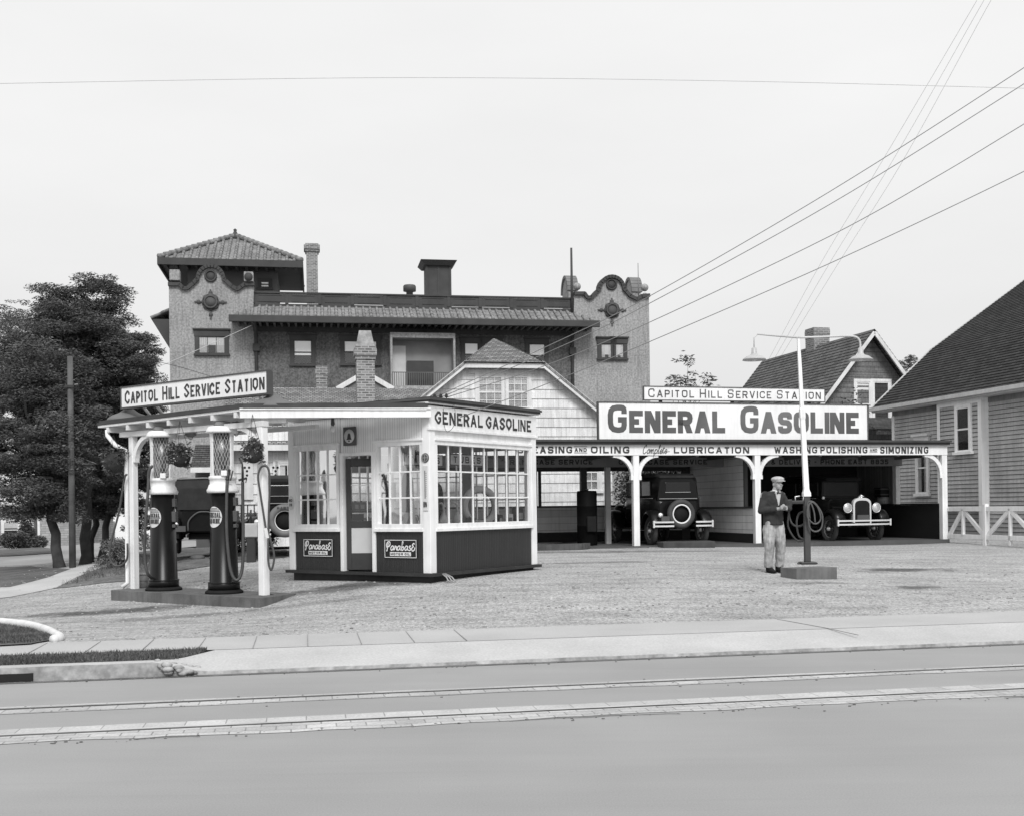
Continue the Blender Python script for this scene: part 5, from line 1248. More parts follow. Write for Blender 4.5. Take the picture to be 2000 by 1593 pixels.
def smooth(pts, n=6):
    q_ = [Vector(p) for p in pts]; q_ = [q_[0]*2-q_[1]]+q_+[q_[-1]*2-q_[-2]]; out = []
    for i in range(1, len(q_)-2):
        for k in range(n):
            t_ = k/n; out.append(.5*((2*q_[i])+(q_[i+1]-q_[i-1])*t_+(2*q_[i-1]-5*q_[i]+4*q_[i+1]-q_[i+2])*t_*t_+(3*q_[i]-q_[i-1]-3*q_[i+1]+q_[i+2])*t_**3))
    out.append(q_[-2]); return out
HOSE = M('hose_rubber', .06, .5, .2, 8); HOSEG = M('hose_grey', .085, .55, .2, 8)
pumps = []
for px, py, d, lb_ in ((438, 1157, 18.65, 'black and white glass topped fuel pump nearer the front canopy post'), (320, 1150, 19.56, 'black and white glass topped fuel pump beside the far left canopy post')):
    p = zplane(px, py, .26); p = P(px, py, d); pumps.append(pump('fuel_pump', lb_, (p.x, p.y, .262), 0))
pt = pumps[0]
def pl(px, py, d): return pt.L(P(px, py, d))
m = MB(); path = smooth([pl(444,937,18.42), pl(443,960,18.40), pl(443,1040,18.38), pl(450,1110,18.36), pl(462,1132,18.36), pl(473,1110,18.4), pl(475,1040,18.42), pl(474,960,18.42), pl(474,940,18.42)])
m.tube(path, .026, 8); m.build('hose', HOSE, pt)
m = MB(); m.tube([pl(474,940,18.42), pl(474,920,18.42), pl(473,905,18.42), pl(467,893,18.42)], [.02,.02,.014,.012], 8); m.bar(pl(466,937,18.42), pl(482,933,18.42), .03, .035); m.tube([pl(482,933,18.42), pl(480,942,18.42)], .008, 6); m.build('nozzle', IRON, pt)
m = MB(); m.tube([pl(444,940,18.42), pl(445,928,18.43), pl(448,917,18.5)], .025, 8); m.ball(pl(444,935,18.42), .035, 10, 8); m.bar(pl(450,938,18.43), pl(455,918,18.43), .012, .02); m.build('coupling', IRON, pt)
pt = pumps[1]
m = MB(); path = smooth([pl(297,910,19.3), pl(291,920,19.3), pl(289,960,19.25), pl(283,1040,19.2), pl(283,1090,19.2), pl(288,1118,19.2), pl(296,1128,19.35)])
m.tube(path, .026, 8); m.build('hose', HOSE, pt)
m = MB(); m.tube([pl(291,955,19.28), pl(290,935,19.28), pl(293,915,19.28), pl(298,908,19.3)], [.03,.024,.02,.016], 8); m.build('nozzle', IRON, pt)
# hoses hung on the canopy posts
def hose_thing(label, path, r, mat=HOSE, extra=None, name='air_hose'):
    p0 = path[len(path)//2]; zmin = min(p.z for p in path); t = T(name, label, 'hose', (p0.x, p0.y, zmin), 0)
    m = MB(); m.tube([t.L(p) for p in smooth(path)], r, 8); m.build('hose', mat, t)
    if extra: extra(t)
    return t
def fit_(t):
    m = MB(); m.bar(t.L(P(519,1030,17.9)), t.L(P(523,1050,17.9)), .045, .05); m.tube([t.L(P(515,1036,17.9)), t.L(P(520,1032,17.9)), t.L(P(527,1038,17.9))], .008, 6); m.build('air_chuck', NICKEL, t)
    m = MB(); m.tube([t.L(P(513,911,18.05)), t.L(P(517,906,17.95)), t.L(P(522,906,17.9))], .015, 6); m.build('hook', NICKEL, t)
hose_thing('thin dark air hose looped on the front canopy post', [P(523,1050,17.9), P(519,1030,17.9), P(508,960,17.9), P(504,930,17.9), P(509,913,17.9), P(517,909,17.9), P(524,915,17.9), P(527,940,17.9), P(525,1000,17.9), P(524,1060,17.9), P(524,1095,17.9), P(529,1112,17.9), P(534,1100,17.9), P(535,1080,17.9), P(526,1045,17.9)], .017, HOSE, fit_)
hose_thing('long dark air hose sagging beside the far left canopy post', [P(248,925,19.95), P(243,935,19.95), P(232,1000,19.95), P(219,1050,19.95), P(214,1085,19.95), P(222,1102,19.95), P(236,1103,19.95), P(248,1090,19.95), P(249,1060,19.95)], .019)
hose_thing('thin grey hose coiled behind the left pump', [P(277,1003,20.1), P(283,1010,20.1), P(277,1035,20.1), P(279,1062,20.1), P(288,1070,20.1), P(297,1058,20.1), P(293,1022,20.1), P(290,1010,20.1), P(285,1030,20.1), P(287,1060,20.1), P(296,1074,20.1)], .012, HOSEG)
# hose lying over the island end
hose_thing('short dark hose lying on the end of the concrete island', [P(521,1160,18.1), P(530,1158,18.15), P(540,1163,18.15), P(543,1174,18.1)], .022, CONCD, None, 'island_hose')
# bucket
p = zplane(279, 1146, .262); t = T('bucket', 'small worn pail on the island at the foot of the left post', 'bucket', (p.x, p.y, .262), 0)
MB().lathe([(0,.004),(.10,.004),(.12,.22),(.125,.225),(.118,.225),(.1,.02),(0,.02)], (0,0,0), 20).build('pail', M('pail_grey', .42, .7, .3, 6), t); MB().torus((0,0,.225), .122, .006, 'z', 24, 6).torus((0,0,.12), .112, .005, 'z', 24, 5).build('rim', DKGREY, t)
# hanging baskets
LEAFB = M_leaf('basket_leaf', .10, .4); LEAFP = M_leaf('basket_flower', .45, .3)
MOSS = M('basket_moss', .03, .95, .4, 12, .8, 30)
for i, (px, py, d, r, lb_) in enumerate(((222, 903, 20.0, .20, 'dark hanging flower basket at the far left corner of the canopy'), (352, 890, 19.0, .19, 'leafy hanging flower basket between the two fuel pumps'), (494, 884, 17.85, .165, 'flowering hanging basket beside the front canopy post'))):
    p = P(px, py, d); t = T('hanging_basket', lb_, 'plant basket', (p.x, p.y, p.z-r), 0, 'hanging baskets along the canopy')
    MB().ball((0,0,r), (r*.92, r*.92, r), 18, 12).build('basket', MOSS, t)
    rgb_ = random.Random(50+i); cl_ = [(0,0,r*1.2,r*.95,r*.95,r*.8)]
    for k in range(16): a = rgb_.uniform(0, 6.28); q_ = rgb_.uniform(.4, 1.05)*r; cl_.append((q_*math.cos(a), q_*math.sin(a), r*rgb_.uniform(.2, 2.3), r*rgb_.uniform(.15,.4), r*.3, r*rgb_.uniform(.2,.5)))
    leaf_mesh('foliage', LEAFB, t, cl_, 1100, .055, .45, .4, 20+i)
    if i != 0: leaf_mesh('flower', LEAFP, t, [(0,-r*.2,r*1.4,r*.98,r*.98,r*.6), (-r*.3,-r*.5,r*.8,r*.6,r*.6,r*.5)], 150, .028, .8, .2, 40+i)
    m = MB()
    for k in range(3): a = k*2.1; m.tube([(r*.8*math.cos(a), r*.8*math.sin(a), r*1.5), (0, 0, 3.14-p.z+r-(.15 if i == 0 else 0))], .004, 4)
    m.build('chain', IRON, t)

# ================================================================== SERVICE SHED
S = T('service_shed', 'long open fronted white service shed with arched brackets and painted fascia', 'shed', (3.14, 28.4, .58), GX)
SZ = .58
xe = S.py(1845, 960)[0]; x2_ = S.py(1480, 960)[0]; xl_ = S.py(720, 900)[0]; xr_ = S.py(1849, 880)[0]; YB = 4.4
zf1 = S.py(1243, 867.5)[1]; zf0 = S.py(1243, 888.5)[1]
FASW = M('fascia_white', .77, .6, .07, 1.6, .06, 50, streak=.14)
o = MB().box(xl_, xr_, -.03, .02, zf0, zf1).build('fascia', FASW, S, .004)
m = MB().box(xl_, xr_+.02, -.12, YB+.3, zf1, zf1+.06).box(xl_, xr_+.05, -.17, YB+.3, zf1+.06, zf1+.115); m.build('roof', TINROOF, S)
m = MB().box(xl_, xr_, .021, YB, zf0+.10, zf0+.14)
for i in range(14): x = xl_+.3+i*(xr_-xl_-.6)/13; m.box(x-.04, x+.04, .03, YB, zf0-.04, zf0+.098)
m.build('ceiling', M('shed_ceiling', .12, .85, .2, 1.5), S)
def fl(s_, px0, px1, py0, py1, wgt=.235, rnd=.35, seg=4, mat=LETTER, gap=.3, y=-.03, space=.5, par=o):
    a_ = S.py(px0, (py0+py1)/2, y); b_ = S.py(px1, (py0+py1)/2, y); z0_ = S.py(px0, py1, y)[1]; z1_ = S.py(px0, py0, y)[1]
    m = MB(); lettering(m, s_, a_[0], b_[0], z0_, z1_, face_y(y), wgt, 1, rnd, seg, gap, space); m.build('lettering', mat, par, recalc=False)
fl('GREASING', 1010, 1117.5, 871, 884.5); fl('OILING', 1154, 1229, 871, 884.5); fl('AND', 1122, 1146, 874, 881.5, .25)
m = MB(); a_ = S.py(1121, 871.5, -.03); b_ = S.py(1147, 883.5, -.03)
for z in (a_[1], b_[1]): m.add([(a_[0], -.0335, z-.008), (b_[0], -.0335, z-.008), (b_[0], -.0335, z+.008), (a_[0], -.0335, z+.008)], [(0,1,2,3)])
a_ = S.py(1255, 886, -.03); b_ = S.py(1306, 868, -.03); script(m, 'Complete', a_[0], b_[0]-.05, a_[1]+.015, b_[1]-.01, face_y(-.03), .020, .22)
a2 = S.py(1280, 884.5, -.03); m.bar((a2[0], -.0335, a2[1]), (S.py(1308, 880, -.03)[0], -.0335, a2[1]+.05), .004, .012)
fl('LUBRICATION', 1316, 1463, 872, 884.5); fl('WASHING', 1512, 1596, 871.5, 884.5, .22); fl('POLISHING', 1602, 1694, 871.5, 884.5, .22); fl('SIMONIZING', 1719, 1813, 871.5, 885, .22)
fl('AND', 1699, 1713, 875.5, 881, .22, mat=LETTER2)
a_ = S.py(1698, 873.5, -.03); b_ = S.py(1714, 882.5, -.03)
for z in (a_[1], b_[1]): m.add([(a_[0], -.0335, z-.005), (b_[0], -.0335, z-.005), (b_[0], -.0335, z+.005), (a_[0], -.0335, z+.005)], [(0,1,2,3)])
m.build('lettering', LETTER2, o, recalc=False)
for x in (0, x2_, xe): MB().box(x-.08, x+.08, -.02-.0, .14, -.1, zf0-.001).build('post', WHITE, S, .01)
m_ = []
for x, sx in ((-.08, -1), (.08, 1), (x2_-.08, -1), (x2_+.08, 1), (xe-.08, -1)):
    m = MB(); bracket(m, x, .05, zf0, .52, sx, .10, .10); m.bar((x+sx*.01, .05, zf0-.52), (x+sx*.01, .05, zf0-.62), .10, .13, up=(0,1,0)); m.build('bracket', WHITE, S)
yi = 2.0; INB = M('inner_beam', .20, .8, .12, 1.5, streak=.1)
zi1 = S.py(1300, 893, yi)[1]; zi0 = S.py(1300, 911, yi)[1]
ib = MB().box(xl_, xe, yi-.03, yi+.03, zi0, zi1).build('inner_beam', INB, S)
for s_, a_, b_ in (('CRANKCASE SERVICE', 985, 1157), ('CRANKCASE SERVICE', 1208, 1381), ('WE CALL & DELIVER - PHONE EAST 8835', 1433, 1735)):
    fl(s_, a_, b_, 897, 906.5, .22, .35, 3, M('beam_letter', .02, .8), .3, yi-.03, .6, ib)
for px in (1187, 1752):
    x = S.py(px, 980, yi)[0]; MB().box(x-.07, x+.07, yi-.07, yi+.07, -.1 if px < 1300 else 1.0, zi0-.001).build('inner_post', M('post_grey', .42, .7, .15, 1.2, streak=.2) if px < 1300 else WHITE2, S, .01)
x = S.py(1140, 960, YB-.2)[0]; MB().box(x-.09, x+.09, YB-.25, YB-.1, 0, zi1+.2).build('inner_post', DKGREY, S)
ze1 = S.py(1300, 987.5, YB)[1]; zw = S.py(1100, 1038, YB)[1]
xk = S.py(1330, 960, YB)[0]
BOARDG = M_grooved('grey_boards', .58, 'z', .19, .05, .4, .8, .1, .2)
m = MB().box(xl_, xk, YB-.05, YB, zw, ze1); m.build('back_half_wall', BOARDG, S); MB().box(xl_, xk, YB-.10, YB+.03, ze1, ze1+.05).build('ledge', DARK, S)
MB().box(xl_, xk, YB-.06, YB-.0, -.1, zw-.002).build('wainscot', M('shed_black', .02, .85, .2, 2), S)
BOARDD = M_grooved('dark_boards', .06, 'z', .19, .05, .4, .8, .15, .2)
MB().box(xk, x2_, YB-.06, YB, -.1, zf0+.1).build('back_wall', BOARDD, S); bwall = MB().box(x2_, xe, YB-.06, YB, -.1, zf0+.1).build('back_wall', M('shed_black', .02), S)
def sh_thing(name, label, cat, lx, ly, lz):
    w_ = Matrix.Translation(S.loc) @ Matrix.Rotation(GX, 4, 'Z') @ Vector((lx, ly, lz)); return T(name, label, cat, tuple(w_), GX)
fl('WASHED', 1530, 1620, 928, 950, .18, .35, 3, M('ghost_letter', .06, .8), .4, YB-.06, .5, bwall)
MB().box(xl_, xk, YB-.08, YB-.02, S.py(1100, 920, YB)[1], zf0+.1).build('back_header', M('header_grey', .07, .85, .15), S)
x = S.py(1042, 950, YB-.05)[0]; m = MB()
for px in (1046, 1054): x = S.py(px, 950, YB)[0]; m.box(x-.05, x+.03, YB-.07, YB-.01, ze1+.05, ze1+1.6)
m.build('window_post', DARK, S)
# partition between the bays, white boards above black
BW_ = M_grooved('white_boards', .80, 'z', .19, .045, .55, .65, .06, .15)
ztop = 1.55-SZ+.02; zlow = .86-SZ
m = MB().box(x2_-.04, x2_+.04, .15, YB-.06, zlow, ztop-.05); m.build('partition', BW_, S); MB().box(x2_-.05, x2_+.05, .141, YB-.06, -.1, zlow-.002).build('partition_base', M('shed_black', .02), S)
MB().box(x2_-.09, x2_+.06, .141, YB-.06, ztop-.049, ztop).build('ledge', DARK, S); MB().box(x2_-.035, x2_+.03, .75, YB-.06, ztop+.001, zf0+.1).build('partition_top', M_grooved('cream_boards', .72, 'z', .19, .045, .5, .65, .06, .1), S)
MB().box(x2_-.045, x2_+.04, .66, .749, ztop+.001, zf0+.1).build('partition_stud', DARK, S)
# right side wall: dark lower half, open above, board door at the back
m = MB().box(xe-.05, xe+.03, .141, YB-.06, -.1, ztop-.02); m.build('side_wall', M('tarred_boards', .016, .7, .3, 1.5, .1, streak=.1), S)
MB().box(xe-.10, xe+.05, .145, YB, ztop-.019, ztop+.02).build('ledge', BLACKM, S)
MB().box(xe-.04, xe+.02, 2.4, YB-.06, ztop+.021, zf0+.09).build('board_door', M_grooved('door_boards', .20, 'xy', .14, .08, .6, .85, .25, .25), S)
FLO = MB().box(xl_, xe+.05, -.12, YB, -.2, .035); FLO.build('floor_slab', M('oily_floor', .075, .75, .35, 1.2, .2, 30), S)
m = MB().box(xl_, .15, -.45, -.125, -.2, .012); m.build('floor_edge', CONCD, S)

t = sh_thing('grease_drum', 'pale drum with a dark crate on top on the ledge of the right bay wall', 'drum', xe-.16, 2.75, ztop+.021)
MB().lathe([(0,0),(.17,0),(.18,.10),(.17,.20),(0,.2)], (0,0,0), 18).build('drum', GREY, t); MB().box(-.17,.17,-.17,.17,.201,.48).build('crate', BLACKM, t, .01); MB().box(-.18,.18,-.18,.18,.42,.45).box(-.18,.18,-.18,.18,.26,.29).build('band', DKGREY, t)
# signs on the shed roof
G1 = T('billboard', 'very large white roof sign with two big dark words on the shed', 'sign', tuple(S.o.matrix_basis.translation) if False else (3.14, 28.4, .58+zf1+.115), GX)
a = G1.py(1170, 850); b = G1.py(1694, 850); zb_ = .0; zt_ = G1.py(1170, 786)[1]
MB().box(a[0], b[0], 0, .08, zb_, zt_).build('board', SIGNW, G1)
e = .028; m = MB().box(a[0]-e, b[0]+e, -.02, .10, zt_, zt_+e).box(a[0]-e, a[0]-.0005, -.02, .10, zb_, zt_).box(b[0]+.0005, b[0]+e, -.02, .10, zb_, zt_).box(a[0], b[0], -.02, -.0005, zb_, zb_+.02); m.build('frame', DKGREY, G1)
BIGL = M('big_letter', .10, .55, .5, .4)
zz0, zz1 = G1.py(1190, 844.5)[1], G1.py(1190, 790)[1]
m = MB(); lettering(m, 'GENERAL', G1.py(1187, 820)[0], G1.py(1416, 820)[0], zz0, zz1, face_y(0), .20, .80, .26, 3, .12); lettering(m, 'GASOLINE', G1.py(1446, 820)[0], G1.py(1677, 820)[0], zz0, zz1, face_y(0), .20, .80, .26, 3, .12); m.build('lettering', BIGL, G1, recalc=False)
for i in range(5): x = a[0]+.5+i*(b[0]-a[0]-1)/4; MB().bar((x, .1, zt_-.1), (x, 1.4, .0), .06, .08).build('strut', DKGREY, G1)
G2 = T('name_sign', 'narrow white lettered sign standing just above the large billboard', 'sign', (3.14, 28.4, .58+zf1+.115), GX)
a = G2.py(1258, 768, .12); b = G2.py(1610, 768, .12); z0_ = G2.py(1258, 780, .12)[1]; z1_ = G2.py(1258, 755, .12)[1]
MB().box(a[0], b[0], .12, .17, z0_, z1_).build('board', SIGNW, G2); m = MB()
m.box(a[0]-.02, b[0]+.02, .105, .18, z1_, z1_+.02).box(a[0]-.02, b[0]+.02, .105, .18, z0_-.02, z0_).box(a[0]-.02, a[0], .105, .18, z0_, z1_).box(b[0], b[0]+.02, .105, .18, z0_, z1_); m.build('frame', DKGREY, G2)
m = MB(); lettering(m, 'CAPITOL HILL SERVICE STATION', G2.py(1266, 768, .12)[0], G2.py(1603, 768, .12)[0], z0_+(z1_-z0_)*.18, z0_+(z1_-z0_)*.86, face_y(.12), .135, .84, .45, 5, .34, .55); m.build('lettering', LETTER2, G2, recalc=False)
for px in (1290, 1430, 1580): x = G2.py(px, 768, .2)[0]; MB().box(x-.04, x+.04, .18, .24, .0, z1_-.05).build('strut', DKGREY, G2)

# ================================================================== MOTOR CARS
CARGL = M('car_glass', .015, .12, .1, 2, spec=.35)
TOPF = M('car_top_fabric', .022, .9, .25, 5, .3, 30)
TYRE = M('car_tyre', .045, .75, .25, 6, .2, 60)
SPOKE = M('wheel_spoke', .05, .4, .2, 6)
RIMG = M('rim_grey', .22, .4, .1, 4)
LENS = M('lamp_lens', .62, .08, .1, 6, metal=.6)
def rr_ring(x, w0, w1, z0, z1, r, n=4):
    """cross-section in the yz plane, rounded at the top"""
    pts = [(x, -w0, z0), (x, w0, z0)]
    for k in range(n+1): a = R(90*k/n); pts.append((x, w1-r+r*math.cos(a), z1-r+r*math.sin(a)))
    for k in range(n+1): a = R(90+90*k/n); pts.append((x, -w1+r+r*math.cos(a), z1-r+r*math.sin(a)))
    return pts
def car(name, label, loc, rz, style='sedan', group=None, rimm=None, spare=True, top=TOPF):
    t = T(name, label, 'car', loc, rz, group)
    WB, TR = 2.70, .70
    MB().loft([rr_ring(-1.48, .52, .50, .62, 1.12, .1), rr_ring(-1.40, .63, .62, .58, 1.22, .06), rr_ring(-.6, .67, .67, .56, 1.24, .05), rr_ring(.60, .66, .66, .56, 1.24, .05), rr_ring(.98, .52, .50, .56, 1.20, .12)]).build('body', BLACKP, t)
    MB().loft([rr_ring(.981, .50, .47, .58, 1.20, .16, 6), rr_ring(1.35, .43, .40, .58, 1.19, .16, 6), rr_ring(1.74, .33, .31, .58, 1.17, .15, 6)]).build('bonnet', BLACKP, t)
    m = MB()
    for s in (-1, 1):
        for k in range(9): m.box(1.12+k*.055, 1.14+k*.055, s*.45-.02, s*.45+.02, .72, .98)
    m.build('louvre', BLACKM, t)
    if style == 'sedan':
        MB().loft([rr_ring(-1.46, .56, .50, 1.16, 1.70, .14), rr_ring(-1.36, .61, .57, 1.16, 1.80, .16), rr_ring(-.4, .64, .61, 1.16, 1.83, .14), rr_ring(.55, .63, .60, 1.16, 1.82, .13), rr_ring(.78, .60, .57, 1.16, 1.76, .12)]).build('cabin', BLACKP, t)
        MB().loft([rr_ring(-1.42, .50, .47, 1.74, 1.77, .015), rr_ring(-1.25, .56, .53, 1.76, 1.85, .05), rr_ring(.4, .58, .55, 1.78, 1.87, .05), rr_ring(.95, .56, .54, 1.73, 1.76, .01)]).build('roof', top, t)
        for s in (-1, 1):
            for x0, x1 in ((-1.12, -.52), (-.42, .12), (.2, .66)):
                MB().box(x0, x1, s*.622-.012, s*.622+.012, 1.28, 1.66).build('side_window', CARGL, t, .01)
        MB().box(-1.475, -1.44, -.34, .34, 1.37, 1.62).build('rear_window', CARGL, t, .02); m = MB().box(-1.479, -1.474, -.35, .35, 1.355, 1.37); m.build('window_trim', CHROMED, t)
        MB().box(.775, .79, -.52, .52, 1.27, 1.66).build('windscreen', CARGL, t, .01); MB().box(.79, .97, -.55, .55, 1.685, 1.72).build('visor', BLACKM, t)
    else:
        MB().loft([rr_ring(-1.52, .60, .56, 1.12, 1.62, .10), rr_ring(-1.42, .66, .64, 1.16, 1.84, .10), rr_ring(-.5, .67, .65, 1.16, 1.90, .10), rr_ring(.5, .66, .64, 1.16, 1.88, .10), rr_ring(.86, .62, .60, 1.16, 1.80, .08)]).build('folding_top', top, t)
        MB().box(-1.50, -1.475, -.30, .30, 1.47, 1.60).build('rear_window', M('celluloid', .26, .4, .3, 8), t, .02)
        MB().box(.86, .875, -.55, .55, 1.27, 1.70).build('windscreen', CARGL, t)
        m = MB().tube([(-1.435, -.60, 1.84), (-1.44, 0, 1.86), (-1.435, .60, 1.84)], .02, 6); m.build('top_seam', M('seam_grey', .2, .8), t)
        m = MB(); arch = smooth([(-1.53, -.36, .62), (-1.53, -.34, .86), (-1.53, -.16, 1.04), (-1.53, 0, 1.07), (-1.53, .16, 1.04), (-1.53, .34, .86), (-1.53, .36, .62)]); m.tube(arch, .02, 6); m.build('tail_arch', DKGREY, t)
    m = MB()
    for s in (-1, 1): m.box(-1.38, .6, s*.668-.008, s*.668+.008, 1.205, 1.22)
    m.box(-1.50, -1.47, -.52, .52, 1.19, 1.205); m.build('belt_line', M('pinstripe', .3, .4), t)
    m = MB(); m.box(-1.3, 1.7, -.36, .36, .42, .555); m.build('chassis', BLACKM, t)
    for s in (-1, 1):
        MB().box(-.98, .92, s*.70-.15, s*.70+.15, .40, .435).build('running_board', BLACKM, t)
        for path in (smooth([(1.86,.50),(1.83,.70),(1.66,.86),(1.40,.88),(1.16,.74),(.98,.52),(.86,.435)], 4), smooth([(-.90,.435),(-1.0,.60),(-1.14,.80),(-1.36,.88),(-1.60,.82),(-1.76,.62),(-1.80,.46)], 4)):
            pp = [Vector((p[0], p[1])) if len(p) == 2 else Vector((p.x, p.y)) for p in path]; m = MB(); vs = []
            for i, p in enumerate(pp):
                d = (pp[min(i+1, len(pp)-1)]-pp[max(i-1, 0)]).normalized(); nn = Vector((d.y, -d.x)); nn = nn if nn.y > -.2 else -nn
                for y, o_ in ((.50, -.01), (.58, .02), (.70, .035), (.80, .015), (.855, -.05), (.85, -.075), (.80, -.02), (.70, .0), (.58, -.015)):
                    q_ = p+nn*o_; vs.append((q_.x, s*y, q_.y))
            k = 9; m.add(vs, [(i*k+j, i*k+(j+1)%k, (i+1)*k+(j+1)%k, (i+1)*k+j) for i in range(len(pp)-1) for j in range(k)], 0, True); m.build('fender', BLACKP, t)
    # wheels
    wheel = None
    def mk(x, y, z):
        m = MB()
        for k in range(12): a = 2*math.pi*k/12; m.bar((.05*math.cos(a), 0, .05*math.sin(a)), (.25*math.cos(a), 0, .25*math.sin(a)), .032, .03, up=(0,1,0))
        wo_ = m.build('wheel', SPOKE, t); wo_.location = (x, y, z)
        MB().torus((0,0,0), .305, .075, 'y', 36, 10, flat=.9).build('tyre', TYRE, wo_); MB().torus((0,0,0), .245, .02, 'y', 36, 6, flat=1.6).build('rim', rimm or RIMG, wo_)
        MB().lathe([(.055,-.06),(.06,.0),(.055,.06),(.03,.085),(0,.09)], (0,0,0), 14, 'y').lathe([(0,-.09),(.03,-.085),(.055,-.06)], (0,0,0), 14, 'y').build('hub', NICKEL, wo_); return wo_
    wheel = mk(WB/2, TR, .38)
    def cp(x, y, z, rz_=0):
        c = wheel.copy(); C.objects.link(c); c.location = (x, y, z); c.rotation_euler = (0, 0, rz_)
        for ch in list(wheel.children): d = ch.copy(); C.objects.link(d); d.parent = c
        return c
    for x, y in ((WB/2, -TR), (-WB/2, TR), (-WB/2, -TR)): cp(x, y, .38)
    if spare:
        m = MB().torus((-1.66, 0, .80), .305, .078, 'x', 40, 10); sp_ = m.build('spare_wheel', TYRE, t); MB().torus((-1.70, 0, .80), .235, .022, 'x', 40, 8).build('rim', M('rim_white', .75, .4), sp_); MB().lathe([(0,-1.64),(.22,-1.64),(.22,-1.60)], (0,0,.80), 24, 'x').build('hub_plate', BLACKM, sp_)
    # bumpers
    def bumper(xc, parts, sg):
        m = MB()
        for y0, y1 in parts:
            for z in (.50, .60):
                n_ = 8; pr = None
                for i in range(n_+1):
                    y = y0+(y1-y0)*i/n_; x = xc-sg*.10*(y/.8)**4; p = (x, y, z)
                    if pr: m.bar(pr, p, .02, .042)
                    pr = p
            for y in (y0, y1):
                if abs(y) > .4: m.box(xc-sg*.11-.02, xc-sg*.11+.03, y-.02, y+.02, .46, .64)
        return m.build('bumper', NICKEL, t)
    bumper(2.02, ((-.80, .80),), 1)
    if style == 'sedan': bumper(-1.92, ((-.80, -.30), (.30, .80)), -1)
    for s in (-1, 1): MB().box(1.6, 2.0, s*.36-.02, s*.36+.02, .48, .54).box(-1.9, -1.3, s*.36-.02, s*.36+.02, .48, .54).build('bumper_iron', BLACKM, t)
    # radiator
    arch = [(.275*math.copysign(abs(math.cos(R(a)))**.7, math.cos(R(a))), 1.02+.19*math.sin(R(a))**.8) for a in range(0, 181, 12)]
    MB().prism([(.275, .50)]+arch+[(-.275, .50)], 1.741, 1.83, 'yz').build('radiator', NICKEL, t, .012)
    ar2 = [(.225*math.copysign(abs(math.cos(R(a)))**.7, math.cos(R(a))), 1.0+.14*math.sin(R(a))**.8) for a in range(0, 181, 15)]
    MB().prism([(.225, .53)]+ar2+[(-.225, .53)], 1.80, 1.836, 'yz').build('radiator_core', BLACKM, t); MB().tube([(1.79,0,1.19),(1.79,0,1.24)], .03, 10).ball((1.79,0,1.26), .035, 10, 8).box(1.77,1.81,-.07,.07,1.245,1.26).build('radiator_cap', NICKEL, t)
    MB().box(1.837, 1.845, -.16, .20, .62, .75).build('number_plate', DKGREY, t)
    m = MB().tube([(1.80, -.56, .80), (1.80, .56, .80)], .016, 6); m.build('lamp_bar', BLACKM, t)
    for s in (-1, 1):
        h = MB().lathe([(.02,-.16),(.08,-.13),(.115,-.06),(.125,.0),(.13,.02),(.115,.03)], (1.80, s*.44, .94), 20, 'x').tube([(1.80, s*.44, .80), (1.80, s*.44, .84)], .02, 6).build('headlight', BLACKP, t)
        MB().lathe([(.118,.022),(.10,.04),(.06,.05),(0,.055)], (1.80, s*.44, .94), 20, 'x').build('lens', LENS, h); MB().torus((1.825, s*.44, .94), .122, .012, 'x', 24, 6).build('rim', NICKEL, h)
        MB().lathe([(0,-.05),(.04,-.03),(.045,.02),(0,.04)], (.82, s*.56, 1.22), 10, 'x').build('cowl_lamp', NICKEL, t)
    MB().lathe([(0,-.05),(.055,-.045),(.06,.0),(.03,.05)], (-1.80, .62, .78), 14, 'x').build('tail_light', NICKEL, t)
    m = MB().box(-1.88, -1.87, .40, .62, .62, .75); m.build('rear_plate', DKGREY, t)
    return t
def carpos(px, d): p = P(px, 1060, d); return (p.x, p.y)
# rear-view sedan in the middle bay, heading into the shed
hd = R(90)+GX+R(0)
def put(px, d_end, end, head, z=None):
    """car centre so that its rear (end=-1) or front (end=+1) stands at pixel column px and depth d_end"""
    p = P(px, 1060, d_end); c = Vector((p.x, p.y))-Vector((math.cos(head), math.sin(head)))*end*1.9
    return (c.x, c.y, (gz(c.x, c.y)+.02) if z is None else z)
rimw = M('rim_white', .75)
car('sedan_car', 'black sedan seen from behind with white rimmed spare wheel in the shed', put(1338, 28.6, -1, hd), hd, 'sedan', 'old motor cars', RIMG)
hd2 = R(-90)+GX+R(2)
car('sedan_car', 'black sedan facing out of the right shed bay with bright radiator', put(1688, 30.2, 1, hd2), hd2, 'sedan', 'old motor cars', RIMG, True, BLACKM)
hd3 = R(90)+R(14)
car('touring_car', 'dark touring car with cloth top parked behind the fuel pumps', put(398, 26.0, -1, hd3), hd3, 'tourer', 'old motor cars', RIMG, False)
cD = car('sedan_car', 'dark sedan with pale covered spare wheel between canopy post and kiosk', put(556, 25.5, -1, R(90)+R(8)), R(90)+R(8), 'sedan', 'old motor cars', RIMG, True)
m = MB().torus((-1.675, 0, .80), .300, .085, 'x', 40, 10); m.build('spare_cover', M('cover_pale', .13, .6, .2, 5), cD); m = MB(); lettering(m, 'PARTS', -.17, .17, 1.06, 1.12, lambda x, z, l: (-1.765-l, -x, z), .22, 1, .3, 2); m.build('lettering', LETTER, cD, recalc=False)

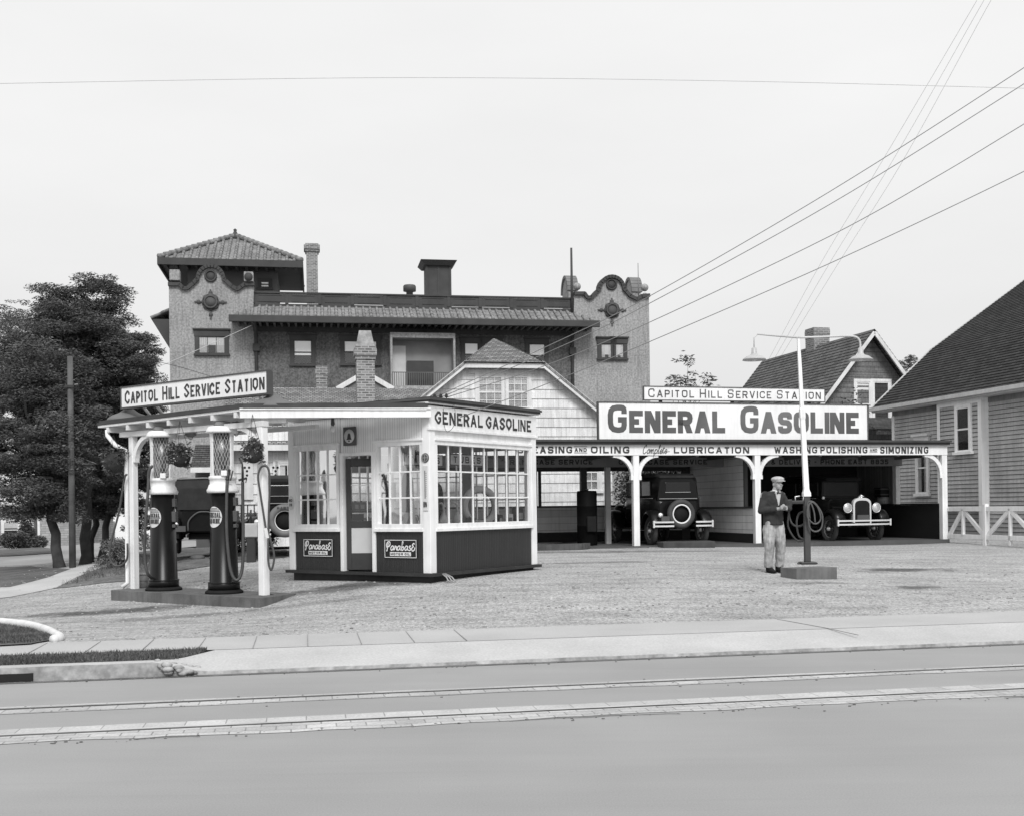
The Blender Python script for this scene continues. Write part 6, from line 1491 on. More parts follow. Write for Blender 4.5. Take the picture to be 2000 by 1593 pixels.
# oil tank and kerb in the left bay
p = S.o.matrix_basis.to_translation()
def sh(name, label, cat, px, py, ylocal, z): x = S.py(px, py, ylocal)[0]; w_ = Matrix.Translation(S.loc) @ Matrix.Rotation(GX, 4, 'Z') @ Vector((x, ylocal, 0)); return T(name, label, cat, (w_.x, w_.y, z), GX)
t = sh('oil_tank', 'tall black cylindrical oil tank standing in the left shed bay', 'tank', 1147, 1050, 1.1, .62)
MB().lathe([(0,0),(.255,0),(.262,.02),(.262,.5),(.268,.51),(.262,.52),(.262,1.0),(.268,1.01),(.262,1.02),(.262,1.36),(.25,1.40),(.235,1.41),(0,1.42)], (0,0,0), 32).build('tank', M('tank_black', .005, .6, .3, 3, spec=.06), t)
MB().box(-.1,.15,-.34,-.25,.35,.75).build('pump_box', BLACKM, t, .02); MB().tube([(0,0,1.42),(0,0,1.46)], .05, 12).build('cap', IRON, t)
t = sh('pit_kerb', 'low curved concrete kerb on the ground in front of the left bay', 'kerb', 1085, 1064, -.55, .56)
m = MB(); pts = smooth([(-1.4,.2,0),(-.8,-.1,0),(0,-.2,0),(.6,-.12,0),(.85,.1,0)], 5)
for a_, b_ in zip(pts[:-1], pts[1:]): m.bar((a_.x,a_.y,.07), (b_.x,b_.y,.07), .14, .2)
m.build('kerb', M('oiled_concrete', .07, .85, .35, 3, .3, 40), t)
t = sh('wheel_ramp', 'low wooden platform on the ground behind the rear view sedan', 'ramp', 1345, 1066, -.30, .58)
MB().box(-.75,.65,-.18,.3,-.04,.13).build('deck', M('ramp_wood', .05, .85, .3, 4, .2, 30), t, .02); MB().box(-.7,.6,-.05,.25,.131,.14).build('top_plate', DKGREY, t)
# small dark lantern on the partition ledge
t = sh('lantern', 'small black lantern standing on the partition ledge', 'lantern', 1408, 985, 3.9, 1.57)
MB().lathe([(.06,0),(.07,.02),(.05,.05),(.055,.18),(.06,.20),(.03,.25),(0,.27)], (0,0,0), 14).build('body', BLACKM, t); MB().torus((0,0,.27), .05, .006, 'y', 14, 5).build('handle', BLACKM, t)

# ================================================================== LAMP POST WITH HOSE
zb = .40
lc = P(1577, 1100, 20.2); L_ = T('lamp_post', 'white topped yard lamp post with two hooded lamps on a timber base', 'lamp post', (lc.x, lc.y, zb), 0)
q0, q1, q2 = zplane(1524, 1107.5, .53), zplane(1556, 1109.5, .53), zplane(1635, 1106.5, .53)
f0, f1, f2 = L_.L(q0), L_.L(q1), L_.L(q2)
zt = .13
MB().prism([(f0.x, f0.y), (f1.x, f1.y), (f2.x, f2.y), (f0.x+f2.x-f1.x, f0.y+f2.y-f1.y)], -.12, zt, 'xy').build('base', M('timber_base', .13, .85, .25, 3, .3, 25, streak=.25), L_, .01)
zz = lambda py: 1.6+(985-py)/F*20.2-zb
MB().box(-.14,.14,-.12,.12,zt,zt+.045).box(-.18,-.14,-.03,.03,zt,zt+.03).box(.14,.18,-.03,.03,zt,zt+.03).build('foot', DARK, L_, .01)
zw = zz(969); tp_ = zz(662)
MB().box(-.052,.052,-.052,.052,zt+.045,zw).build('lower_post', M('post_dark', .055, .6, .15, 3), L_, .008)
lean = -.11
m = MB()
def ring_(z, w_): x = lean*(z-zw)/(tp_-zw); return [(x-w_,-w_,z),(x+w_,-w_,z),(x+w_,w_,z),(x-w_,w_,z)]
m.loft([ring_(zw,.066), ring_(zw+.06,.066), ring_(zw+.10,.052), ring_(zw+.13,.046), ring_(zz(820),.039), ring_(zz(815),.047), ring_(zz(800),.047), ring_(zz(796),.034), ring_(zz(700),.028), ring_(tp_,.022)], smooth=False); m.build('upper_post', WHITE, L_, .004)
ax = L_.L(P(1479, 654, 20.2)); bx_ = L_.L(P(1665, 657, 20.2)); lampb = L_.L(P(1681, 690, 20.2)); lampa = L_.L(P(1473, 690, 20.2))
m = MB(); m.tube([(ax.x, 0, ax.z+.01), (ax.x+.25, 0, ax.z-.015), (lean, 0, tp_+.02)], [.012, .016, .018], 8); m.tube(smooth([(lean, 0, tp_+.02), (lean+.6, 0, tp_+.03), (bx_.x, 0, bx_.z+.0), (lampb.x-.02, 0, bx_.z-.07), (lampb.x, 0, lampb.z+.06)], 5), .019, 8); m.tube([(ax.x, 0, ax.z), (lampa.x, 0, ax.z-.05), (lampa.x, 0, lampa.z+.06)], .012, 6); m.build('arm', M('arm_pale', .5, .5), L_)
SHADE = M('shade_enamel', .42, .35, .1, 3)
for c in (lampa, lampb):
    MB().lathe([(.03,.10),(.045,.09),(.05,.0),(.07,-.03),(.14,-.055),(.20,-.10),(.21,-.125),(.195,-.12),(.13,-.075),(0,-.05)], (c.x, 0, c.z), 28).build('lamp_shade', SHADE, L_); MB().ball((c.x, 0, c.z-.10), (.045,.045,.05), 12, 8).build('bulb', M('bulb_glass', .6), L_)
hc = L_.L(P(1591, 1000, 20.1))
def hp(px, py, d=20.08): return P(px, py, d)
hose_thing('coil of dark rubber hose hung on the lamp post', [hp(1582,1012), hp(1577,985), hp(1583,978), hp(1594,984), hp(1606,1005), hp(1604,1030), hp(1591,1037), hp(1580,1025), hp(1579,990), hp(1586,980), hp(1597,990), hp(1603,1010), hp(1598,1020), hp(1588,1021), hp(1577,1008), hp(1578,988), hp(1584,983), hp(1590,1000), hp(1592,1020)], .014, HOSEG)
hose_thing('long dark hose looping between lamp post and the worker', [hp(1544,978,20.4), hp(1541,1000,20.4), hp(1539,1025,20.4), hp(1548,1045,20.4), hp(1560,1056,20.4), hp(1570,1053,20.3), hp(1560,1045,20.4), hp(1556,1020,20.4), hp(1560,1003,20.4), hp(1570,1000,20.3), hp(1571,1020,20.3), hp(1558,1027,20.4), hp(1546,1020,20.4), hp(1541,1000,20.45), hp(1544,982,20.45)], .016, HOSE)
br = L_.L(P(1548, 980, 20.2))
MB().box(br.x-.12, -.06, -.05, .05, br.z-.03, br.z+.03).box(br.x-.12, br.x-.02, -.06, .06, br.z-.07, br.z+.05).build('hose_bracket', DARK, L_, .01)
MB().tube([(br.x+.05,0,br.z+.03),(br.x+.05,0,br.z+.10),(br.x+.13,0,br.z+.11)], .012, 6).tube([(br.x+.18,-.03,br.z+.03),(br.x+.20,-.03,br.z+.13)], .012, 6).build('tap', NICKEL, L_)

# ================================================================== THE WORKER
mp = P(1512, 1117, 20.0); mz = gz(mp.x, mp.y)+.004
SKIN = M('skin', .30, .55, .08, 8)
def body_mesh(name, parts, mat, parent, voxel, disp=0, dscale=.1, smooth_it=2):
    o = parts.build(name, mat, parent, recalc=False)
    rm = o.modifiers.new('join', 'REMESH'); rm.mode = 'VOXEL'; rm.voxel_size = voxel; rm.use_smooth_shade = True
    if smooth_it: sm_ = o.modifiers.new('soft', 'SMOOTH'); sm_.iterations = smooth_it; sm_.factor = .5
    if disp:
        tx = bpy.data.textures.new(name+'_folds', 'CLOUDS'); tx.noise_scale = dscale; tx.noise_depth = 2
        dm = o.modifiers.new('folds', 'DISPLACE'); dm.texture = tx; dm.strength = disp; dm.mid_level = .5
    return o
SC = 1.715/1.72
# standing figure facing -y, turned slightly; x is to the viewer's right
def seg(m, a, b, r0, r1, n=6):
    a, b = Vector(a), Vector(b); m.tube([a.lerp(b, i/n) for i in range(n+1)], [r0+(r1-r0)*i/n for i in range(n+1)], 12)
    m.ball(a, r0, 12, 8); m.ball(b, r1, 12, 8)
mb_ = MB(); hx0, hy0 = .075, -.03    # head
mb_.ball((hx0, hy0+.012, 1.585), (.073, .092, .098), 20, 14); mb_.ball((hx0+.006, hy0-.030, 1.528), (.058, .058, .062), 16, 12); mb_.ball((hx0+.014, hy0-.064, 1.488), (.030, .026, .024), 12, 8)
mb_.tube([(hx0+.008, hy0-.074, 1.585), (hx0+.018, hy0-.102, 1.548), (hx0+.016, hy0-.088, 1.538)], [.010, .015, .011], 8)
mb_.tube([(hx0-.028, hy0-.074, 1.600), (hx0+.010, hy0-.084, 1.604), (hx0+.05, hy0-.070, 1.600)], .010, 8)
mb_.tube([(hx0-.016, hy0-.080, 1.510), (hx0+.012, hy0-.088, 1.508), (hx0+.038, hy0-.080, 1.512)], .007, 6)
for s in (-1, 1): mb_.ball((hx0+s*.076, hy0+.015, 1.560), (.012, .022, .032), 10, 8); mb_.ball((hx0+.01+s*.038, hy0-.055, 1.548), (.022, .022, .02), 10, 8)
seg(mb_, (.03, .01, 1.40), (.065, -.005, 1.52), .058, .054)
mb_.ball((0, 0, 1.26), (.16, .10, .20), 18, 12); mb_.ball((0, 0, 1.02), (.145, .10, .18), 18, 12); mb_.ball((-.01, 0, .90), (.155, .105, .12), 18, 12)
sl, sr = (-.185, .01, 1.375), (.185, .01, 1.375)          # viewer's left / right shoulder
el, er = (-.255, -.03, 1.105), (.285, -.02, 1.14)
wlp, wrp = (.005, -.235, 1.135), (.10, -.245, 1.15)
for s_, e_, w_ in ((sl, el, wlp), (sr, er, wrp)): seg(mb_, s_, e_, .055, .045); seg(mb_, e_, w_, .044, .029)
hipl, hipr = (-.085, 0, .90), (.085, 0, .90); knl, knr = (-.095, -.03, .50), (.105, -.02, .50); anl, anr = (-.10, .0, .09), (.115, .05, .09)
for a_, b_, c_ in ((hipl, knl, anl), (hipr, knr, anr)): seg(mb_, a_, b_, .085, .055); seg(mb_, b_, c_, .055, .036)
for an in (anl, anr): mb_.tube([(an[0], an[1]+.03, .05), (an[0], an[1]-.06, .045), (an[0]-.005, an[1]-.15, .03)], [.035, .038, .028], 10)
# hands closing on a small rag: palm, four fingers bent, thumb from the side of the palm
def hand(m, wr, dirx):
    w = Vector(wr); d = Vector((dirx*.75, -.45, .12)).normalized(); up = Vector((0, 0, 1)); sd_ = d.cross(up).normalized(); up = sd_.cross(d)
    pc_ = w+d*.05; m.ball(w+d*.012, .026, 10, 8)
    for k in range(4):
        off = (k-1.5)*.019; base = w+d*.088+up*off
        m.tube([w+d*.02+up*off*.6, w+d*.06+up*off*.95, base], [.016, .0155, .013], 8)
        l1, l2, l3 = [(.034,.022,.016),(.038,.026,.018),(.036,.024,.017),(.028,.018,.014)][3-k]
        inn = -sd_ if dirx > 0 else sd_
        inn = Vector((0, .6, -.35)).normalized()
        p1 = base+(d*.85+inn*.3).normalized()*l1; p2 = p1+(d*.35+inn*.9).normalized()*l2; p3 = p2+(d*-.3+inn*.95).normalized()*l3
        m.tube([base, p1, p2, p3], [.0105, .0098, .009, .0075], 8); m.ball(p3, .0075, 8, 6)
    tb = w+d*.03+up*.026; t1 = tb+(up*.6+d*.7).normalized()*.036; t2 = t1+(d*.9+Vector((0,.2,-.1))).normalized()*.028
    m.tube([tb-up*.01, tb, t1, t2], [.016, .0145, .0115, .009], 8); m.ball(t2, .009, 8, 6)
hand(mb_, wlp, 1); hand(mb_, wrp, -1)
per = body_mesh('person', mb_, SKIN, None, .006, 0, .1, 1)
per.location = (mp.x, mp.y, mz); per.scale = (1, 1, 1)
tag(per, 'man in pale flat cap dark cardigan and stained trousers beside the lamp post', 'person')
per.rotation_euler = (0, 0, R(16))
CARD = M('cardigan_wool', .030, .95, .25, 12, .5, 120)
m = MB()
m.loft([[( .195*math.cos(a)*k+ox, .125*math.sin(a)*ky+.005, z) for a in [2*math.pi*i/24 for i in range(24)]] for z, k, ky, ox in ((.845,.94,1.10,0),(.865,.97,1.14,0),(.90,.95,1.10,0),(.95,.98,1.08,0),(1.05,.95,1.05,0),(1.18,1.0,1.06,0),(1.30,1.03,1.05,0),(1.37,.95,.92,.0),(1.42,.62,.72,.01),(1.445,.42,.62,.02))])
for s_, e_, w_ in ((sl, el, wlp), (sr, er, wrp)):
    seg(m, (s_[0]*.86, s_[1], s_[2]-.005), e_, .078, .066); e_, w_ = Vector(e_), Vector(w_); seg(m, e_, e_.lerp(w_, .74), .064, .044)
body_mesh('cardigan', m, CARD, per, .012, .022, .09, 2)
m = MB(); m.add([(-.012,-.128,1.43),(.078,-.128,1.43),(.065,-.142,1.33),(.038,-.149,1.20),(.018,-.146,1.30)], [(0,1,2,3,4)]); 
sh_ = MB().loft([[(.035+kx*.052*math.cos(a), -.118+.02*math.sin(a), z) for a in [2*math.pi*i/12 for i in range(12)]] for z, kx in ((1.19,.15),(1.27,.55),(1.36,.95),(1.42,1.1))]); sh_.build('shirt', M('shirt_white', .48, .9, .1, 8), per)
m = MB()
for s in (-1, 1): m.loft([[(.05+s*.012, -.075, 1.455), (.05+s*.075, -.02, 1.475), (.05+s*.085, -.03, 1.44), (.045+s*.055, -.125, 1.385), (.045+s*.02, -.135, 1.405)], [(.05+s*.012, -.068, 1.455), (.05+s*.070, -.012, 1.475), (.05+s*.08, -.022, 1.44), (.045+s*.05, -.115, 1.385), (.045+s*.018, -.122, 1.405)]], smooth=False)
m.build('collar', M('shirt_white', .68), per)
m = MB(); m.ball((.048, -.138, 1.41), (.012, .012, .012), 8, 6)
for s in (-1, 1): m.loft([[(.048+s*.006, -.139+dy, 1.41+dz) for dy, dz in ((-.006,-.006),(.006,-.006),(.006,.006),(-.006,.006))], [(.048+s*.05, -.134+dy, 1.41+dz) for dy, dz in ((-.008,-.022),(.008,-.022),(.008,.022),(-.008,.022))]])
m.build('bow_tie', DARK, per)
m = MB()
def leg(m, pts, rs): m.tube(smooth(pts, 4), [x for x in np.interp(np.linspace(0, 1, (len(pts)-1)*4+1), np.linspace(0, 1, len(rs)), rs)], 18)
leg(m, [(-.075, .005, .92), (-.10, -.01, .70), (-.105, -.035, .48), (-.11, -.012, .25), (-.108, .0, .09)], [.104, .108, .094, .088, .080, .078])
leg(m, [(.075, .005, .92), (.105, .0, .70), (.118, -.025, .48), (.13, .02, .25), (.122, .045, .10)], [.104, .108, .094, .088, .080, .078])
m.ball((0, .005, .90), (.158, .112, .09), 18, 12)
def trouser_mat():
    mm, t_, b = newmat('stained_trousers'); vec = coords(t_)
    a = mrange(t_, noise(t_, vec, 3.0, 5, .6), .35, .65, .23, .42); c = mrange(t_, noise(t_, coords(t_, (14, 14, 3)), 2.0, 4), .35, .65, .75, 1.2)
    link(t_, math_(t_, 'MULTIPLY', a, c), b.inputs['Base Color']); b.inputs['Roughness'].default_value = .95; bump(t_, b, noise(t_, coords(t_, (10, 10, 5)), 2.5, 4), .6, .03); return mm
body_mesh('trousers', m, trouser_mat(), per, .012, .030, .11, 2)
for an in (anl, anr):
    m = MB(); m.tube([(an[0], an[1]+.045, .05), (an[0], an[1]-.02, .058), (an[0]-.003, an[1]-.10, .045), (an[0]-.006, an[1]-.175, .032)], [.042, .048, .048, .034], 12); m.ball((an[0]-.006, an[1]-.175, .034), (.036, .034, .032), 10, 8); m.tube([(an[0], an[1]+.02, .06), (an[0], an[1]+.01, .12)], .048, 12); m.box(an[0]-.045, an[0]+.04, an[1]-.19, an[1]+.08, 0, .02); m.build('shoe', BLACKM, per)
# cap and hair
CAP = M('tweed_cap', .42, .95, .15, 30, .4, 150)
m = MB(); m.ball((hx0+.008, hy0+.012, 1.655), (.112, .126, .052), 20, 12); m.lathe([(.082,-.03),(.088,.0),(.07,.02)], (hx0, hy0+.018, 1.640), 20); m.build('cap', CAP, per)
m = MB(); vs = []
for j, rr_ in enumerate((.80, 1.0)):
    for k in range(11): a = R(200+14*k); vs.append((hx0+.022+.092*rr_*math.cos(a)*1.05, hy0+.01+(.098*math.sin(a)-(.048 if j else 0)), 1.632-(.018 if j else 0)))
m.add(vs+[(v[0], v[1], v[2]+.008) for v in vs], [(k, k+1, 12+k, 11+k) for k in range(10)]+[(22+k, 33+k, 34+k, 23+k) for k in range(10)]+[(11+k, 12+k, 34+k, 33+k) for k in range(10)]); m.build('cap_peak', CAP, per)
m = MB(); m.ball((hx0, hy0+.03, 1.60), (.078, .088, .055), 16, 10); m.build('hair', M('hair_dark', .05, .8, .3, 30), per)
for s in (-1, 1): MB().ball((hx0+.011+s*.029, hy0-.0715, 1.578), (.011, .006, .006), 8, 6).build('eye', M('eye_dark', .03, .3), per)
MB().tube([(hx0-.010, hy0-.0855, 1.5095), (hx0+.012, hy0-.0930, 1.508), (hx0+.034, hy0-.0855, 1.5105)], .004, 6).build('mouth', M('lip', .12, .6), per)
m = MB(); m.ball((.055, -.305, 1.145), (.03, .02, .03), 10, 8); ro = m.build('rag', M('rag_grey', .12, .9), None); ro.matrix_world = per.matrix_basis @ Matrix.Identity(4); tag(ro, 'small dark crumpled rag held between the hands of the worker', 'rag')

# ================================================================== FENCE, WIRES, TREES, BACKGROUND
fd = Vector((.25, -.97)).normalized(); fx0 = S.o.matrix_basis.to_translation()
sp = Matrix.Translation(S.loc) @ Matrix.Rotation(GX, 4, 'Z') @ Vector((xe+.09, -.05, 0))
fz = gz(sp.x, sp.y)
Fn = T('fence', 'low white timber fence with diagonal braces beside the clapboard house', 'fence', (sp.x, sp.y, fz), math.atan2(fd.y, fd.x))
def fp(px, py=1000): return Fn.py(px, py, 0)
xa, xb = fp(1925)[0], fp(1972)[0]
zt_, zb_ = fp(1925, 992)[1], fp(1925, 1049)[1]
per_ = xb-xa
m = MB().box(xa-.055, xa+.055, -.06, .06, -.1, fp(1925, 983)[1]); m.build('post', WHITE, Fn, .008)
for i in range(1, 4): MB().box(xa+i*per_*1.02-.03, xa+i*per_*1.02+.03, -.04, .04, -.0, zt_).build('post', WHITE, Fn, .006)
xm = fp(1881)[0]; MB().box(xm-.035, xm+.035, -.04, .04, zb_, zt_).build('post', WHITE, Fn, .006)
XE = xa+3*per_
MB().box(.0, XE, -.04, .04, zt_-.07, zt_+.05).build('rail', WHITE, Fn, .006); MB().box(.0, XE, -.04, .04, zb_-.05, zb_+.07).build('rail', WHITE, Fn, .006)
segs_ = [((.03, zb_+.05), (xm-.03, zt_-.06)), ((xm+.03, zt_-.06), (xa-.06, zb_+.05)), ((xa+.06, zb_+.05), (xa+per_*1.02-.03, zt_-.06)), ((xa+per_*1.02+.03, zt_-.06), (xa+per_*2.04-.03, zb_+.05))]
for a_, b_ in segs_: m = MB(); m.bar((a_[0], 0, a_[1]), (b_[0], 0, b_[1]), .06, .10); m.build('brace', WHITE, Fn)

WIRE = M('wire', .06, .6, .1)
def wire(label, pts, r=.006, sag=.25, mat=WIRE, group=None):
    a_, b_ = pts[0], pts[-1]; n_ = 24
    t = T('power_line', label, 'wire', tuple(a_), 0, group); m = MB(); path = []
    if len(pts) == 2: path = [a_.lerp(b_, i/n_)-Vector((0, 0, sag*4*(i/n_)*(1-i/n_))) for i in range(n_+1)]
    else: path = smooth(pts, 8)
    m.tube([t.L(p_) for p_ in path], r, 5); m.build('cable', mat, t); return t
ins = [P(849, 776, 19.2), P(861, 776, 19.2), P(872, 776, 19.2)]
far_ = [(2300, -60), (2300, -28), (2300, 62)]
nm = ['topmost of the dark wires running from the kiosk roof to the upper right', 'second dark wire from the kiosk roof rising to the upper right', 'third dark wire from the kiosk roof, with a kink on the way right']
W2 = M('wire_grey', .16, .6, .1)
pts_ = [[(849,776,19.2),(1100,662,19.0),(1270,578,18.9),(1620,375,18.5),(1978,147,18),(2300,-70,17.5)], [(861,776,19.2),(1100,675,19.0),(1270,592,18.9),(1620,400,18.5),(1978,178,18),(2300,-30,17.5)],
        [(872,776,19.2),(1060,716,19.0),(1270,629,18.9),(1620,462,18.5),(1830,345,18.2),(1978,256,18),(2300,60,17.5)], [(898,815,19.1),(1100,737,19.0),(1270,667,18.9),(1620,515,18.5),(1978,346,18),(2300,180,17.5)]]
nm.append('lowest dark wire rising to the right from the kiosk fascia')
for i, (pp_, lb_) in enumerate(zip(pts_, nm)): wire(lb_, [P(*q_) for q_ in pp_], .0068, mat=W2, group='service wires')
for i, lb_ in enumerate(('left of the three faint steep wires above the billboard', 'middle of the three faint steep wires above the billboard', 'right of the three faint steep wires above the billboard')):
    pp_ = [(1500+i*10,705,50),(1600+i*17,520,42),(1720+i*20,320,36),(1898+i*14,18,30),(1960+i*14,-90,28)]
    wire(lb_, [P(*q_) for q_ in pp_], .0055, mat=M('wire_faint', .75, .6, .1), group='steep wires')
wire('single pale wire crossing the whole sky high above', [P(-200,168,24), P(20,163,24), P(750,152,24), P(1400,158,24), P(1978,172,24), P(2250,180,24)], .007, mat=M('wire_sky', .52, .6, .1))
wire('grey wire from the apartment eave down to the pole among the trees', [P(500,632,54), P(330,708,45), P(240,738,36), P(146,751,28.2)], .012, mat=M('wire_pale', .48), group='wires to the pole')
wire('dark wire from the trees across the apartment wall', [P(146,735,28.3), P(240,700,33), P(332,712,37), P(440,743,38), P(560,772,36)], .009, mat=WIRE, group='wires to the pole')
for i, lb_ in enumerate(('left insulator on the kiosk roof edge', 'middle insulator on the kiosk roof edge', 'right insulator on the kiosk roof edge')):
    p_ = ins[i]; kzr = 3.47; t = T('insulator', lb_, 'insulator', (p_.x, p_.y, kzr), 0, 'roof insulators')
    hh_ = max(.06, p_.z-kzr); MB().tube([(0,0,-.02),(0,0,hh_)], .009, 6).build('pin', IRON, t); MB().lathe([(.028,-.03),(.034,-.02),(.02,.01),(.028,.02),(.0,.04)], (0,0,hh_), 12).build('cap', DARK, t)
drop = [P(860,778,19.0), P(866,800,18.75), P(868,830,18.7), P(873,842,18.7), P(884,835,18.7), P(890,815,18.75), P(884,778,19.0)]
wire('thin drop cables hanging in loops over the kiosk fascia', drop, .0045, mat=WIRE)
t = T('cable_stub', 'three stubby cables poking from the foot of the kiosk corner', 'cable', tuple(P(870,1124,18.6)), 0); 
for dx in (0, .06, .12): MB().tube([t.L(P(862+dx*60,1119,18.62)), t.L(P(872+dx*90,1126,18.5)), t.L(P(876+dx*110,1134,18.4))], .012, 6).build('cable', M('cable_grey', .3, .6), t)

# utility pole among the trees
pb = P(142, 1112, 28.0); t = T('utility_pole', 'weathered wooden utility pole standing in front of the left trees', 'utility pole', (pb.x, pb.y, gz(pb.x, pb.y)), 0)
zt_ = P(142, 696, 28.0).z-t.loc.z; MB().tube([(0,0,-.2),(0,0,zt_*.5),(0,0,zt_)], [.085,.075,.066], 12).build('pole', WOODPOLE, t); MB().bar((-.1,-.08,zt_-.75), (.12,-.08,zt_-.75), .05, .06).build('bracket', IRON, t)

LEAF = M_leaf('tree_leaf', .085, .3); LEAF2 = M_leaf('tree_leaf_light', .13, .4)
def limb_path(a_, b_, rg, wob=.12, n_=6):
    a_, b_ = Vector(a_), Vector(b_); L__ = (b_-a_).length
    return [a_.lerp(b_, i/n_)+(Vector((rg.uniform(-1,1), rg.uniform(-1,1), rg.uniform(-.3,.6)))*wob*L__*math.sin(math.pi*i/n_)*.5 if 0 < i < n_ else Vector((0,0,0))) for i in range(n_+1)]
def tree(label, loc, trunk_top, lean_, clumps, nl, size, seed, r0=.16, mat=LEAF, group='trees on the left corner', aspect=.32, flat=.5, name='broadleaf_tree'):
    t = T(name, label, 'tree', loc, 0, group); rg = random.Random(seed); m = MB()
    tp = Vector((lean_[0], lean_[1], trunk_top)); path = limb_path((0,0,-.15), tp, rg, .05, 8); n_ = len(path)
    m.tube(path, [r0*(1.25-.55*i/(n_-1)) if i else r0*1.6 for i in range(n_)], 10)
    tips = sorted(clumps, key=lambda c: -c[3])[:14]
    for c in tips:
        k = rg.uniform(.6, 1.0); s_ = Vector(path[int((n_-1)*k)]); lp_ = limb_path(s_, c[:3], rg, .15, 6); m.tube(lp_, [r0*.5*(1-.85*i/6) for i in range(7)], 6)
    m.build('trunk', BARK, t)
    leaf_mesh('crown', mat, t, clumps, nl, size, aspect, .25, seed, flat); return t
def clump_cloud(t_loc, blobs, seed, per=9, zflat=.42):
    """blobs given in the photograph as px, py, depth, radius px -> flat layered sprays in local metres"""
    rg = random.Random(seed); out = []
    for (px, py, d, rp, n_) in blobs:
        c = P(px, py, d)-Vector(t_loc); RR = rp/F*d
        for i in range(n_):
            while True:
                v = Vector((rg.uniform(-1,1), rg.uniform(-1,1), rg.uniform(-1,1)))
                if v.length < 1: break
            q_ = c+v*RR; r_ = RR*rg.uniform(.20, .48); out.append((q_.x, q_.y, q_.z, r_*1.3, r_*1.3, r_*zflat*rg.uniform(.8, 1.7)))
    return out
def root(px, py, d): p_ = P(px, py, d); return (p_.x, p_.y, gz(p_.x, p_.y))
l1 = root(118, 1108, 29); tree('leaning broad tree with dark layered foliage nearest the left edge', l1, 2.6, (-.45, .2), clump_cloud(l1, [(85,740,29,75,34),(45,840,29,70,30),(120,860,28.6,70,30),(60,940,29,70,30),(130,960,28.8,60,24),(165,800,29,60,22),(40,985,29,40,10),(100,985,29,38,8),(30,800,29.5,60,16),(90,900,29.5,60,16),(20,880,29.5,55,14),(110,800,29.5,60,16)], 1), 150000, .075, 1, .115)
l2 = root(165, 1108, 31); tree('tallest tree on the left with feathery crown above the pole', l2, 3.2, (.1, .2), clump_cloud(l2, [(150,640,31,80,40),(190,590,31,50,22),(110,600,31,50,20),(215,650,31,55,24),(230,720,31,60,26),(150,740,31,70,30),(205,570,31,32,10),(80,660,31,50,20),(120,700,31.5,70,22),(180,680,31.5,60,20),(60,730,31.5,60,18)], 2), 150000, .075, 2, .125)
l3 = root(196, 1098, 32.5); tree('tree with drooping right crown behind the left canopy post', l3, 3.0, (.5, .2), clump_cloud(l3, [(262,700,32.5,48,24),(285,690,32.5,26,8),(235,790,32.5,60,28),(200,860,32.5,60,26),(270,800,32.5,45,20),(290,870,32.5,45,20),(230,920,32.5,55,24),(285,950,32.5,45,20),(200,970,32.5,45,16),(285,1010,32.5,40,16),(240,985,32.5,30,8)], 3), 150000, .075, 3, .09)
l4 = root(176, 1104, 33.5); tree('slim tree in the middle of the left tree group', l4, 3.2, (.2, .4), clump_cloud(l4, [(170,900,33.5,65,30),(185,800,33.5,60,24),(140,930,33.5,55,20),(190,970,33.5,50,18)], 4), 70000, .08, 4, .085)
l5 = root(-40, 1090, 36); tree('pale tipped tree cut by the left edge of the picture', l5, 4, (.1, .2), clump_cloud(l5, [(20,650,36,55,20),(-40,720,36,90,34),(30,610,36,28,6),(10,760,36,60,20)], 5), 70000, .08, 5, .16, LEAF2)
# sapling and shrubs behind the shed and signs
s1 = root(1338, 1040, 36); tree('thin young tree rising behind the narrow name sign', s1, 3.9, (.05, 0), clump_cloud(s1, [(1335,710,36,20,7),(1310,745,36,22,8),(1368,745,36,22,8),(1338,755,36,26,8),(1334,690,36,8,3)], 6, zflat=.7), 750, .14, 6, .045, LEAF2, 'young trees')
s2 = root(1750, 1040, 46); tree('small shrub tree showing over the dark gable roof', s2, 5, (.05, 0), clump_cloud(s2, [(1778,712,46,18,8),(1755,720,46,16,5)], 7, zflat=.8), 900, .12, 7, .06, LEAF2, 'young trees')
def shrub(label, loc, r, h, nl, seed, mat=LEAF, size=.08, n_=14):
    t = T('shrub', label, 'shrub', loc, 0, 'shrubs'); rg = random.Random(seed); m = MB()
    cl = [(rg.uniform(-.7,.7)*r, rg.uniform(-.7,.7)*r, h*rg.uniform(.25,.9), r*.42, r*.42, h*.22) for _ in range(n_)]
    for c in cl[:8]: m.tube(limb_path((0,0,-.05), c[:3], rg, .2, 5), [.025,.022,.018,.014,.01,.006], 5)
    m.build('stem', BARK, t); leaf_mesh('foliage', mat, t, cl, nl, size, .5, 0, seed, 1.0); return t
shrub('dense dark hedge shrub seen through the middle shed bay', root(1262, 1045, 35), 1.0, 2.9, 9000, 8, LEAF, .10, 26); shrub('dark hedge shrub behind the rear view sedan', root(1312, 1045, 35.5), 1.0, 2.7, 9000, 9, LEAF, .10, 26)
shrub('leafy vine shrub behind the billboard', root(1615, 1040, 39), 1.3, 4.9, 3000, 12, LEAF2, .12, 30)
shrub('low flowering weed clump on the earth bank', root(237, 1088, 26), .55, .65, 3500, 11, LEAF2, .05, 16)
shrub('dark bushes beside the trellis behind the right pump', root(470, 1085, 30), .9, 1.0, 5000, 13, LEAF, .07, 18); shrub('low dark bush under the wing wall behind the canopy post', root(505, 1085, 29.5), .5, .8, 3000, 14, LEAF, .06, 14)
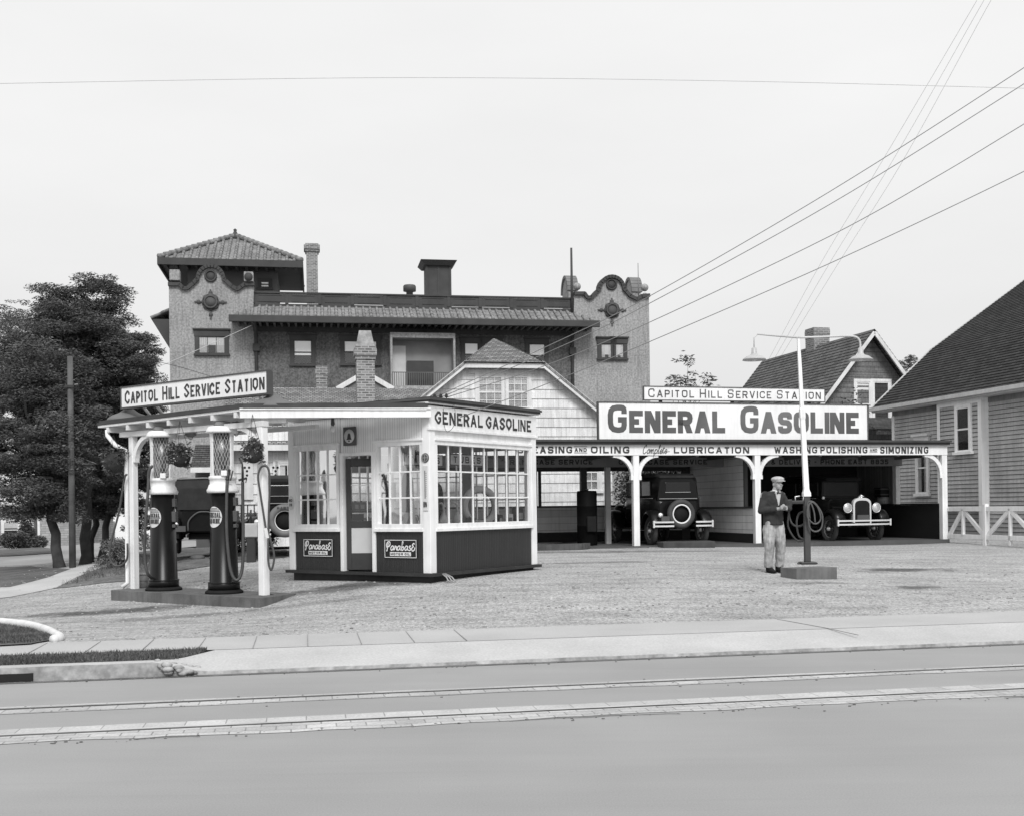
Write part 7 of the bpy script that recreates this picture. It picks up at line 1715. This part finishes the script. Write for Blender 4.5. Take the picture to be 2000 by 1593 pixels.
tp_b = T('topiary', 'clipped cone shaped evergreen on the far lawn', 'shrub', root(52, 1076, 62), 0, 'clipped evergreens'); leaf_mesh('foliage', LEAF, tp_b, [(0,0,.45,.55,.55,.4),(0,0,.9,.45,.45,.35),(0,0,1.2,.3,.3,.3),(.6,0,.35,.5,.5,.35),(-.2,0,.35,.5,.5,.35)], 9000, .10, .6, 0, 15); MB().tube([(0,0,-.1),(0,0,1.2)], [.06,.02], 6).build('stem', BARK, tp_b)
shrub('clipped round bush at the far left on the lawn', root(27, 1080, 60), .8, .9, 5000, 16, LEAF, .10, 20)

# trellis, mailbox and boulders behind the pumps
p_ = P(487, 1060, 27.5); t = T('trellis', 'dark square lattice trellis behind the right pump', 'trellis', (p_.x, p_.y, gz(p_.x, p_.y)), 0)
h0 = P(487, 985, 27.5).z-t.loc.z
for k in range(6): MB().box(-.35+k*.16-.012, -.35+k*.16+.012, -.012, .012, 0, h0).build('upright', DARK, t)
for k in range(6): MB().box(-.42, .5, -.02, -.008, .15+k*(h0-.15)/5-.012, .15+k*(h0-.15)/5+.012).build('slat', DARK, t)
p_ = P(491, 1085, 25.0); t = T('meter_box', 'pale grey box on a dark post beside the right pump', 'box', (p_.x, p_.y, gz(p_.x, p_.y)), 0)
zc1, zc0 = P(491, 1021, 25).z-t.loc.z, P(491, 1048, 25).z-t.loc.z
MB().box(-.16,.16,-.1,.1,zc0,zc1).build('box', M('box_grey', .42, .6), t, .02); MB().box(-.09,.09,-.07,.07,-.1,zc0).build('post', DARK, t); MB().tube([(0,0,zc1),(0,0,zc1+.3)], .02, 6).box(-.1,.1,-.05,.05,zc1+.15,zc1+.2).build('fitting', IRON, t)
m_b = M('boulder', .10, .9, .4, 2, .7, 12)
for i, (px, d, r_, lb_) in enumerate(((385, 26.5, .10, 'grey boulder under the rear of the touring car'), (418, 26.3, .07, 'smaller boulder right of the other under the touring car'))):
    p_ = P(px, 1085, d); t = T('boulder', lb_, 'rock', (p_.x, p_.y, gz(p_.x, p_.y)), .5*i, 'rocks at the edge of the gravel'); m = MB().ball((0,0,r_*.4), (r_*1.8, r_*1.1, r_*.8), 14, 9); o = m.build('rock', m_b, t); tx = bpy.data.textures.new('rock_shape', 'CLOUDS'); tx.noise_scale = .2; dm = o.modifiers.new('shape', 'DISPLACE'); dm.texture = tx; dm.strength = .05

# far left: brick building, white building, poles
def far_box(name, label, px0, px1, py_top, d, py_base, mat, depth=8):
    a_, b_ = P(px0, py_base, d), P(px1, py_base, d); t = T(name, label, 'building', ((a_.x+b_.x)/2, a_.y, gz(a_.x, a_.y)-.3), 0)
    w_ = (b_.x-a_.x)/2; h_ = P(px0, py_top, d).z-t.loc.z; MB().box(-w_, w_, 0, depth, 0, h_).build('wall', mat, t); return t, w_, h_
t, w_, h_ = far_box('brick_building', 'plain grey brick building beyond the side street', -150, 140, 985, 76, 1075, M_brick('far_brick', .34, .5, .16, .02, .22, .2)); MB().box(-w_-.2, w_+.2, -.2, .0, h_-.3, h_).build('cornice', M('far_trim', .4, .8), t)
for px in (22, 60): x, z0_ = t.py(px, 1050); z1_ = t.py(px, 1018)[1]; window(t, x-.5, x+.5, z0_, z1_, WHITE2, .15, blind=.4)
t, w_, h_ = far_box('white_building', 'pale low building seen between the left tree trunks', 146, 330, 985, 92, 1066, M('far_white', .85, .8, .08, .3)); 
for px in (165, 190, 210): x, z0_ = t.py(px, 1050); z1_ = t.py(px, 1020)[1]; window(t, x-.5, x+.5, z0_, z1_, GREY, .12, blind=.3)
MB().box(-w_-.2, w_+.2, -.25, 0, h_-.35, h_).build('cornice', M('far_trim', .4), t)
for px, d, pt_, lb_ in ((70, 70, 985, 'thin far pole in front of the brick building'), (206, 60, 930, 'thin far pole right of the left trees'), (181, 80, 940, 'thin far pole between the tree trunks')):
    p_ = P(px, 1075, d); t = T('far_pole', lb_, 'utility pole', (p_.x, p_.y, gz(p_.x, p_.y)-.1), 0, 'distant poles'); hz = P(px, pt_, d).z-t.loc.z; MB().tube([(0,0,0),(0,0,hz)], [.13,.1], 8).build('pole', WOODPOLE, t); MB().bar((-.7,0,hz-.4),(.7,0,hz-.4),.08,.1).build('crossarm', WOODPOLE, t)
# turf blades
def grass(name, poly_px, n_, h_, seed, off=.05):
    rg = np.random.default_rng(seed); from_px = [gp(*q_) for q_ in poly_px]; xs_ = [p_[0] for p_ in from_px]; ys_ = [p_[1] for p_ in from_px]
    def inside(x, y):
        c_ = False; j = len(from_px)-1
        for i in range(len(from_px)):
            if (from_px[i][1] > y) != (from_px[j][1] > y) and x < (from_px[j][0]-from_px[i][0])*(y-from_px[i][1])/(from_px[j][1]-from_px[i][1])+from_px[i][0]: c_ = not c_
            j = i
        return c_
    v = []; f = []
    while len(f) < n_:
        x, y = rg.uniform(min(xs_), max(xs_)), rg.uniform(min(ys_), max(ys_))
        if not inside(x, y): continue
        z = gz(x, y)+off; a_ = rg.uniform(0, 6.28); h = h_*rg.uniform(.4, 1.3); b_ = .005; i = len(v)
        v += [(x-b_*math.cos(a_), y-b_*math.sin(a_), z), (x+b_*math.cos(a_), y+b_*math.sin(a_), z), (x+rg.normal()*h*.4, y+rg.normal()*h*.4, z+h)]; f.append((i, i+1, i+2))
    me = bpy.data.meshes.new(name); me.from_pydata(v, [], f); me.materials.append(M_leaf('grass_blade', .09, .4)); o = bpy.data.objects.new(name, me); C.objects.link(o); tag(o, kind='stuff', label='short rough turf growing on the '+name.split('_')[0]+' strip', cat='grass')
grass('lawn_grass', ((-40,1215),(20,1224),(62,1231),(92,1241),(104,1250),(60,1257),(-40,1261)), 9000, .035, 1, .02)
grass('bank_grass', ((110,1148),(200,1130),(262,1120),(330,1105),(300,1085),(250,1085),(205,1100),(150,1132)), 5000, .10, 2, .01)
rg = np.random.default_rng(9); v = []; f = []
for i in range(26000):
    s_ = rg.uniform(s_verge-8, s_verge-.1); q_ = rg.uniform(Q_CURB+.22+(Q_VERGE-Q_CURB-.22)*taper(s_), Q_VERGE+.02); x, y = st(s_, q_); a_ = rg.uniform(0, 6.28); h = .030*rg.uniform(.3, 1.6); k = len(v)
    v += [(x-.005*math.cos(a_), y-.005*math.sin(a_), .14), (x+.005*math.cos(a_), y+.005*math.sin(a_), .14), (x+rg.normal()*h*.4, y+rg.normal()*h*.4, .14+h)]; f.append((k, k+1, k+2))
me = bpy.data.meshes.new('verge_grass'); me.from_pydata(v, [], f); me.materials.append(mats['grass_blade']); o = bpy.data.objects.new('verge_grass', me); C.objects.link(o); tag(o, kind='stuff', label='rough short grass on the kerbside verge', cat='grass')
